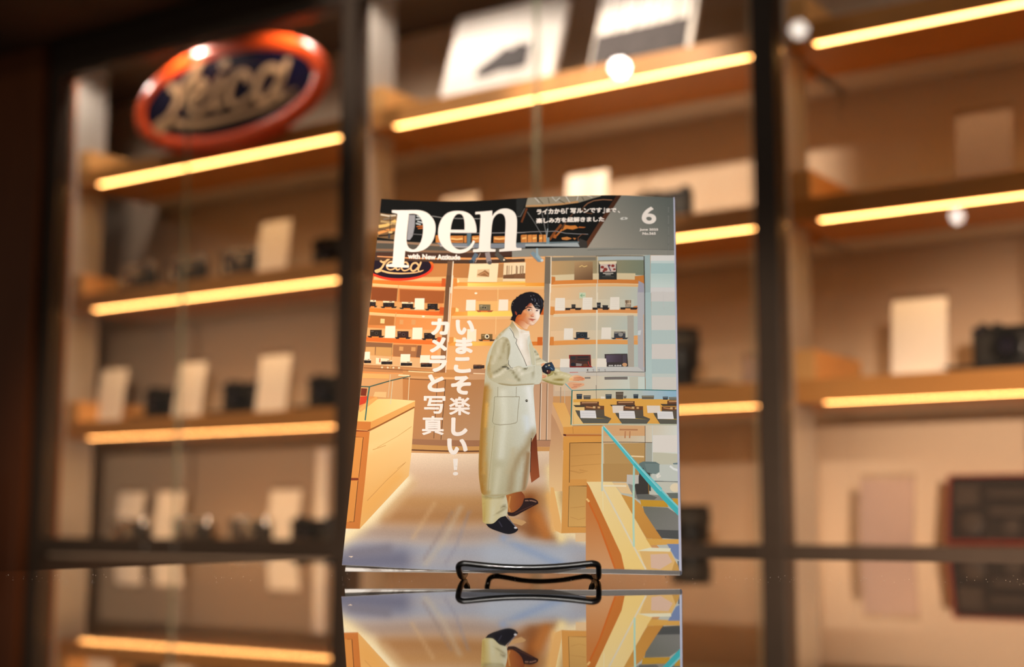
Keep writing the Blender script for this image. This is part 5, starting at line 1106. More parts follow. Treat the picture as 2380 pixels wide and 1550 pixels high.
[8,[[0.4,175.4],[13,176.3],[11.8,174.8],[1.8,174.1]],[44,34,32],0,0,0,[]],
[9,[[3.8,175.1],[8.9,175.4],[8.9,174.5],[3.9,174.2]],[236,140,60],0,0,0,[]],
[8,[[21.8,180.8],[29.9,181.2],[30.3,176.2],[22.2,175.8]],[60,40,36],0,0,0,[]],
[10,[[27.7,178.2],[27.6,177.5],[27.2,177],[26.6,176.8],[26,176.9],[25.6,177.4],[25.3,178.1],[25.4,178.8],[25.8,179.3],[26.4,179.5],[27,179.3],[27.5,178.8]],[86,66,62],0,0,0,[]],
[11,[[27.2,178.1],[27.1,177.7],[26.8,177.4],[26.4,177.4],[26,177.7],[25.9,178.1],[25.9,178.5],[26.2,178.8],[26.6,178.8],[27,178.6]],[24,20,24],0,0,0,[]],
[10,[[22.6,179.1],[24.4,179.4],[24.3,179.9],[22.5,179.6]],[130,110,106],0,0,0,[]],
[8,[[20.2,175.7],[32.3,176.3],[31.2,174.8],[21.5,174.3]],[44,34,32],0,0,0,[]],
[9,[[23.5,175.3],[28.3,175.5],[28.4,174.6],[23.6,174.4]],[236,140,60],0,0,0,[]],
[8,[[41.2,180.3],[49.2,180.6],[49.5,176.1],[41.6,175.8]],[40,32,30],0,0,0,[]],
[10,[[46.9,177.9],[46.8,177.3],[46.4,176.8],[45.9,176.6],[45.3,176.8],[44.9,177.2],[44.7,177.8],[44.8,178.4],[45.2,178.9],[45.7,179.1],[46.3,178.9],[46.7,178.5]],[66,58,56],0,0,0,[]],
[11,[[46.4,177.9],[46.3,177.5],[46,177.2],[45.7,177.2],[45.4,177.4],[45.2,177.8],[45.3,178.2],[45.6,178.5],[45.9,178.5],[46.2,178.3]],[24,20,24],0,0,0,[]],
[10,[[42,178.7],[43.7,179],[43.7,179.4],[41.9,179.2]],[110,102,100],0,0,0,[]],
[8,[[39.6,175.7],[51.5,176.1],[50.4,174.8],[40.9,174.4]],[44,34,32],0,0,0,[]],
[9,[[42.8,175.2],[47.6,175.4],[47.6,174.6],[42.9,174.4]],[236,140,60],0,0,0,[]],
[8,[[80.3,204.6],[85.3,204.3],[85.5,199.8],[80.6,200]],[120,110,80],0,0,0,[]],
[10,[[84.3,201.7],[84.2,201.1],[83.8,200.7],[83.2,200.6],[82.7,200.8],[82.3,201.2],[82.1,201.8],[82.2,202.4],[82.6,202.9],[83.1,203],[83.7,202.8],[84.1,202.3]],[146,136,106],0,0,0,[]],
[11,[[83.8,201.8],[83.7,201.4],[83.4,201.1],[83,201.2],[82.7,201.4],[82.6,201.8],[82.7,202.2],[83,202.4],[83.3,202.4],[83.7,202.2]],[24,20,24],0,0,0,[]],
[10,[[80.8,202.9],[81.9,203.1],[81.8,203.5],[80.8,203.4]],[190,180,150],0,0,0,[]],
[8,[[0,156],[5,156.3],[5.3,153.2],[0.3,152.8]],[40,32,30],0,0,0,[]],
[9,[[0,156.2],[5,156.4],[5.1,155.4],[0.1,155.2]],[246,222,184],0,0,0,[]],
[10,[[2.8,156.2],[4,156.2],[4,155.8],[2.8,155.7]],[70,60,54],0,0,0,[]],
[10,[[3.7,154.4],[3.6,153.9],[3.4,153.6],[3,153.5],[2.6,153.6],[2.3,153.8],[2.2,154.3],[2.3,154.7],[2.5,155],[2.9,155.2],[3.2,155.1],[3.5,154.8]],[66,58,56],0,0,0,[]],
[11,[[3.4,154.3],[3.3,154.1],[3.1,153.9],[2.9,153.9],[2.6,154],[2.5,154.3],[2.6,154.6],[2.8,154.8],[3,154.8],[3.2,154.6]],[24,20,24],0,0,0,[]],
[10,[[0.6,154.9],[1.6,155.1],[1.6,155.4],[0.5,155.2]],[110,102,100],0,0,0,[]],
[8,[[12.3,155.8],[20.2,156.3],[20.5,153.2],[12.6,152.6]],[40,32,30],0,0,0,[]],
[9,[[12.3,156],[20.2,156.4],[20.3,155.5],[12.4,155]],[246,222,184],0,0,0,[]],
[10,[[16.7,156.1],[18.7,156.2],[18.7,155.8],[16.7,155.6]],[70,60,54],0,0,0,[]],
[10,[[17.6,154.3],[17.5,153.9],[17.3,153.5],[16.9,153.4],[16.5,153.5],[16.2,153.8],[16.1,154.2],[16.1,154.6],[16.4,155],[16.8,155.1],[17.1,155],[17.4,154.7]],[66,58,56],0,0,0,[]],
[11,[[17.2,154.3],[17.2,154],[17,153.8],[16.7,153.8],[16.5,153.9],[16.4,154.2],[16.5,154.5],[16.7,154.7],[16.9,154.7],[17.1,154.6]],[24,20,24],0,0,0,[]],
[10,[[13,154.7],[14.8,155],[14.7,155.3],[13,155]],[110,102,100],0,0,0,[]],
[8,[[26.3,155.6],[34.4,155.9],[34.6,152.8],[26.5,152.4]],[40,32,30],0,0,0,[]],
[9,[[26.3,155.8],[34.4,156.1],[34.5,155.1],[26.4,154.8]],[246,222,184],0,0,0,[]],
[10,[[30.7,155.8],[32.8,155.9],[32.8,155.4],[30.8,155.3]],[70,60,54],0,0,0,[]],
[10,[[31.6,154],[31.6,153.5],[31.3,153.2],[30.9,153.1],[30.6,153.2],[30.3,153.5],[30.1,153.9],[30.2,154.3],[30.4,154.7],[30.8,154.8],[31.2,154.7],[31.5,154.4]],[66,58,56],0,0,0,[]],
[11,[[31.3,154],[31.2,153.7],[31,153.5],[30.8,153.5],[30.6,153.6],[30.5,153.9],[30.5,154.2],[30.7,154.4],[31,154.4],[31.2,154.2]],[24,20,24],0,0,0,[]],
[10,[[27,154.5],[28.8,154.7],[28.8,155],[27,154.8]],[110,102,100],0,0,0,[]],
[8,[[40.6,155.3],[48.7,155.6],[48.9,152.4],[40.9,152.1]],[40,32,30],0,0,0,[]],
[9,[[40.6,155.5],[48.7,155.7],[48.7,154.8],[40.7,154.5]],[120,76,50],0,0,0,[]],
[10,[[45,155.5],[47.1,155.5],[47.1,155.1],[45.1,155]],[70,60,54],0,0,0,[]],
[10,[[45.9,153.7],[45.9,153.2],[45.6,152.9],[45.2,152.8],[44.9,152.9],[44.6,153.2],[44.4,153.6],[44.5,154.1],[44.8,154.4],[45.1,154.5],[45.5,154.4],[45.8,154.1]],[66,58,56],0,0,0,[]],
[11,[[45.6,153.7],[45.5,153.4],[45.3,153.2],[45.1,153.2],[44.9,153.4],[44.8,153.6],[44.8,153.9],[45,154.1],[45.3,154.1],[45.5,153.9]],[24,20,24],0,0,0,[]],
[10,[[41.4,154.2],[43.1,154.4],[43.1,154.7],[41.3,154.5]],[110,102,100],0,0,0,[]],
[8,[[78.6,154.5],[84.9,154.3],[85.1,151.2],[78.8,151.3]],[40,32,30],0,0,0,[]],
[9,[[78.6,154.7],[84.9,154.4],[85,153.4],[78.7,153.7]],[120,76,50],0,0,0,[]],
[10,[[82.1,154.4],[83.7,154.3],[83.7,153.9],[82.1,153.9]],[70,60,54],0,0,0,[]],
[10,[[82.9,152.5],[82.9,152.1],[82.6,151.8],[82.2,151.7],[81.8,151.8],[81.5,152.2],[81.4,152.6],[81.5,153],[81.8,153.3],[82.1,153.4],[82.5,153.3],[82.8,153]],[66,58,56],0,0,0,[]],
[11,[[82.6,152.6],[82.5,152.3],[82.3,152.1],[82.1,152.1],[81.9,152.3],[81.8,152.6],[81.8,152.8],[82,153],[82.3,153],[82.5,152.8]],[24,20,24],0,0,0,[]],
[10,[[79.2,153.4],[80.6,153.5],[80.5,153.8],[79.2,153.7]],[110,102,100],0,0,0,[]],
[7,[[8.4,157.8],[17.8,157.5],[17.7,152.9],[8.7,152.8]],[250,232,196],0,0,0,[]],
[8,[[10.8,157.6],[11.7,157.4],[11.9,154.1],[10.9,154.3]],[206,110,80],0,0,0,[]],
[8,[[80.1,204.7],[88.6,204.2],[88.8,199.2],[80.4,199.6]],[130,118,88],0,0,0,[]],
[10,[[86.1,201.5],[86,200.8],[85.6,200.3],[85,200.2],[84.4,200.4],[83.9,200.9],[83.7,201.6],[83.9,202.2],[84.3,202.7],[84.9,202.9],[85.5,202.7],[85.9,202.2]],[156,144,114],0,0,0,[]],
[11,[[85.6,201.5],[85.5,201.1],[85.2,200.8],[84.8,200.8],[84.4,201.1],[84.3,201.6],[84.4,202],[84.7,202.2],[85.1,202.2],[85.4,201.9]],[24,20,24],0,0,0,[]],
[10,[[80.9,202.9],[82.8,203],[82.7,203.5],[80.8,203.4]],[200,188,158],0,0,0,[]],
[8,[[78.3,199.7],[91,199.1],[89.8,197.8],[79.6,198.2]],[176,90,60],0,0,0,[]],
[9,[[81.7,199],[86.8,198.7],[86.8,197.8],[81.7,198.1]],[236,140,60],0,0,0,[]],
[8,[[82.9,179.7],[91.3,179.3],[91.5,174.8],[83.2,175.2]],[126,100,60],0,0,0,[]],
[10,[[88.7,176.8],[88.6,176.2],[88.2,175.8],[87.7,175.6],[87.2,175.8],[86.8,176.3],[86.6,176.9],[86.7,177.5],[87.1,177.9],[87.6,178.1],[88.1,177.9],[88.6,177.4]],[152,126,86],0,0,0,[]],
[11,[[88.2,176.8],[88.2,176.4],[87.9,176.2],[87.5,176.2],[87.2,176.5],[87.1,176.9],[87.2,177.3],[87.4,177.5],[87.8,177.5],[88.1,177.2]],[24,20,24],0,0,0,[]],
[10,[[83.7,178.1],[85.5,178.2],[85.5,178.6],[83.6,178.5]],[196,170,130],0,0,0,[]],
[8,[[81.1,175.2],[93.6,174.7],[92.4,173.5],[82.4,173.9]],[60,40,34],0,0,0,[]],
[9,[[84.4,174.6],[89.5,174.4],[89.5,173.6],[84.5,173.8]],[236,140,60],0,0,0,[]],
[12,[[89.1,177.3],[89,176.6],[88.6,176],[88.1,175.6],[87.5,175.5],[86.8,175.6],[86.2,176.1],[85.8,176.7],[85.7,177.4],[85.8,178.2],[86.1,178.8],[86.6,179.2],[87.3,179.3],[87.9,179.1],[88.5,178.7],[88.9,178]],[240,226,190],0,0,0,[]],
[13,[[88.4,177.3],[88.3,176.8],[88,176.5],[87.5,176.3],[87.1,176.5],[86.7,176.9],[86.6,177.4],[86.7,177.9],[87,178.3],[87.4,178.4],[87.9,178.2],[88.2,177.8]],[40,32,36],0,0,0,[]],
[8,[[78.6,154.3],[86.7,154],[86.8,151.4],[78.7,151.7]],[60,44,40],0,0,0,[]],
[10,[[83.8,152.6],[83.7,152.3],[83.5,152],[83.2,151.9],[82.9,152],[82.6,152.3],[82.5,152.7],[82.6,153],[82.8,153.3],[83.1,153.4],[83.4,153.2],[83.7,153]],[86,70,66],0,0,0,[]],
[11,[[83.5,152.6],[83.4,152.4],[83.3,152.3],[83,152.3],[82.9,152.4],[82.8,152.7],[82.8,152.9],[83,153],[83.2,153],[83.4,152.9]],[24,20,24],0,0,0,[]],
[10,[[79.3,153.4],[81.1,153.4],[81,153.7],[79.3,153.6]],[130,114,110],0,0,0,[]],
[8,[[151.9,178.2],[160,178],[160.1,173.4],[152,173.5]],[40,48,56],0,0,0,[]],
[10,[[157.5,175.3],[157.3,174.7],[157,174.3],[156.4,174.1],[155.9,174.3],[155.5,174.8],[155.3,175.4],[155.4,176],[155.8,176.5],[156.4,176.6],[156.9,176.4],[157.3,176]],[66,74,82],0,0,0,[]],
[11,[[157,175.4],[156.9,174.9],[156.6,174.7],[156.2,174.7],[155.9,175],[155.8,175.4],[155.9,175.8],[156.2,176],[156.6,176],[156.9,175.8]],[24,20,24],0,0,0,[]],
[10,[[152.6,176.5],[154.4,176.7],[154.3,177.1],[152.5,177]],[110,118,126],0,0,0,[]],
[8,[[149.9,173.6],[162.1,173.3],[160.9,172.1],[151.2,172.2]],[70,70,74],0,0,0,[]],
[9,[[153.2,172.9],[158.1,172.8],[158.1,172],[153.2,172.1]],[236,140,60],0,0,0,[]],
[8,[[179.1,178.1],[187.2,178.3],[187.2,173.6],[179.1,173.4]],[66,68,76],0,0,0,[]],
[9,[[179.1,178.4],[187.2,178.5],[187.2,177],[179.1,176.9]],[140,136,128],0,0,0,[]],
[10,[[183.5,178.2],[185.6,178.2],[185.6,177.6],[183.6,177.5]],[70,60,54],0,0,0,[]],
[10,[[184.6,175.5],[184.5,174.9],[184.1,174.4],[183.6,174.2],[183,174.4],[182.6,174.8],[182.5,175.4],[182.6,176.1],[183,176.6],[183.6,176.7],[184.1,176.6],[184.5,176.1]],[92,94,102],0,0,0,[]],
[11,[[184.2,175.5],[184,175.1],[183.7,174.8],[183.4,174.8],[183.1,175.1],[182.9,175.5],[183.1,175.9],[183.4,176.1],[183.7,176.1],[184,175.9]],[24,20,24],0,0,0,[]],
[10,[[179.7,176.4],[181.5,176.7],[181.5,177.1],[179.7,176.9]],[136,138,146],0,0,0,[]],
[8,[[177,173.3],[189.3,173.7],[188.1,172.3],[178.3,172.1]],[64,64,68],0,0,0,[]],
[9,[[180.3,172.9],[185.2,173],[185.2,172.2],[180.3,172.1]],[236,140,60],0,0,0,[]],
[12,[[185.5,176],[185.3,175.3],[184.9,174.7],[184.2,174.3],[183.4,174.3],[182.8,174.6],[182.3,175.2],[182.1,175.9],[182.3,176.7],[182.7,177.3],[183.4,177.7],[184.2,177.7],[184.9,177.4],[185.3,176.8]],[150,148,144],0,0,0,[]],
[8,[[148.1,201.4],[151.2,201.3],[151.1,198.3],[148.3,198.4]],[44,42,42],0,0,0,[]],
[9,[[148.4,199.7],[151,199.6],[151,200],[148.4,200.1]],[104,102,102],0,0,0,[]],
[8,[[166.4,202.5],[169.4,202.4],[169.2,198.1],[166.7,198.1]],[44,46,50],0,0,0,[]],
[9,[[166.7,199.9],[169.1,199.9],[169.1,200.6],[166.7,200.6]],[104,106,110],0,0,0,[]],
[8,[[170.5,200.3],[174.7,200.2],[174.5,198.2],[170.8,198.3]],[36,36,38],0,0,0,[]],
[9,[[170.8,199.1],[174.4,199.1],[174.4,199.4],[170.8,199.5]],[96,96,98],0,0,0,[]],
[8,[[186.8,204.7],[191.3,204.9],[191.1,199.1],[187.1,199]],[150,126,100],0,0,0,[]],
[9,[[187.1,201.4],[191.1,201.5],[191.1,202.4],[187.1,202.3]],[210,186,160],0,0,0,[]],
[9,[[187.2,201.3],[190.9,201.4],[190.4,199.1],[187.6,199]],[176,160,140],0,0,0,[]],
[9,[[187.6,204.6],[187.8,201.3],[188.3,201.3],[188,204.7]],[90,70,56],0,0,0,[]],
[9,[[189.7,204.7],[189.6,201.3],[190.2,201.3],[190.2,204.7]],[210,190,160],0,0,0,[]],
[8,[[143.7,198.6],[155.7,198.3],[154.6,196.4],[143.9,196.7]],[48,42,42],0,0,0,[]],
[9,[[147.3,197.5],[150.9,197.4],[150.9,196.3],[147.3,196.4]],[236,170,110],0,0,0,[]],
[8,[[163.4,198.4],[175.8,198.3],[174.7,196.3],[163.7,196.5]],[48,42,42],0,0,0,[]],
[9,[[167.1,197.4],[170.7,197.3],[170.7,196.2],[167.1,196.2]],[236,170,110],0,0,0,[]],
[8,[[183.5,198.6],[196.2,198.9],[195,197],[183.7,196.7]],[48,42,42],0,0,0,[]],
[9,[[187.1,197.7],[190.7,197.8],[190.7,196.7],[187.1,196.6]],[236,170,110],0,0,0,[]],
[8,[[71.4,240.1],[93,239.5],[92.5,223.3],[70.5,224.2]],[250,232,190],0,0,0,[]],
[9,[[77.4,234.9],[86.4,234.8],[86.5,227.9],[77,228.2]],[230,196,150],0,0,0,[]],
[10,[[77.2,230],[79.3,231.7],[81.3,232.7],[83,234.1],[86.4,231.3],[86.3,228],[79,229.3]],[160,112,70],0,0,0,[]],
[11,[[79,229.7],[82.8,231.8],[85.8,228.8],[86.1,229.2],[82.8,232.4],[78.8,230.2]],[214,160,110],0,0,0,[]],
[8,[[97,239.5],[113,238.9],[113.6,222.5],[96.9,223.6]],[246,222,180],0,0,0,[]],
[9,[[97,228.9],[113.3,229.6],[113.5,224.8],[97,225.8]],[120,84,56],0,0,0,[]],
[10,[[99.2,236.9],[99.3,228.8],[100.1,228.7],[100,236.9]],[150,112,80],0,0,0,[]],
[10,[[100.8,236.8],[100.9,228.7],[101.4,228.7],[101.3,236.8]],[150,112,80],0,0,0,[]],
[10,[[102.8,236.7],[102.9,228.6],[103.4,228.5],[103.3,236.7]],[150,112,80],0,0,0,[]],
[10,[[106.2,236.5],[106.3,228.4],[107.1,228.3],[107,236.4]],[150,112,80],0,0,0,[]],
[10,[[109.2,236.3],[109.3,228.2],[110.1,228.2],[110,236.2]],[150,112,80],0,0,0,[]],
[10,[[111.2,236.2],[111.2,228.1],[112,228.1],[112,236.2]],[150,112,80],0,0,0,[]],
[8,[[104.7,239.1],[113.4,239],[113.2,223.1],[105.3,223.5]],[246,226,186],0,0,0,[]],
[9,[[105.1,229.6],[113.4,228.8],[113.4,224.9],[105.3,225.3]],[130,92,62],0,0,0,[]],
[10,[[107.3,235.6],[107.2,229.5],[107.6,229.4],[107.7,235.6]],[140,104,76],0,0,0,[]],
[10,[[110.4,236.7],[110.5,229.3],[110.8,229.3],[110.8,236.6]],[140,104,76],0,0,0,[]],
[8,[[149.6,237.9],[163.1,237.5],[163.3,221.8],[149.7,222.1]],["lin",[150.88,237.3],[186,152,110],[158.92,221.87],[118,88,62]],0,0,0,[]],
[9,[[153.5,232.8],[155.1,234.1],[156.7,232.8],[159.1,233.7],[158.9,234.4],[156.7,233.5],[155.1,234.8],[153.1,233.4]],[232,200,130],0,0,0,[]],
[8,[[167.5,237.5],[180.7,237.8],[180.8,222],[167.7,222]],[44,46,44],0,0,0,[]],
[9,[[168.6,235.1],[180.2,235.7],[180,228.7],[168.6,228.5]],[214,196,186],0,0,0,[]],
[10,[[171.5,232.5],[171.2,231.7],[170.4,231.3],[169.5,231.5],[168.9,232.2],[168.9,233],[169.5,233.7],[170.4,233.8],[171.2,233.4]],[140,52,44],0,0,0,[]],
[10,[[174,230.7],[173.7,229.7],[172.8,229.2],[171.7,229.4],[171,230.2],[171,231.2],[171.7,232],[172.7,232.1],[173.7,231.6]],[140,52,44],0,0,0,[]],
[10,[[172.1,229.2],[171.9,228.6],[171.4,228.3],[170.8,228.4],[170.3,228.9],[170.3,229.5],[170.7,230],[171.4,230.1],[171.9,229.7]],[140,52,44],0,0,0,[]],
[10,[[176.3,234],[176.1,233.4],[175.5,233.1],[174.8,233.2],[174.3,233.7],[174.3,234.3],[174.8,234.8],[175.5,235],[176.1,234.7]],[140,52,44],0,0,0,[]],
[10,[[179.2,233.8],[178.9,233],[178.1,232.5],[177.2,232.7],[176.6,233.3],[176.6,234.2],[177.2,234.9],[178.1,235.1],[178.9,234.6]],[140,52,44],0,0,0,[]],
[10,[[180,230.8],[179.7,230.2],[179.1,229.8],[178.4,229.9],[178,230.4],[178,231.1],[178.4,231.6],[179.1,231.7],[179.7,231.4]],[140,52,44],0,0,0,[]],
[10,[[173.9,234.4],[176,229],[176.7,229.3],[174.6,234.8]],[60,56,90],0,0,0,[]],
[9,[[170.7,226.9],[178.2,227],[178.2,227.7],[170.7,227.7]],[206,200,190],0,0,0,[]],
[9,[[172.5,225.8],[176.4,225.8],[176.4,226.3],[172.5,226.3]],[206,200,190],0,0,0,[]],
[9,[[167.5,237.5],[180.7,237.8],[180.5,235.7],[168.1,235.1]],[236,222,190],0,0,0,[]],
[9,[[170.2,224.2],[178.7,224.2],[178.7,224.5],[170.2,224.5]],[110,108,100],0,0,0,[]],
[7,[[153.7,211.3],[158.3,211.1],[158.3,206.1],[153.7,206.3]],[206,220,190],0,0,0,[]],
[9,[[154.6,208.4],[157.7,208.5],[157.7,209],[154.5,208.9]],[110,170,130],0,0,0,[]],
[9,[[155.7,210.2],[154.3,208.6],[155.9,207.1],[156.1,207.5],[154.8,208.6],[156,209.8]],[110,170,130],0,0,0,[]],
[7,[[147.2,159.7],[162.7,159.5],[163.2,150],[164.7,149.3],[147.9,149.6]],[150,44,36],0,0,0,[]],
[9,[[148,159],[162.3,158.8],[162.8,150.2],[148.3,150.4]],[78,52,48],0,0,0,[]],
[10,[[148.5,158.3],[151.8,158.4],[151.7,155.8],[148.5,155.9]],[52,52,56],0,0,0,[]],
[10,[[153.2,158.2],[161.2,158.2],[160.8,157.2],[153.7,157.1]],[44,42,48],0,0,0,[]],
[10,[[153.2,156],[161.3,155.9],[160.8,154.3],[153.5,154.4]],[54,46,44],0,0,0,[]],
[11,[[152,151.8],[151.8,151],[151.1,150.5],[150.3,150.3],[149.4,150.6],[148.8,151.1],[148.6,151.9],[148.8,152.6],[149.4,153.1],[150.2,153.3],[151.1,153.1],[151.7,152.5]],[40,42,50],0,0,0,[]],
[10,[[152.4,152.8],[156.6,152.2],[156.2,150.5],[152.4,150.5]],[150,140,136],0,0,0,[]],
[11,[[160.7,151.1],[160.4,150.5],[159.5,150.1],[158.5,150.1],[157.6,150.5],[157.3,151.2],[157.6,151.8],[158.5,152.2],[159.5,152.1],[160.4,151.7]],[110,66,44],0,0,0,[]],
[11,[[160.7,154],[161.7,150.7],[163.7,149.4],[163.8,149.8],[162,150.9],[161,154.1]],[206,60,50],0,0,0,[]],
[7,[[172.5,160],[188.6,160.6],[189.2,150.2],[172.8,149.9]],[66,58,58],0,0,0,[]],
[8,[[173.5,159.2],[184.6,159.6],[184.7,153.6],[173.8,153.3]],["lin",[173.99,158.67],[96,86,104],[184.36,154.1],[70,58,70]],0,0,0,[]],
[8,[[185.2,159.6],[187.9,159.7],[188.1,152.1],[185.3,153.1]],[80,72,84],0,0,0,[]],
[10,[[188.4,151.6],[188.2,150.9],[187.6,150.3],[186.7,150.1],[185.9,150.3],[185.3,150.8],[185,151.6],[185.2,152.3],[185.9,152.9],[186.7,153.1],[187.6,152.9],[188.2,152.4]],[216,166,120],0,0,0,[]],
[10,[[177,150.7],[176.8,150.3],[176.2,150.1],[175.6,150.3],[175.3,150.7],[175.6,151],[176.2,151.2],[176.8,151.1]],[214,214,212],0,0,0,[]],
[10,[[178.7,150.7],[178.4,150.3],[177.8,150.2],[177.2,150.3],[177,150.7],[177.2,151.1],[177.8,151.2],[178.4,151.1]],[214,214,212],0,0,0,[]],
[10,[[181,150.8],[180.8,150.4],[180.2,150.2],[179.6,150.4],[179.3,150.8],[179.6,151.1],[180.2,151.3],[180.8,151.2]],[214,214,212],0,0,0,[]],
[10,[[182.9,150.8],[182.6,150.5],[182,150.3],[181.4,150.4],[181.2,150.8],[181.4,151.2],[182,151.4],[182.6,151.2]],[214,214,212],0,0,0,[]],
[10,[[184.5,150.9],[184.3,150.5],[183.7,150.3],[183.1,150.5],[182.8,150.8],[183.1,151.2],[183.7,151.4],[184.3,151.3]],[214,214,212],0,0,0,[]],
[7,[[74.5,249.9],[71.4,242.3],[74.2,240.5],[77.3,248.1]],[92,110,128],0,0,0,[]],
[8,[[74,242],[73.8,241.2],[73.2,240.7],[72.3,240.5],[71.5,240.7],[70.8,241.3],[70.6,242],[70.8,242.8],[71.3,243.3],[72.2,243.6],[73,243.3],[73.7,242.8]],[55,66,77],0,0,0,[]],
[7,[[82.2,249.3],[84.1,240.3],[87.7,240.9],[85.7,249.9]],[150,140,140],0,0,0,[]],
[8,[[87.9,240.2],[87.7,239.5],[87.1,238.9],[86.2,238.8],[85.4,239.1],[84.7,239.7],[84.5,240.4],[84.6,241.2],[85.2,241.7],[86.1,241.8],[87,241.6],[87.6,241]],[90,84,84],0,0,0,[]],
[7,[[89.5,247.2],[95.8,240.3],[98,243.1],[91.6,250]],[86,84,78],0,0,0,[]],
[8,[[98.8,241.9],[98.6,241.2],[98,240.6],[97.2,240.5],[96.3,240.7],[95.7,241.3],[95.4,242.1],[95.6,242.9],[96.2,243.4],[97.1,243.5],[97.9,243.3],[98.6,242.7]],[52,50,47],0,0,0,[]],
[8,[[78.7,249.4],[75.1,241.2],[75.5,240.9],[79.1,249.1]],[190,170,150],0,0,0,[]],
[9,[[97.8,242.1],[97.6,241.6],[97.2,241.3],[96.8,241.3],[96.3,241.7],[96.2,242.2],[96.3,242.8],[96.7,243.1],[97.2,243.1],[97.6,242.7]],[236,220,190],0,0,0,[]],
[7,[[118.3,248.6],[120.1,247],[125.7,240.8],[124.7,238.7],[122.6,238.8],[116.3,245.9]],[126,150,164],0,0,0,[]],
[8,[[120.6,251],[122.2,250.9],[122.5,245.3],[126.2,240.5],[124.7,239],[120.9,243.5]],[150,174,186],0,0,0,[]],
[8,[[116.2,245.8],[121.9,239],[122.2,239.3],[116.5,246.1]],[206,140,80],0,0,0,[]],
[9,[[126.6,240],[126.4,239.3],[125.9,238.9],[125.2,238.9],[124.7,239.4],[124.5,240.1],[124.6,240.8],[125.2,241.3],[125.8,241.2],[126.3,240.8]],[206,220,226],0,0,0,[]],
[9,[[78.4,214.2],[78.2,213.7],[77.7,213.4],[77,213.4],[76.5,213.7],[76.2,214.2],[76.4,214.7],[77,215],[77.6,214.9],[78.2,214.6]],[255,246,220],0,0,0,[]],
[9,[[40.8,194.2],[40.6,193.7],[40.1,193.4],[39.5,193.4],[38.9,193.6],[38.7,194.1],[38.8,194.6],[39.4,194.9],[40,194.9],[40.6,194.6]],[255,246,220],0,0,0,[]],
[5,[[44.2,238],[44.1,236.6],[43.8,235.1],[43.1,233.7],[42.1,232.3],[40.8,231],[39.2,229.7],[37.4,228.6],[35.3,227.5],[33,226.6],[30.6,225.8],[28,225.1],[25.3,224.6],[22.5,224.3],[19.7,224],[16.9,223.9],[14.1,223.9],[11.3,224.1],[8.7,224.5],[6.1,225],[3.8,225.7],[1.6,226.5],[-0.4,227.5],[-2.2,228.7],[-3.7,229.9],[-5,231.3],[-5.9,232.7],[-6.5,234.2],[-6.8,235.6],[-6.8,237.1],[-6.5,238.5],[-5.8,240],[-4.7,240.6],[-3.3,240.6],[-1.6,240.5],[0.3,240.5],[2.4,240.6],[4.8,240.7],[7.2,240.9],[9.9,241],[12.6,241.1],[15.4,241.3],[18.3,241.4],[21.1,241.5],[24,241.6],[26.7,241.7],[29.4,241.7],[31.9,241.7],[34.3,241.7],[36.4,241.8],[38.3,241.8],[40,241.8],[41.4,241.8],[42.5,241.8],[43.4,240.9],[44,239.5]],["lin",[18.29,241.28],[252,150,40],[18.86,234.22],[236,60,36]],0,0,0,[]],
[6,[[42.4,238],[42.4,236.7],[42,235.5],[41.3,234.3],[40.4,233.2],[39.2,232],[37.7,231],[36,230],[34.1,229.1],[32,228.3],[29.7,227.7],[27.3,227.1],[24.7,226.7],[22.1,226.3],[19.5,226.1],[16.9,226],[14.3,226],[11.7,226.1],[9.3,226.4],[6.9,226.8],[4.7,227.4],[2.7,228.1],[0.8,228.8],[-0.8,229.8],[-2.2,230.9],[-3.3,232],[-4.2,233.2],[-4.8,234.4],[-5,235.6],[-5,236.8],[-4.6,238.1],[-4,239.2],[-3.1,240.4],[-1.8,240.5],[-0.2,240.5],[1.6,240.6],[3.5,240.7],[5.7,240.8],[8,240.9],[10.5,241],[13,241.1],[15.6,241.3],[18.3,241.4],[20.9,241.5],[23.6,241.6],[26.1,241.7],[28.6,241.7],[31,241.7],[33.1,241.7],[35.1,241.8],[36.9,241.8],[38.5,241.8],[39.8,241.8],[40.8,241.6],[41.6,240.4],[42.2,239.2]],[34,24,36],0,0,0,[]],
[9,[[121.4,167],[123.5,164.8],[125.7,160.6],[126.6,158.2],[129.5,155.8],[132.2,153.6],[132.8,150.1],[127.6,149.8],[123.5,151.1],[122.1,159.9]],[214,212,186],1,2.5,0,[[[[122.3,163.4],[125.2,160.9]],0.5,[120,120,96],0.8],[[[123,156.3],[127.4,157.9]],0.5,[130,128,104],0.8],[[[123.2,158.7],[126.5,159.7]],0.5,[238,238,222],0.8],[[[124.4,153.4],[130.6,154.3]],0.7,[236,234,214],0.8]]],
[9,[[127.9,140.5],[128.3,145.1],[133.9,146],[137.4,149.1],[140.2,149.3],[141.8,146.8],[145.2,145.5],[149.8,143.2],[148.1,139.5],[145.1,137.3],[143.1,135.3],[138.3,136],[132.6,138.1]],[212,204,160],1,2.5,0,[[[[129,139.9],[138.3,136.7],[143.4,135.9]],1,[150,136,70],0.9],[[[138.2,140.1],[142.8,140]],1,[140,120,50],0.8],[[[138,148.2],[140.6,146.9]],0.6,[240,238,220],0.9],[[[140.6,144.6],[148.3,142.1]],0.8,[236,230,196],0.9],[[[137,145.9],[138.6,143]],0.4,[130,120,70],0.8]]],
[10,[[147.3,139.6],[148.6,141.8],[150.9,143.1],[153.9,143.2],[156.5,142],[158.8,140.6],[158.6,139.1],[155.5,138.7],[151,138.5],[147.9,138.6]],["lin",[148.35,141.52],[250,214,170],[156.54,139.05],[240,160,116]],1,0,0,[]],
[11,[[150.9,141.3],[154.4,141.2],[158,140.1],[158.1,140.5],[154.5,141.6],[150.9,141.6]],[196,106,70],0,0,0,[]],
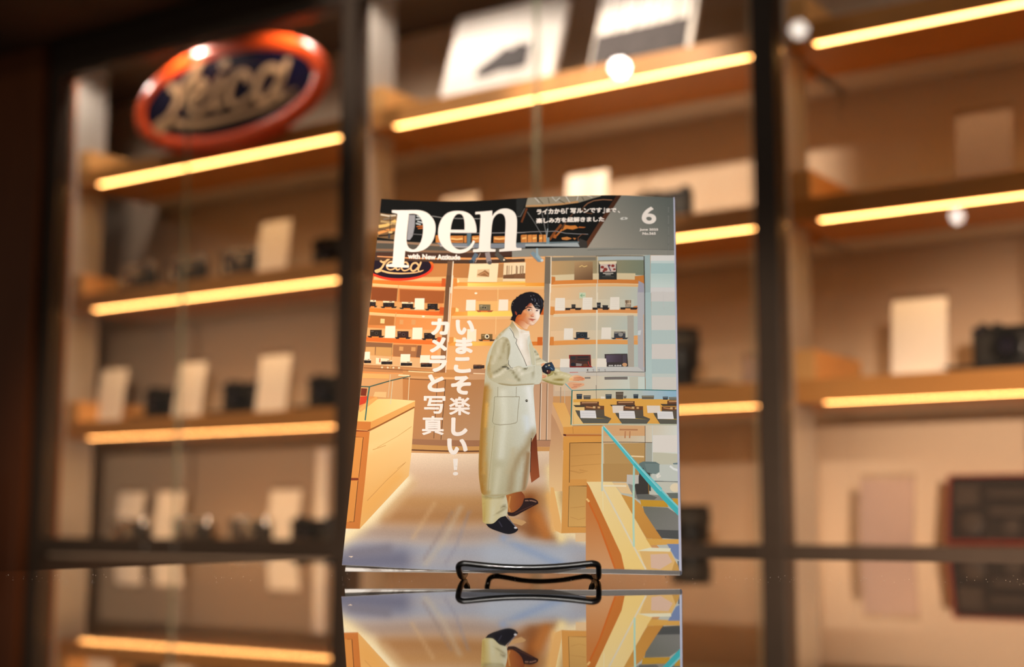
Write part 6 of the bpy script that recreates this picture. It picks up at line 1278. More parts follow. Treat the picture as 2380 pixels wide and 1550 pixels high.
[11,[[150.9,140.2],[155,139.9],[157.5,139.2],[157.6,139.5],[155,140.3],[150.9,140.6]],[196,106,70],0,0,0,[]],
[11,[[150.4,139.3],[155,138.8],[155,139.1],[150.4,139.6]],[196,106,70],0,0,0,[]],
[11,[[147.9,139.5],[150.5,139.7],[150.3,140.9],[147.8,140.7]],[252,196,130],0,0,0,[]],
[9,[[146.7,136.5],[148.4,137.7],[153.5,137.4],[158.4,136.5],[158.6,135.1],[154.6,133.4],[151.1,132.2],[148.5,133.5]],[238,180,140],1,0,0,[]],
[10,[[150.5,135.6],[156.6,135.7],[156.6,136.1],[150.5,135.9]],[206,120,90],0,0,0,[]],
[10,[[151.1,134.4],[155.6,134.6],[155.6,134.9],[151,134.8]],[206,120,90],0,0,0,[]],
[10,[[149.6,133.3],[153.6,133.8],[153.6,134.1],[149.5,133.7]],[206,120,90],0,0,0,[]],
[10,[[144.8,136.6],[149.4,131.3],[149.7,131.7],[145,136.9]],[150,206,214],0,0,0,[]],
[9,[[105.2,54.2],[117.2,55.6],[119.5,52.2],[119.2,48.1],[116.1,43.9],[112.3,40.7],[108.5,40.8],[106.8,46.7]],["lin",[105.77,49.25],[190,120,56],[118.23,48.92],[140,70,34]],1,0,0,[]],
[10,[[109,52.6],[108.1,45],[109.5,41.1],[110.5,41.5],[109.2,45],[110.1,52.4]],[206,146,80],0,0,0,[]],
[10,[[107.7,41.1],[112.3,40.7],[117.6,45.5],[119.1,50.5],[124.4,50.6],[128.3,48.6],[129,46.5],[125.3,44.6],[118.5,40.8],[113.2,38],[109,38.3]],[44,24,24],1,0,0,[]],
[11,[[119.8,48.5],[124.4,48.4],[127.5,47.3],[127.7,48.1],[124.5,49.2],[119.8,49.3]],[150,110,92],0,0,0,[]],
[11,[[121.9,49.5],[123.5,46.6],[123.9,46.8],[122.3,49.8]],[26,16,18],0,0,0,[]],
[11,[[113.2,39.6],[125.4,45.2],[125.2,45.6],[113.1,40]],[90,54,44],0,0,0,[]],
[10,[[89.8,55.4],[106.3,54.2],[108.1,46.7],[107.8,38.5],[104.8,36.3],[98.8,33],[94.9,32.4],[91.6,34.2]],["lin",[91.15,45.36],[206,186,118],[106.73,45.08],[214,210,182]],1,2.5,0,[[[[91.2,52],[92.4,35.5]],1.1,[190,160,84],0.8],[[[98.7,49.4],[97.9,34.6]],1.8,[220,220,196],0.7],[[[103.6,46],[106.8,44.3]],0.7,[120,110,76],0.8],[[[100.8,39.5],[106,43.5]],0.7,[140,130,94],0.6],[[[90.8,52.9],[105.6,52.2]],0.8,[150,138,96],0.8]]],
[11,[[93.8,32.8],[98.8,33],[103.2,37],[106.9,38.2],[110.3,34.3],[115,29.7],[116.1,28.1],[113.7,26],[109.1,25.2],[102.1,27.4],[96.2,30.1]],[20,18,28],1,0,0,[]],
[12,[[108,37.5],[110.8,33.7],[114.3,29.6],[114.7,29.9],[111.3,34.1],[108.5,37.8]],[110,110,124],0,0,0,[]],
[12,[[115.3,29.5],[115,29],[114.2,28.8],[113.5,29],[113.1,29.5],[113.4,30.1],[114.2,30.2],[114.9,30]],[226,226,232],0,0,0,[]],
[12,[[102.2,34.3],[104.7,30.1],[105.4,30.6],[102.9,34.8]],[52,50,66],0,0,0,[]],
[9,[[108.5,37.6],[119.7,34.5],[121.3,33.2],[118.1,30.9],[110.7,33.7]],[208,164,112],0,0,0,[]],
[11,[[105.3,189.6],[103.4,185.6],[99.3,182.2],[95.3,177.9],[92.6,173],[90.5,168.3],[88.8,163.7],[88,159],[87.6,154.3],[87.6,149.9],[87.5,144.6],[87.2,133.7],[86.9,122.9],[86.5,111.4],[86.4,96.4],[86.4,83.4],[86.9,70.6],[88.3,61.3],[89.9,55],[93.9,52.6],[99.4,51.6],[105.6,52.9],[112.5,54.9],[119.5,56.2],[120.8,59.7],[121.9,66.3],[122.3,76.5],[122.3,91.9],[125.7,98.7],[124.9,109.2],[124,119],[122.7,133.3],[123.2,137.3],[123.8,148.2],[123.3,156.3],[122.3,162.8],[121.1,168.2],[119.1,173.6],[118.3,178.3],[114.1,181.5],[110.3,182.3],[107.6,186]],["lin",[87.72,96.4],[186,180,144],[120.14,104.14],[216,222,212]],1,2.2,0.3,[[[[88.5,136.4],[87.4,118.5],[87.3,96.4],[87.8,79.1],[89.1,62.1],[91,55.4]],2.4,[168,116,40],0.95],[[[91.1,133.6],[90.1,112.2],[90.3,92],[91.8,70.5],[93.8,55.3]],1.5,[186,144,70],0.75],[[[90,122.8],[89.7,105.1]],0.7,[226,176,90],0.8],[[[91,94.6],[90.6,70.5]],0.6,[214,166,84],0.8],[[[95,103.2],[94.6,79],[94.8,57.8]],1.1,[206,200,168],0.7],[[[101.3,131.4],[103.1,110],[102.2,94.3],[101.9,82.2]],2.9,[226,230,216],0.8],[[[100.8,72],[99.2,55.2]],2.4,[214,212,186],0.8],[[[119.1,134.3],[122,119],[123.2,106.7]],2.8,[240,246,246],0.9],[[[118.3,111.2],[120.3,100.6]],2.4,[222,234,240],0.9],[[[123.5,98.8],[120.6,90.2],[114.6,81.8],[110.4,70],[109.4,56.6]],3.2,[168,148,110],0.8],[[[120.9,83.3],[119.8,69.8],[118.7,57.2]],2.1,[150,110,66],0.8],[[[110.5,87.1],[107.2,70.1]],2.1,[196,184,150],0.6],[[[93.9,53.2],[105.6,53.4],[118.7,56.4]],0.7,[176,160,116],0.6],[[[104.8,187.9],[99.3,181.6],[94.3,175.3]],1.1,[176,152,96],0.8],[[[107.7,181.8],[112.5,166.2],[116.1,154.3]],1.8,[238,240,232],0.7],[[[101.9,171.4],[103.3,163.1]],1.1,[132,122,84],0.5]]],
[12,[[125.9,99.1],[127.1,84.9],[128.3,73.8],[129.2,66],[123.7,61.9],[122.5,69.3],[122.5,81.6],[122.6,91.9]],["lin",[126.8,95.22],[112,50,24],[124.67,64.59],[160,84,46]],0,0,0,[]],
[12,[[122.2,95.4],[122.5,69.7],[123,69.7],[122.7,95.3]],[70,40,26],0,0,0,[]],
[12,[[95,128.2],[95.1,119.1],[94.5,108.9],[95.8,106.9],[100.1,105.9],[107.3,106.3],[111.2,107],[112.3,108.3],[112.6,118.5],[113.2,127.3],[112.8,127.4],[112.2,118.5],[112,108.4],[111,107.5],[107.2,106.7],[100.1,106.4],[95.9,107.3],[94.9,108.9],[95.5,119.1],[95.4,128.2]],[150,146,118],0,0,0,[]],
[12,[[113.2,127.8],[95.2,128.4],[95.2,128],[113.2,127.3]],[150,146,118],0,0,0,[]],
[12,[[97.1,136.1],[97.3,128.4],[97.6,128.4],[97.4,136.1]],[140,130,96],0,0,0,[]],
[12,[[110.3,135.6],[110.4,127.9],[110.7,127.9],[110.7,135.6]],[150,146,120],0,0,0,[]],
[12,[[96.1,105.8],[95.2,87.6],[94.3,65.4],[94,54.5],[94.4,54.5],[94.6,65.4],[95.5,87.5],[96.4,105.8]],[170,160,120],0,0,0,[]],
[12,[[119.1,124.3],[119,123.8],[118.7,123.4],[118.2,123.3],[117.8,123.4],[117.5,123.8],[117.3,124.4],[117.4,124.9],[117.7,125.3],[118.2,125.4],[118.6,125.2],[119,124.8]],[54,52,44],0,0,0,[]],
[13,[[117.8,124.5],[119.1,124.1],[119.1,124.5],[117.8,124.9]],[180,176,160],0,0,0,[]],
[12,[[105.9,189.1],[107.6,186.3],[110.9,182.8],[114.1,180.9],[118,180.4],[118.5,176.8],[117.2,175.1],[117.2,169.5],[118.3,164.2],[119.6,158.8],[120.1,152.4],[117.2,152.1],[114.1,159.6],[111,166.8],[109.7,170.4],[108.6,174.6],[106.7,181.2]],[240,236,226],1,2.5,0,[[[[116.5,173.1],[118.1,163],[119.5,153]],0.9,[214,206,188],0.8],[[[111,178.1],[113.1,166.1]],1.1,[252,252,250],0.9],[[[114.2,178.5],[117.8,178.4]],0.5,[255,252,248],0.9],[[[112,181.6],[113.5,176.8]],0.4,[222,206,186],0.6]]],
[13,[[103.4,183.6],[106.2,179.1],[107.2,175.6],[109.2,173.6],[108.5,170.8],[111.4,164.9],[114.8,157.8],[117,151.8],[117.4,152],[115.1,157.9],[111.7,165.1],[108.9,170.8],[109.6,173.7],[107.5,175.8],[106.6,179.3],[103.7,183.8]],[86,84,70],0,0,0,[]],
[13,[[118.2,169.4],[119.2,162.3],[120.6,152.9],[121,153],[119.7,162.4],[118.6,169.5]],[196,196,172],0,0,0,[]],
[13,[[119.3,173.6],[121.3,167.6],[122.3,162.2],[123.3,152.3],[121.4,152.1],[120,160],[118.2,168.3]],[206,206,180],0,0,0,[]],
[13,[[105.3,189.6],[103.6,185.3],[106.5,179.9],[107.6,176],[109.5,173.8],[111.1,175.7],[110.4,180.5],[107.6,185.4]],["lin",[104.9,186.74],[176,160,118],[110.59,176.3],[232,232,220]],0,0,0,[]],
[14,[[99,176.6],[102.5,175.2],[104.8,169.5],[104.6,163],[103.9,157.7],[104.5,153.1],[106.9,150.7],[111.5,152.2],[115.7,150.5],[119.3,151.3],[122.7,151.7],[127.6,152],[128.4,145.1],[128.2,139.9],[126.8,137],[121.9,136.8],[116.8,136.6],[107.5,136.4],[101.3,137.2],[96,139.2],[91.7,141.9],[89,146],[88.4,150.8],[89.7,156.3],[90.7,162.4],[92,168.2],[94.2,172.9]],["lin",[90.04,155.38],[186,180,148],[126.74,145.18],[216,220,204]],1,2,0.3,[[[[97.6,173.4],[95.9,164],[92.7,155.3]],1.3,[216,214,190],0.8],[[[102.3,173.7],[103.9,166.6],[103.7,158.3]],0.8,[140,130,92],0.8],[[[100.3,171.5],[99.6,163.2],[97.2,157.4]],0.6,[160,150,112],0.6],[[[90.8,160.6],[89.7,152.5],[91.6,144.3]],1,[176,150,90],0.8],[[[99.1,152.1],[103.3,151.1],[105.4,148.9]],0.5,[70,70,58],0.9],[[[94.6,147.6],[98.6,150.4],[102.7,153.1]],0.9,[128,122,90],0.8],[[[93.7,144.2],[97.8,145.8],[101.8,149.7]],1.1,[226,224,204],0.9],[[[104.8,151.9],[108,150],[109.1,147]],0.6,[236,236,222],0.9],[[[107,148.9],[110.3,142.9],[112.5,140.6]],0.9,[126,120,84],0.75],[[[111.1,150.4],[114.4,145.1]],0.9,[234,234,220],0.9],[[[115.8,149.1],[116.7,151.4]],0.5,[110,106,76],0.8],[[[116.4,146.2],[119.5,147.2]],1,[222,224,208],0.8],[[[122.1,146.5],[121.2,140.8]],0.6,[160,156,128],0.7],[[[98.1,138.3],[107.5,136.7],[122.9,137]],0.7,[150,136,94],0.8],[[[125.5,150.4],[126.9,140]],0.9,[210,212,194],0.6],[[[104.2,141.5],[109.4,139.5]],1.1,[212,206,180],0.7]]],
[15,[[104,157.2],[103.7,154.2],[105.8,150.8],[107.4,150.4],[107.5,150.8],[106,151.1],[104.1,154.3],[104.3,157.1]],[60,60,50],0,0,0,[]],
[15,[[99.6,151.6],[102.7,151.7],[103.9,150.7],[104.2,151.1],[102.7,152.2],[99.6,152.1]],[48,48,44],0,0,0,[]],
[15,[[115.7,150.1],[117.3,149.1],[118,150.4],[117.6,150.6],[117.3,149.5],[115.8,150.4]],[70,70,58],0,0,0,[]],
[15,[[122.5,151.7],[122.6,146.5],[122.8,146.5],[122.8,151.7]],[170,168,144],0,0,0,[]],
[13,[[127.3,152.7],[129.1,153.9],[130.3,153.4],[129.6,151.7],[127.8,150.9]],[236,176,136],0,0,0,[]],
[15,[[127.9,150.3],[130.5,153.4],[135,154.4],[136.4,151.7],[137.5,149.2],[137.2,146.8],[134.5,144.8],[132.4,144.3],[128.8,146.5]],["lin",[128.68,149.15],[24,26,34],[136.89,149.96],[52,74,100]],0,0,0,[]],
[16,[[130.7,152.6],[135.1,153.6],[134.9,154.4],[130.5,153.4]],[60,60,66],0,0,0,[]],
[16,[[130.4,151.4],[131.7,151.6],[132,150.4],[130.7,150.1]],[120,136,150],0,0,0,[]],
[16,[[132.4,152.2],[133.7,152.5],[134.1,151.3],[132.7,151]],[190,176,140],0,0,0,[]],
[16,[[135,146.4],[134.9,145.6],[134.4,144.9],[133.8,144.5],[132.9,144.3],[132.1,144.6],[131.4,145.1],[130.9,145.8],[130.7,146.6],[130.8,147.5],[131.3,148.2],[132,148.6],[132.8,148.7],[133.6,148.5],[134.4,148],[134.8,147.3]],[30,20,24],0,0,0,[]],
[17,[[134.6,146.2],[134.4,145.6],[134.1,145.1],[133.5,144.8],[132.9,144.8],[132.3,145.2],[131.9,145.7],[131.7,146.4],[131.8,147],[132.2,147.5],[132.8,147.8],[133.4,147.8],[134,147.4],[134.4,146.9]],[88,44,40],0,0,0,[]],
[18,[[132.5,147.2],[132.4,146.8],[132.1,146.7],[131.8,146.9],[131.7,147.3],[131.8,147.7],[132.1,147.8],[132.4,147.7]],[226,190,170],0,0,0,[]],
[17,[[134.2,149.6],[135.8,148.1],[136.1,148.5],[134.5,150]],[110,150,190],0,0,0,[]],
[16,[[128.6,144.8],[130.4,144.3],[132.2,143.5],[130.9,142.1],[128.9,141.2],[128.5,142.8]],[240,184,146],1,0,0,[]],
[17,[[128.8,143.5],[131.4,142.8],[131.5,143.1],[128.9,143.8]],[170,86,60],0,0,0,[]],
[17,[[128.8,142.2],[130.9,142.1],[130.9,142.4],[128.8,142.5]],[180,96,66],0,0,0,[]],
[16,[[134.9,146.9],[137.4,147.3],[136,144.2],[132.5,142.6],[132.2,143.9]],[170,160,100],0,0,0,[]],
[12,[[107.5,193],[107,189.1],[112.2,184],[114.4,182.1],[116.5,182],[117,183.5],[118.2,185.2],[115.8,187.5],[111.4,191.9]],["lin",[108.36,189],[190,92,40],[116.98,183.81],[250,214,180]],1,0,0,[]],
[13,[[108,192.6],[109.2,195],[112.3,197.3],[113.7,200.2],[116.3,202.3],[118.3,204.6],[121.1,202.9],[123.8,199.8],[125.5,198.8],[125.5,194.9],[125.2,191.8],[124.2,189.2],[122.4,186.7],[120.7,185.1],[118.8,185.1],[116.4,186.2],[114.2,188.4],[111.5,189.5],[108.8,190.2]],["lin",[109.87,190.74],[196,96,40],[124.58,191.88],[252,240,228]],1,0.9,0,[[[[110.4,191],[113.5,192.4],[115,194.7]],1.3,[214,126,66],0.7],[[[112.1,188.8],[115.8,186.6]],0.8,[200,106,54],0.6],[[[113.8,197.2],[116,195.3],[116.7,192.8]],0.9,[236,170,112],0.8],[[[120.7,199.3],[120.8,196.3]],0.5,[252,226,206],0.8],[[[122.9,194.4],[123.5,191.3]],1,[255,246,238],0.9],[[[119,187.3],[120.6,186.1]],0.8,[250,232,216],0.8],[[[118.2,194.6],[118.8,192.8]],0.4,[214,130,80],0.7],[[[116.3,201.3],[119,202.4]],0.9,[170,84,50],0.7],[[[115.2,190.5],[116.3,188]],0.5,[222,150,96],0.7],[[[119.2,197],[119.9,194.5]],0.2,[236,180,140],0.7]]],
[14,[[118.5,192.5],[119.2,193.9],[120.4,195.4],[121.2,194.4],[121.3,192.6],[120.4,191.9],[119.3,192.1]],["lin",[118.75,193.05],[206,118,72],[121.25,193.24],[246,198,176]],1,0,0,[]],
[15,[[118.9,192.1],[120.1,191.9],[121.1,192.2],[121,192.5],[120.1,192.3],[118.9,192.5]],[130,52,40],0,0,0,[]],
[14,[[117,190.5],[118.6,190.7],[119.9,190.4],[121,190],[122.7,189.8],[121.4,189.3],[120.2,188.5],[119,189.2]],[196,104,84],1,0,0,[]],
[15,[[117,190.3],[118.8,190],[122.5,189.6],[122.5,189.9],[118.9,190.2],[117.1,190.6]],[126,44,44],0,0,0,[]],
[15,[[118.8,189],[120.5,187.9],[120.6,188.1],[118.9,189.2]],[206,140,110],0,0,0,[]],
[14,[[114.1,199.2],[116.1,200.8],[118.5,200.4],[119.8,199.6],[118.5,199.5],[116.4,200],[114.9,198.7]],[58,24,20],0,0,0,[]],
[14,[[121.7,199.1],[123.3,198.4],[125.2,198.1],[125.2,198.6],[123.3,198.8],[121.8,199.5]],[70,40,40],0,0,0,[]],
[14,[[115.7,197.4],[117,198.3],[118.6,198.1],[119.3,197.2],[117.8,196.9]],[238,226,214],1,0,0,[]],
[15,[[118,197.8],[117.9,197.5],[117.6,197.3],[117.2,197.2],[116.8,197.3],[116.5,197.5],[116.4,197.8],[116.5,198.2],[116.8,198.3],[117.2,198.4],[117.6,198.3],[117.9,198.1]],[40,18,18],0,0,0,[]],
[15,[[115.5,197.4],[117,198.3],[118.7,198.1],[119.3,197.3],[119.5,197.5],[118.7,198.4],[117,198.6],[115.4,197.6]],[40,18,16],0,0,0,[]],
[15,[[116.2,197],[118.1,196.7],[118.1,196.8],[116.2,197.2]],[140,70,50],0,0,0,[]],
[14,[[122,196.8],[123.1,197.6],[124.7,197.4],[125,196.6],[123.4,196.3]],[236,224,226],1,0,0,[]],
[15,[[123.8,197.1],[123.8,196.8],[123.5,196.5],[123.1,196.5],[122.8,196.6],[122.5,196.8],[122.4,197.1],[122.5,197.4],[122.7,197.6],[123.1,197.7],[123.5,197.6],[123.7,197.4]],[64,20,36],0,0,0,[]],
[15,[[122,196.7],[123.1,197.7],[124.9,197.4],[124.9,197.7],[123,197.9],[121.8,196.9]],[44,20,26],0,0,0,[]],
[16,[[105.8,189.6],[104.5,190.2],[103.8,191],[104.7,191.6],[104.4,192.4],[105.3,193.7],[104.9,195.8],[104.4,197.7],[103.9,200.1],[104,202.6],[104.4,205],[105.5,206.9],[107.3,208.5],[107.5,209.7],[108.6,209.5],[109.6,210.7],[110.9,211.8],[111.3,211.5],[113.8,212.8],[115.7,213.1],[117.8,213.3],[120.2,212.8],[122.9,211.7],[123.7,211.2],[125.1,209.6],[126.5,207.7],[127.4,206],[128,204.8],[127.7,202.6],[127.9,200.8],[127.4,198.4],[126.8,196.3],[125.8,193.8],[125.4,193.4],[125.1,195.2],[125.4,198.2],[123.6,198.6],[122,199.3],[120.6,201.2],[119.6,202.7],[118.4,203.7],[117.9,203.1],[116.3,201.3],[114.9,200.7],[114.3,198.7],[112.9,197.4],[112.3,195.8],[111.3,194.4],[109.7,194.2],[108.7,193.2],[108,191.7],[107.3,188.4]],[24,22,30],1,0,0,[]],
[17,[[118.7,207.2],[119.4,205.6],[119.9,205.9],[119.2,207.5]],[120,124,140],0,0,0,[]],
[17,[[120.7,207.4],[121.5,205.9],[121,204.6],[121.5,204.3],[122,206],[121.1,207.7]],[86,92,112],0,0,0,[]],
[17,[[118,210.1],[118.2,209],[118.5,209.1],[118.3,210.1]],[130,130,140],0,0,0,[]],
[17,[[119.9,210.2],[120.6,209.7],[120.8,210],[120.1,210.5]],[110,110,120],0,0,0,[]],
[17,[[122.4,203.3],[122.8,202.4],[123.3,202.7],[122.9,203.6]],[190,186,184],0,0,0,[]],
[17,[[121.2,201.1],[123.7,201.3],[124.9,200.1],[125.3,200.6],[123.8,201.9],[121.1,201.8]],[96,104,112],0,0,0,[]],
[17,[[121.9,199.7],[124,199],[124.1,199.4],[122,200.1]],[140,150,150],0,0,0,[]],
[17,[[125.2,206.9],[126.6,203.2],[126.4,200.3],[127,200.2],[127.1,203.3],[125.7,207.1]],[56,60,76],0,0,0,[]],
[17,[[105,204.8],[105.5,204.2],[105.7,204.4],[105.2,205.1]],[150,140,120],0,0,0,[]],
[17,[[104.6,202.8],[104.8,202.2],[105.1,202.3],[104.9,202.9]],[140,140,130],0,0,0,[]],
[17,[[123.6,207.1],[124.3,203.4],[124.7,203.4],[124,207.1]],[60,64,80],0,0,0,[]],
[17,[[110.7,207.8],[109.8,204.1],[110,204],[110.9,207.7]],[40,38,48],0,0,0,[]],
[17,[[109.8,199.8],[111.1,195.4],[111.5,195.6],[110.2,199.9]],[44,26,20],0,0,0,[]],
[17,[[107,197.2],[107.9,196.9],[108.6,195.3],[108.6,193.8],[107.9,194.2],[107.2,195.7]],[150,66,44],1,0,0,[]],
[17,[[115.8,201.4],[117.6,203.7],[118.4,203.4],[116.9,201.3]],[150,72,52],0,0,0,[]],
[17,[[110.1,197.4],[111.8,194.3],[110.8,194.5]],[24,22,30],0,0,0,[]],
[17,[[120.6,202.1],[122,198.8],[120,201.8]],[24,22,30],0,0,0,[]],
[16,[[218.9,287.6],[219.7,287.7],[219.7,287.1],[218.9,287]],[150,152,148],0,0,0,[]],
[16,[[218.9,286.3],[219.7,286.4],[219.6,285.8],[218.9,285.8]],[150,152,148],0,0,0,[]],
[16,[[218.9,285],[219.6,285.1],[219.6,284.5],[218.9,284.5]],[150,152,148],0,0,0,[]],
[16,[[218.9,283.8],[219.6,283.8],[219.6,283.2],[218.9,283.2]],[150,152,148],0,0,0,[]],
[16,[[218.8,279.9],[219.6,279.9],[219.6,279.4],[218.8,279.3]],[150,152,148],0,0,0,[]],
[16,[[218.8,278.6],[219.6,278.7],[219.5,278.1],[218.8,278]],[150,152,148],0,0,0,[]],
[16,[[218.8,277.3],[219.5,277.4],[219.5,276.8],[218.8,276.8]],[150,152,148],0,0,0,[]],
[16,[[218.8,276.1],[219.5,276.1],[219.5,275.5],[218.8,275.5]],[150,152,148],0,0,0,[]],
[16,[[218.8,274.8],[219.5,274.8],[219.5,274.3],[218.8,274.2]],[150,152,148],0,0,0,[]],
[16,[[218.7,273.5],[219.5,273.6],[219.5,273],[218.7,272.9]],[150,152,148],0,0,0,[]],
[16,[[218.7,269.7],[219.4,269.8],[219.4,269.2],[218.7,269.1]],[150,152,148],0,0,0,[]],
[16,[[218.7,268.4],[219.4,268.5],[219.4,267.9],[218.7,267.9]],[150,152,148],0,0,0,[]],
[16,[[218.7,267.2],[219.4,267.2],[219.4,266.6],[218.7,266.6]],[150,152,148],0,0,0,[]],
[16,[[218.7,265.9],[219.4,265.9],[219.4,265.4],[218.6,265.3]],[150,152,148],0,0,0,[]],
[16,[[218.6,264.6],[219.4,264.7],[219.4,264.1],[218.6,264.1]],[150,152,148],0,0,0,[]],
[16,[[218.6,263.4],[219.3,263.4],[219.3,262.9],[218.6,262.8]],[150,152,148],0,0,0,[]],
[16,[[218.6,260.9],[219.3,260.9],[219.3,260.3],[218.6,260.3]],[150,152,148],0,0,0,[]],
[16,[[218.6,259.6],[219.3,259.6],[219.3,259.1],[218.6,259]],[150,152,148],0,0,0,[]],
[16,[[218.6,258.3],[219.3,258.4],[219.3,257.8],[218.6,257.8]],[150,152,148],0,0,0,[]],
[16,[[218.5,257.1],[219.3,257.1],[219.3,256.6],[218.5,256.5]],[150,152,148],0,0,0,[]],
[16,[[218.5,255.8],[219.2,255.9],[219.2,255.3],[218.5,255.3]],[150,152,148],0,0,0,[]],
[16,[[218.5,253.3],[219.2,253.4],[219.2,252.8],[218.5,252.8]],[150,152,148],0,0,0,[]],
[16,[[218.5,252.1],[219.2,252.1],[219.2,251.6],[218.5,251.5]],[150,152,148],0,0,0,[]],
[16,[[218.5,250.8],[219.2,250.9],[219.2,250.3],[218.4,250.3]],[150,152,148],0,0,0,[]],
[16,[[218.4,249.6],[219.2,249.6],[219.2,249.1],[218.4,249]],[150,152,148],0,0,0,[]],
[16,[[218.4,248.3],[219.2,248.4],[219.2,247.8],[218.4,247.8]],[150,152,148],0,0,0,[]],
[16,[[218.4,247.1],[219.1,247.2],[219.1,246.6],[218.4,246.5]],[150,152,148],0,0,0,[]],
[16,[[218.4,245.9],[219.1,245.9],[219.1,245.3],[218.4,245.3]],[150,152,148],0,0,0,[]],
[16,[[214.6,212],[215,212],[215,211.8],[214.6,211.7]],[232,232,232],0,0,0,[]],
[16,[[214.6,211.5],[215,211.5],[215,211.3],[214.6,211.2]],[232,232,232],0,0,0,[]],
[16,[[214.5,210.9],[215,211],[215,210.8],[214.5,210.7]],[232,232,232],0,0,0,[]],
[16,[[214.5,210.4],[215,210.5],[215,210.2],[214.5,210.2]],[232,232,232],0,0,0,[]],
[16,[[214.5,209.9],[215,210],[215,209.7],[214.5,209.7]],[232,232,232],0,0,0,[]],
[16,[[214.5,209.4],[215,209.4],[215,209.2],[214.5,209.2]],[232,232,232],0,0,0,[]],
[16,[[214.5,208.9],[215,208.9],[215,208.7],[214.5,208.7]],[232,232,232],0,0,0,[]],
[16,[[214.5,208.4],[215,208.4],[215,208.2],[214.5,208.2]],[232,232,232],0,0,0,[]],
[16,[[214.5,207.9],[215,207.9],[215,207.7],[214.5,207.7]],[232,232,232],0,0,0,[]],
[16,[[214.5,207.4],[215,207.4],[215,207.2],[214.5,207.2]],[232,232,232],0,0,0,[]],
[16,[[214.5,206.9],[215,206.9],[215,206.7],[214.5,206.7]],[232,232,232],0,0,0,[]],
[16,[[214.5,206.4],[215,206.4],[215,206.2],[214.5,206.1]],[232,232,232],0,0,0,[]],
[16,[[214.5,205.9],[215,205.9],[215,205.7],[214.5,205.6]],[232,232,232],0,0,0,[]],
[16,[[214.5,205.3],[215,205.4],[215,205.2],[214.5,205.1]],[232,232,232],0,0,0,[]],
[16,[[214.5,204.8],[215,204.9],[215,204.7],[214.5,204.6]],[232,232,232],0,0,0,[]],
[16,[[214.5,204.3],[214.9,204.4],[214.9,204.1],[214.5,204.1]],[232,232,232],0,0,0,[]],
[16,[[214.5,203.8],[214.9,203.9],[214.9,203.6],[214.5,203.6]],[232,232,232],0,0,0,[]],
[16,[[214.5,203.3],[214.9,203.3],[214.9,203.1],[214.5,203.1]],[232,232,232],0,0,0,[]],
[16,[[214.4,202.8],[214.9,202.8],[214.9,202.6],[214.4,202.6]],[232,232,232],0,0,0,[]],
[16,[[214.4,202.3],[214.9,202.3],[214.9,202.1],[214.4,202.1]],[232,232,232],0,0,0,[]],
[16,[[214.4,201.8],[214.9,201.8],[214.9,201.6],[214.4,201.6]],[232,232,232],0,0,0,[]],
[16,[[214.4,201.3],[214.9,201.3],[214.9,201.1],[214.4,201.1]],[232,232,232],0,0,0,[]],
[16,[[214.4,200.8],[214.9,200.8],[214.9,200.6],[214.4,200.6]],[232,232,232],0,0,0,[]],
[16,[[214.4,200.3],[214.9,200.3],[214.9,200.1],[214.4,200.1]],[232,232,232],0,0,0,[]],
[16,[[4,5.8],[5.3,5.8],[6.8,6],[6.7,6.4],[5.3,6.2],[4,6.2]],[236,214,196],0,0,0,[]],
[16,[[6.4,5.8],[6.2,5.5],[5.7,5.3],[5.2,5.4],[4.9,5.7],[5.1,6],[5.7,6.2],[6.2,6.1]],[240,220,200],0,0,0,[]],
[8,[[182.9,275.7],[184.4,276.9],[187.1,277.1],[188.9,276.4],[188.1,275.1],[185.5,274.8],[183.9,274.5]],[214,214,208],0,0,0,[]],
[9,[[185,276.3],[186.6,276.6],[186.8,275.5],[185.2,275.3]],[120,122,118],0,0,0,[]],
]
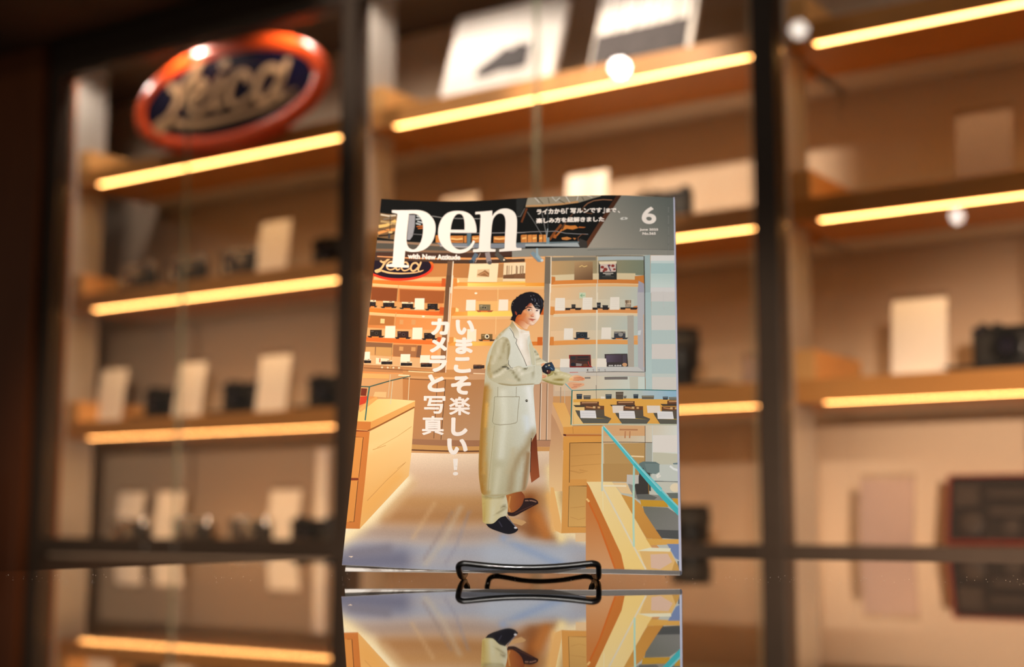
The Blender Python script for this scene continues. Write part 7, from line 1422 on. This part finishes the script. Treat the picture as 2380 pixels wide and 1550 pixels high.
LETTERS = [
["p",[[9.03,286.82],[27.72,288.01],[32.36,287.51],[36.6,285.34],[40.19,281.43],[42.37,277.2],[43.36,272.35],[43.27,266.27],[42.13,260.8],[39.71,255.91],[36.43,252.51],[32.56,250.58],[27.6,249.75],[24.57,250.01],[22.02,250.63],[22.05,243.94],[22.03,239.18],[22.27,238.01],[25.93,237.79],[25.9,235.66],[16.54,235.46],[9.85,235.63],[8.84,235.85],[8.96,237.34],[11.15,237.79],[13.32,238.42],[13.41,243.3],[13.06,263.71],[13.46,280.86],[13.49,283.02],[13.05,284.04],[9.22,284.55]],[[22.14,284.25],[25.94,284.61],[28.81,283.7],[31.02,281.48],[32.84,277.54],[33.81,273.29],[34.06,268.42],[33.86,263.56],[33.04,259],[31.68,255.65],[30.1,253.19],[28.43,252.06],[26.66,252.18],[24.81,253.32],[23.4,255.38],[22.5,258.36],[22.17,261.36],[22.04,268.04]]],
["e",[[74.73,270.84],[74.81,267.53],[64.74,267.76],[54.89,268.17],[55,264.05],[55.83,259.82],[57.31,256.5],[59.75,253.88],[62.6,252.64],[65.61,252.88],[68.57,254.2],[70.94,256.83],[72.29,259.79],[72.75,260.68],[74.22,259.75],[73.45,257.08],[71.63,253.55],[68.75,250.93],[65.31,249.5],[61.8,249.21],[57.72,249.93],[53.54,252.08],[50.06,255.33],[47.5,259.76],[45.96,264.54],[45.44,269.37],[45.77,274.24],[46.96,279.16],[49.22,283.52],[52.35,286.37],[56.38,287.61],[60.48,287.79],[64.63,287.05],[68.34,284.98],[71.35,281.54],[73.39,276.92]],[[54.99,270.59],[59.49,270.48],[65.61,270.33],[65.28,275.92],[64.64,279.89],[63.42,283.29],[61.95,284.8],[60.39,285.09],[58.63,284.53],[56.97,282.24],[55.82,278.6],[55.16,274.35]]],
["n",[[73.03,286.38],[79.01,286.62],[85.92,286.97],[86.22,281.77],[87.82,284.7],[90.78,287.04],[93.56,287.93],[96.63,287.95],[99.49,287.01],[102.12,285.17],[104.02,282.3],[105.08,278.59],[105.48,273.75],[105.55,262.98],[105.52,253.5],[106.24,251.98],[109.76,251.6],[109.84,249.59],[101.07,249.44],[93.02,249.48],[93.03,251.48],[95.68,251.78],[96.93,252.12],[96.83,263.58],[96.77,274.37],[96.26,278.93],[95.1,282.04],[93.24,283.69],[90.93,283.86],[88.71,282.2],[87.07,278.98],[86.4,273.89],[86.21,267.28],[86.14,254.17],[86.57,252.48],[90.14,251.84],[90.18,249.77],[80.88,250.06],[73.23,250.08],[73.09,252.63],[76.21,252.75],[77.43,253.43],[77.34,264.76],[77.22,281.68],[76.85,283.82],[76.06,284.27],[73,284.11]],[]],
]
WORDS = [
["with New Attitude",[[24.1,248.32],[63.73,248.11],[64,243.49],[24.47,243.68]],0.24],
["6",[[199.23,286.77],[210.08,287.45],[209.95,271.78],[199.17,271.15]],0.55],
["June 2025",[[197.48,267.17],[211.33,267.95],[211.31,265.42],[197.48,264.65]],0.12],
["No.565",[[199.67,263.84],[209.52,264.42],[209.5,262.15],[199.66,261.58]],0.12],
["ライカから",[[120.03,285.64],[141.71,285.4],[141.82,280.66],[120.19,280.89]],0.22],
["「",[[142.29,285.57],[144.21,285.52],[144.32,280.59],[142.4,280.64]],0.08],
["写ルンです",[[145.44,285.42],[169.34,285.29],[169.39,280.81],[145.54,280.55]],0.22],
["」",[[169.82,285.28],[171.41,285.23],[171.46,280.24],[169.87,280.28]],0.08],
["まで",[[172.37,284.76],[180.19,285.19],[180.21,281.23],[172.4,280.79]],0.22],
["、",[[181.26,282.41],[182.85,282.46],[182.86,280.55],[181.27,280.49]],0.12],
["楽しみ方を紐解きました",[[119.87,277.59],[171.17,277.13],[171.21,272.61],[120.03,272.81]],0.22],
["い",[[63.64,191.65],[77.43,191.63],[78.12,179.06],[64.41,179.05]],0.85],
["ま",[[64.29,176.87],[76.99,176.91],[77.75,163.11],[65.14,163.05]],0.85],
["こ",[[64.14,160.61],[76.64,160.72],[77.36,147.77],[64.94,147.65]],0.85],
["そ",[[63.04,145.32],[77.49,145.47],[78.32,130.46],[63.98,130.28]],0.85],
["楽",[[62.86,128.72],[77.76,128.93],[78.58,114.33],[63.79,114.11]],0.4],
["し",[[65.27,112.36],[76.9,112.58],[77.72,98.12],[66.17,97.89]],0.85],
["い",[[63.5,96.08],[77.82,96.37],[78.53,83.95],[64.29,83.65]],0.85],
["カ",[[45.43,192.57],[58.79,192.8],[59.69,178.74],[46.42,178.51]],0.85],
["メ",[[45.71,176.77],[58.3,177.03],[59.12,164.3],[46.61,164.04]],0.85],
["ラ",[[46.12,161.68],[59.27,161.96],[60.15,148.32],[47.08,148.03]],0.85],
["と",[[46.24,146.16],[58.47,146.46],[59.39,132.29],[47.24,131.99]],0.85],
["写",[[44.81,128.72],[60.16,129.13],[61.07,115.21],[45.82,114.78]],0.4],
["真",[[44.75,112.96],[59.98,113.4],[60.95,98.56],[45.83,98.1]],0.4],
["！",[[68.43,80.75],[72.13,80.85],[72.89,68.21],[69.21,68.1]],0.3],
]


def rgb255(h): return np.array(h, float)
def to_linear(c):
    c = np.clip(np.asarray(c, float) / 255, 0, 1)
    return np.where(c <= 0.04045, c / 12.92, ((c + 0.055) / 1.055) ** 2.4)
def seg_dist(P, path):
    d = np.full(len(P), 1e9)
    for a, b in zip(path[:-1], path[1:]):
        a = np.array(a, float); b = np.array(b, float); ab = b - a
        t = np.clip(((P - a) @ ab) / max(ab @ ab, 1e-9), 0, 1)
        d = np.minimum(d, np.hypot(*(P - (a + t[:, None] * ab)).T))
    return d
def colour_at(P, spec, strokes):
    """printed colour (0-255) at points in millimetres"""
    if spec[0] != 'lin': c = np.repeat(rgb255(spec)[None], len(P), 0)
    else:
        c = np.zeros((len(P), 3)); stops = [(np.array(spec[i], float), rgb255(spec[i + 1])) for i in range(1, len(spec), 2)]
        (p0, c0), (p1, c1) = stops; ab = p1 - p0
        t = np.clip(((P - p0) @ ab) / (ab @ ab), 0, 1)[:, None]; c = c0 * (1 - t) + c1 * t
    for path, hw, h, al in strokes:
        k = (al * np.exp(-(seg_dist(P, path) / hw) ** 2))[:, None]; c = c * (1 - k) + rgb255(h) * k
    return c
def soften(pts, n=4):
    """closed outline rounded between its corners; sharp corners stay"""
    P = np.array(pts, float); m = len(P); d = np.roll(P, -1, 0) - P; L = np.maximum(np.hypot(d[:, 0], d[:, 1]), 1e-6)[:, None]; e = d / L
    corner = (e * np.roll(e, 1, 0)).sum(1) < 0.60
    out = []
    for i in range(m):
        k = (i + 1) % m; a, b = P[i], P[k]; chord = b - a
        ta = chord if corner[i] else (b - P[i - 1]) * L[i] / (L[i] + L[i - 1])
        tb = chord if corner[k] else (P[(k + 1) % m] - a) * L[i] / (L[i] + L[k])
        steps = 1 if (corner[i] and corner[k]) else n
        for s in range(steps):
            t = s / steps
            out.append(a * (2 * t**3 - 3 * t**2 + 1) + ta * (t**3 - 2 * t**2 + t) + b * (-2 * t**3 + 3 * t**2) + tb * (t**3 - t**2))
    return [tuple(p) for p in out]
PRINT = {'rank': 0, 'v': [], 'f': [], 'c': [], 'g': []}
MW, MH, STEP = MAG_W * 1000, MAG_H * 1000, 0.0006     # each shape lies a hair above the one before
def print_shape(polys, spec, cell=0.0, grain=0.0, strokes=(), vmax=None):
    PRINT['rank'] += 1; bm = bmesh.new()
    for poly in polys:
        tri = tessellate_polygon([[Vector((p[0], p[1], 0)) for p in loop] for loop in poly])
        flat = [p for loop in poly for p in loop]
        vs = [bm.verts.new((p[0], p[1], 0)) for p in flat]
        for t in tri:
            try: bm.faces.new([vs[i] for i in t])
            except ValueError: pass
    def cut(co, no, clear=False):
        g = bm.verts[:] + bm.edges[:] + bm.faces[:]
        if g: bmesh.ops.bisect_plane(bm, geom=g, dist=1e-5, plane_co=co, plane_no=no, clear_outer=clear)
    xs = [v.co.x for v in bm.verts]; ys = [v.co.y for v in bm.verts]
    for lim, co, no in ((min(xs) < 0, (0, 0, 0), (-1, 0, 0)), (max(xs) > MW, (MW, 0, 0), (1, 0, 0)), (min(ys) < 0, (0, 0, 0), (0, -1, 0)), (max(ys) > MH, (0, MH, 0), (0, 1, 0))):
        if lim: cut(co, no, True)
    if vmax: cut((0, vmax, 0), (0, 1, 0), True)
    if bm.verts:
        xs = [v.co.x for v in bm.verts]; ys = [v.co.y for v in bm.verts]
        gx = set(range(10, int(MW), 10)); gy = set(range(15, int(MH), 15))
        if cell:
            gx |= {round(i * cell, 3) for i in range(int(MW / cell))}; gy |= {round(i * cell, 3) for i in range(int(MH / cell))}
        for x in sorted(gx):
            if min(xs) + 0.01 < x < max(xs) - 0.01: cut((x, 0, 0), (1, 0, 0))
        for y in sorted(gy):
            if min(ys) + 0.01 < y < max(ys) - 0.01: cut((0, y, 0), (0, 1, 0))
        for r in range(int(min(ys) / 15 - max(xs) / 10) - 1, int(max(ys) / 15 - min(xs) / 10) + 2):
            cut((0, 15 * r, 0), (-0.832, 0.5547, 0))
        bm.verts.index_update(); bm.normal_update()
        P = np.array([(v.co.x, v.co.y) for v in bm.verts])
        o = len(PRINT['c'])
        PRINT['v'].extend((p[0], p[1], PRINT['rank'] * STEP) for p in P); PRINT['c'].extend(to_linear(colour_at(P, spec, strokes)).tolist()); PRINT['g'].extend([grain] * len(P))
        for f in bm.faces:
            idx = [v.index + o for v in f.verts]
            if f.normal.z < 0: idx.reverse()
            PRINT['f'].append(idx)
    bm.free()
quads = []
for pts, r0, r1 in SIGN_STROKES:
    _, L_, R_, c0, c1 = stroke_outline(pts, r0 * 0.9, r1 * 0.9, 4)
    for poly in [[L_[i], L_[i + 1], R_[i + 1], R_[i]] for i in range(len(L_) - 1)] + [[L_[0]] + c0 + [R_[0]], [R_[-1]] + c1 + [L_[-1]]]:
        quads.append([[(19.71 + p.x * 23.52 - p.y * 2.23, 235.99 + p.x * 0.95 + p.y * 27.6) for p in poly]])
for level, pts, spec, sm, cell, grain, strokes in sorted(ART, key=lambda a: a[0]):
    if level == 8 and quads:
        print_shape(quads, (250, 200, 140), vmax=242.6); quads = []
    print_shape([[soften(pts) if sm else pts]], spec, cell, grain, strokes)
INK = (250, 242, 234)
for _, outer, inner in LETTERS: print_shape([[soften(outer)] + ([soften(inner)] if inner else [])], INK)
def glyph_mesh(text):
    """outline of a word from Blender's built-in font as 2D triangles in a unit box"""
    cu = bpy.data.curves.new('word', 'FONT'); cu.body = text; cu.size = 1.0; cu.resolution_u = 5; cu.fill_mode = 'FRONT'
    ob = bpy.data.objects.new('word', cu); COL.objects.link(ob)
    dg = bpy.context.evaluated_depsgraph_get(); me = bpy.data.meshes.new_from_object(ob.evaluated_get(dg))
    P = np.array([(v.co.x, v.co.y) for v in me.vertices]); T = [tuple(p.vertices) for p in me.polygons]
    bpy.data.objects.remove(ob); bpy.data.curves.remove(cu); bpy.data.meshes.remove(me)
    lo, hi = P.min(0), P.max(0)
    return (P - lo) / (hi - lo), T
for text, quad, bold in WORDS:
    P, T = glyph_mesh(text); t_l, t_r, b_r, b_l = (np.array(q) for q in quad)
    wx, wy = np.hypot(*(t_r - t_l)), np.hypot(*(t_l - b_l))
    mx, my = bold / wx, bold / wy          # bold: extra pen width in millimetres
    for k in range(17):
        dx, dy = (0, 0) if k == 16 else (math.cos(k * math.pi / 8), math.sin(k * math.pi / 8))
        s = P[:, :1] * (1 - 2 * mx) + mx + dx * mx; t = P[:, 1:] * (1 - 2 * my) + my + dy * my
        Q = (b_l * (1 - s) + b_r * s) * (1 - t) + (t_l * (1 - s) + t_r * s) * t
        o = len(PRINT['c'])
        PRINT['v'].extend((q[0], q[1], PRINT['rank'] * STEP + 0.01 + 0.0006 * k) for q in Q); PRINT['c'].extend([to_linear(rgb255(INK)).tolist()] * len(Q)); PRINT['g'].extend([0.0] * len(Q))
        PRINT['f'].extend([i + o for i in f] for f in T)
print_shape([[[(MW - 1.5, 0), (MW, 0), (MW, MH), (MW - 0.9, MH)]]], (195, 200, 224))

# the cover sheet: printed front, plain white edges and inside
def print_mat():
    m = bpy.data.materials.new('printed_cover'); nt, N, L, P = nodes_of(m)
    at = N.new('ShaderNodeAttribute'); at.attribute_name = 'ink'; ag = N.new('ShaderNodeAttribute'); ag.attribute_name = 'grain'
    tc = N.new('ShaderNodeTexCoord'); nz = N.new('ShaderNodeTexNoise'); nz.inputs['Scale'].default_value = 2400; nz.inputs['Detail'].default_value = 3
    L.new(tc.outputs['Object'], nz.inputs['Vector'])
    s = N.new('ShaderNodeMath'); s.operation = 'SUBTRACT'; s.inputs[1].default_value = 0.5; L.new(nz.outputs['Fac'], s.inputs[0])
    k = N.new('ShaderNodeMath'); k.operation = 'MULTIPLY_ADD'; L.new(s.outputs[0], k.inputs[0]); L.new(ag.outputs['Fac'], k.inputs[1]); k.inputs[2].default_value = PRINT_GAIN
    v = N.new('ShaderNodeVectorMath'); v.operation = 'SCALE'; L.new(at.outputs['Color'], v.inputs[0]); L.new(k.outputs[0], v.inputs['Scale'])
    L.new(v.outputs[0], P.inputs['Base Color']); P.inputs['Roughness'].default_value = 0.5; P.inputs['Specular IOR Level'].default_value = 0.12
    return m
PRINT_GAIN = 0.87
V = np.array(PRINT['v']); u, v_, lv = V[:, 0] / 1000, V[:, 1] / 1000, V[:, 2] / 1000
me = bpy.data.meshes.new('front_cover')
base = page_point(u, v_, wave(u, v_) + 0.00015 + lv)
us = np.append(np.arange(0, 0.2201, 0.005), MAG_W); vsn = np.append(np.arange(0, 0.2851, 0.015), MAG_H); U, VV = np.meshgrid(us, vsn)
Ff = page_point(U, VV, wave(U, VV) - 0.00005).reshape(-1, 3); Bf = page_point(U, VV, wave(U, VV) - 0.0003).reshape(-1, 3)
o = len(base); n = 46; k = len(Ff); extra = []
for j in range(20):
    for i in range(45):
        q = (o + j * n + i, o + j * n + i + 1, o + (j + 1) * n + i + 1, o + (j + 1) * n + i)
        extra.append(q); extra.append(tuple(x + k for x in reversed(q)))
rim = [i for i in range(n)] + [j * n + 45 for j in range(1, 21)] + [20 * n + i for i in range(44, -1, -1)] + [j * n for j in range(19, 0, -1)]
for i in range(len(rim)):
    a, b = o + rim[i], o + rim[(i + 1) % len(rim)]
    extra.append((a, a + k, b + k, b))
me.from_pydata(np.vstack([base, Ff, Bf]).tolist(), [], PRINT['f'] + extra)
me.materials.append(print_mat()); me.materials.append(M['cover_back'])
nf = len(PRINT['f'])
me.polygons.foreach_set('material_index', [0] * nf + [1] * len(extra))
me.color_attributes.new('ink', 'FLOAT_COLOR', 'POINT'); me.attributes.new('grain', 'FLOAT', 'POINT')
cols = np.ones((len(me.vertices), 4), np.float32); cols[:o, :3] = np.array(PRINT['c']); me.attributes['ink'].data.foreach_set('color', cols.ravel())
gr = np.zeros(len(me.vertices), np.float32); gr[:o] = PRINT['g']; me.attributes['grain'].data.foreach_set('value', gr)
me.update()
e = 1e-3
du = (wave(u + e, v_) - wave(u - e, v_)) / (2 * e); dv = (wave(u, v_ + e) - wave(u, v_ - e)) / (2 * e)
nr = N_[None] - du[:, None] * A_ - dv[:, None] * B_; nr /= np.linalg.norm(nr, axis=1)[:, None]
allv = np.vstack([nr, np.repeat(N_[None], k, 0), np.repeat(-N_[None], k, 0)])
for p in me.polygons: p.use_smooth = True
me.normals_split_custom_set_from_vertices(allv.tolist())
fc = bpy.data.objects.new('front_cover', me); COL.objects.link(fc); fc.parent = mag
print('cover faces', nf)

# ------------------------------------------------------------------ wire stand under the magazine
def at(lat, d, z): return RH * lat + FH * d + ZU * z
ORG = at(0.012, 1.0, COUNTER_Z)
st = thing('magazine_stand', 'black wire stand holding the magazine upright on the glass counter', 'stand', ORG)
R_W = 0.00195
def wire(name, ctrl, parent, n=8):
    pts = [Vector(p) - ORG for p in smooth_path([tuple(at(*c)) for c in ctrl], n)]
    return MB().tube(pts, R_W, 12).build(name, M['black_wire'], parent, smooth=True)
z0 = COUNTER_Z + R_W
wire('front_hook', [(-0.0332, 0.992, z0), (-0.0333, 0.972, z0 + 0.0002), (-0.0339, 0.955, z0 + 0.0022), (-0.0347, 0.944, z0 + 0.0068), (-0.0342, 0.9405, z0 + 0.0088), (-0.0322, 0.9395, z0 + 0.0100), (-0.029, 0.9393, z0 + 0.0101), (-0.02, 0.939, z0 + 0.0092), (-0.005, 0.939, z0 + 0.0080), (0.010, 0.939, z0 + 0.0076), (0.025, 0.939, z0 + 0.0080),
                    (0.040, 0.939, z0 + 0.0092), (0.050, 0.939, z0 + 0.0103), (0.0535, 0.9392, z0 + 0.0104), (0.0562, 0.9405, z0 + 0.0094), (0.0572, 0.944, z0 + 0.0068), (0.0578, 0.955, z0 + 0.0022), (0.0585, 0.972, z0 + 0.0002), (0.0588, 0.992, z0)], st)
wire('back_rest', [(-0.0332, 0.9925, z0), (-0.0328, 1.012, z0), (-0.0318, 1.020, z0 + 0.004), (-0.030, 1.024, z0 + 0.014), (-0.022, 1.050, z0 + 0.105), (-0.016, 1.058, z0 + 0.125), (0.012, 1.061, z0 + 0.132), (0.040, 1.058, z0 + 0.125), (0.046, 1.050, z0 + 0.105), (0.0555, 1.024, z0 + 0.014), (0.0574, 1.020, z0 + 0.004), (0.0584, 1.012, z0), (0.0588, 0.9925, z0)], st)
wire('rear_foot', [(-0.008, 1.0625, z0 + 0.120), (-0.0178, 1.102, z0 + 0.020), (-0.0180, 1.105, z0 + 0.0060), (-0.0160, 1.1065, z0 + 0.0012), (-0.0115, 1.107, z0), (-0.006, 1.107, z0 + 0.0006), (0.008, 1.107, z0 + 0.0030), (0.022, 1.107, z0 + 0.0038), (0.038, 1.107, z0 + 0.0028), (0.053, 1.107, z0 + 0.0004), (0.0575, 1.107, z0), (0.0620, 1.1065, z0 + 0.0012), (0.0640, 1.105, z0 + 0.0060), (0.0630, 1.102, z0 + 0.020), (0.034, 1.0625, z0 + 0.120)], st)

# fine dust on the glass
rnd = random.Random(11); d = MB()
for i in range(420):
    lat = rnd.uniform(-0.42, 0.42); dd = rnd.gauss(1.0, 0.05)
    if not 0.86 < dd < 1.2: continue
    c = at(lat, dd, COUNTER_Z + 0.00006); r = rnd.choice((0.00012, 0.00016, 0.0002, 0.00032)); h = r * rnd.uniform(0.7, 1.1)
    d.add([c + Vector((r, 0, 0)), c + Vector((0, r, 0)), c + Vector((-r, 0, 0)), c + Vector((0, -r, 0)), c + Vector((0, 0, h)), c - Vector((0, 0, 0.00005))],
          [(0, 1, 4), (1, 2, 4), (2, 3, 4), (3, 0, 4), (1, 0, 5), (2, 1, 5), (3, 2, 5), (0, 3, 5)])
tag(d.build('dust_specks', M['dust']), 'scattered pale dust specks lying on the black glass counter', 'dust', kind='stuff')

# ------------------------------------------------------------------ ceiling spotlights and added fill lamps
def spotlight(x, y, z, target, power, label, angle=40, glow=260.0, color=SPOT_COLOR, blend=0.6, soft=0.03):
    t = thing('ceiling_spotlight', label, 'spotlight', (x, y, CEIL_Z), 0, 'ceiling spotlights in front of the cabinets')
    drop = CEIL_Z - z
    MB().lathe([(0.03, -0.012), (0.03, -0.0003)], tr(), 20).build('ceiling_plate', M['bronze'], t, smooth=True)
    MB().lathe([(0.006, -drop + 0.02), (0.006, -0.0122)], tr(), 12).build('stem', M['bronze'], t, smooth=True)
    dirv = (Vector(target) - Vector((x, y, z))).normalized()
    q = dirv.to_track_quat('Z', 'Y').to_matrix().to_4x4(); m = Matrix.Translation((0, 0, -drop)) @ q
    MB().lathe([(0.034, -0.085), (0.036, -0.08), (0.036, 0.012), (0.031, 0.012), (0.030, 0.002), (0.030, -0.001)], m, 24).build('housing', M['bronze'], t, smooth=True)
    MB().lathe([(0.0, 0.0025), (0.026, 0.0025), (0.028, 0.004), (0.0, 0.0055)], m, 24).build('lens', emit_mat('spotlight_lens', (1.0, 0.88, 0.76), glow), t, smooth=True)
    if power:
        ld = bpy.data.lights.new('spot_beam', 'SPOT'); ld.energy = power; ld.color = color; ld.spot_size = math.radians(angle); ld.spot_blend = blend; ld.shadow_soft_size = soft
        lo = bpy.data.objects.new('spot_beam', ld); COL.objects.link(lo); lo.parent = t
        lo.matrix_local = Matrix.Translation(Vector((0, 0, -drop)) + dirv * (soft + 0.015)) @ dirv.to_track_quat('-Z', 'Y').to_matrix().to_4x4()
    return t
spotlight(-2.342, 0.768, 2.5, (-1.80, 2.60, 1.99), 60, 'ceiling spotlight aimed at the white photo books', 24, 200)
spotlight(-1.680, 0.763, 2.5, (-1.45, 2.62, 1.82), 300, 'ceiling spotlight aimed at the second shelf of the middle cabinet', 19, 14)
spotlight(-2.091, -2.256, 2.5, (-2.2, 2.4, 1.0), 0, 'ceiling spotlight in the middle of the shop, mirrored in the right cabinet door', 18, 30)
spotlight(-3.979, -4.2, 2.12, (-2.55, 2.7, 1.20), 0, 'ceiling spotlight farthest back in the shop', 12, 20)
spotlight(2.45, -4.35, 1.60, (-0.58, 2.8, 0.86), 3400, 'low-hung fill spotlight added out of view to brighten the right cabinet', 10.6, 20, color=(1.0, 0.74, 0.55), soft=0.06, blend=0.9)  # fill lamp added behind the camera to lift the lower right shelves
spotlight(2.92, -3.55, 1.60, (-2.80, 2.8, 1.05), 1300, 'low-hung fill spotlight added out of view to brighten the left cabinet', 9.5, 20, color=(1.0, 0.76, 0.58), soft=0.06, blend=0.9)  # another added lamp, placed to brighten the left shelves
spotlight(0.25, -0.75, 2.5, tuple(MAG_O + Vector((0, 0, 0.13))), 34, 'ceiling spotlight aimed at the magazine', 26, 60, color=(1.0, 0.93, 0.86))
spotlight(2.75, -4.0, 1.95, tuple(MAG_O + Vector((0, 0, 0.10))), 930, 'low-hung fill spotlight added out of view to brighten the magazine', 7, 20, color=(1.0, 0.93, 0.86), soft=0.06)  # added lamp, low enough to reach the cover and page edges
spotlight(0.72, -2.2, 2.5, (-1.30, 2.8, 1.00), 520, 'ceiling fill spotlight added out of view to brighten the lower middle cabinet', 9, 20, soft=0.08, blend=0.9)  # added fill beam for the shelves right of the magazine
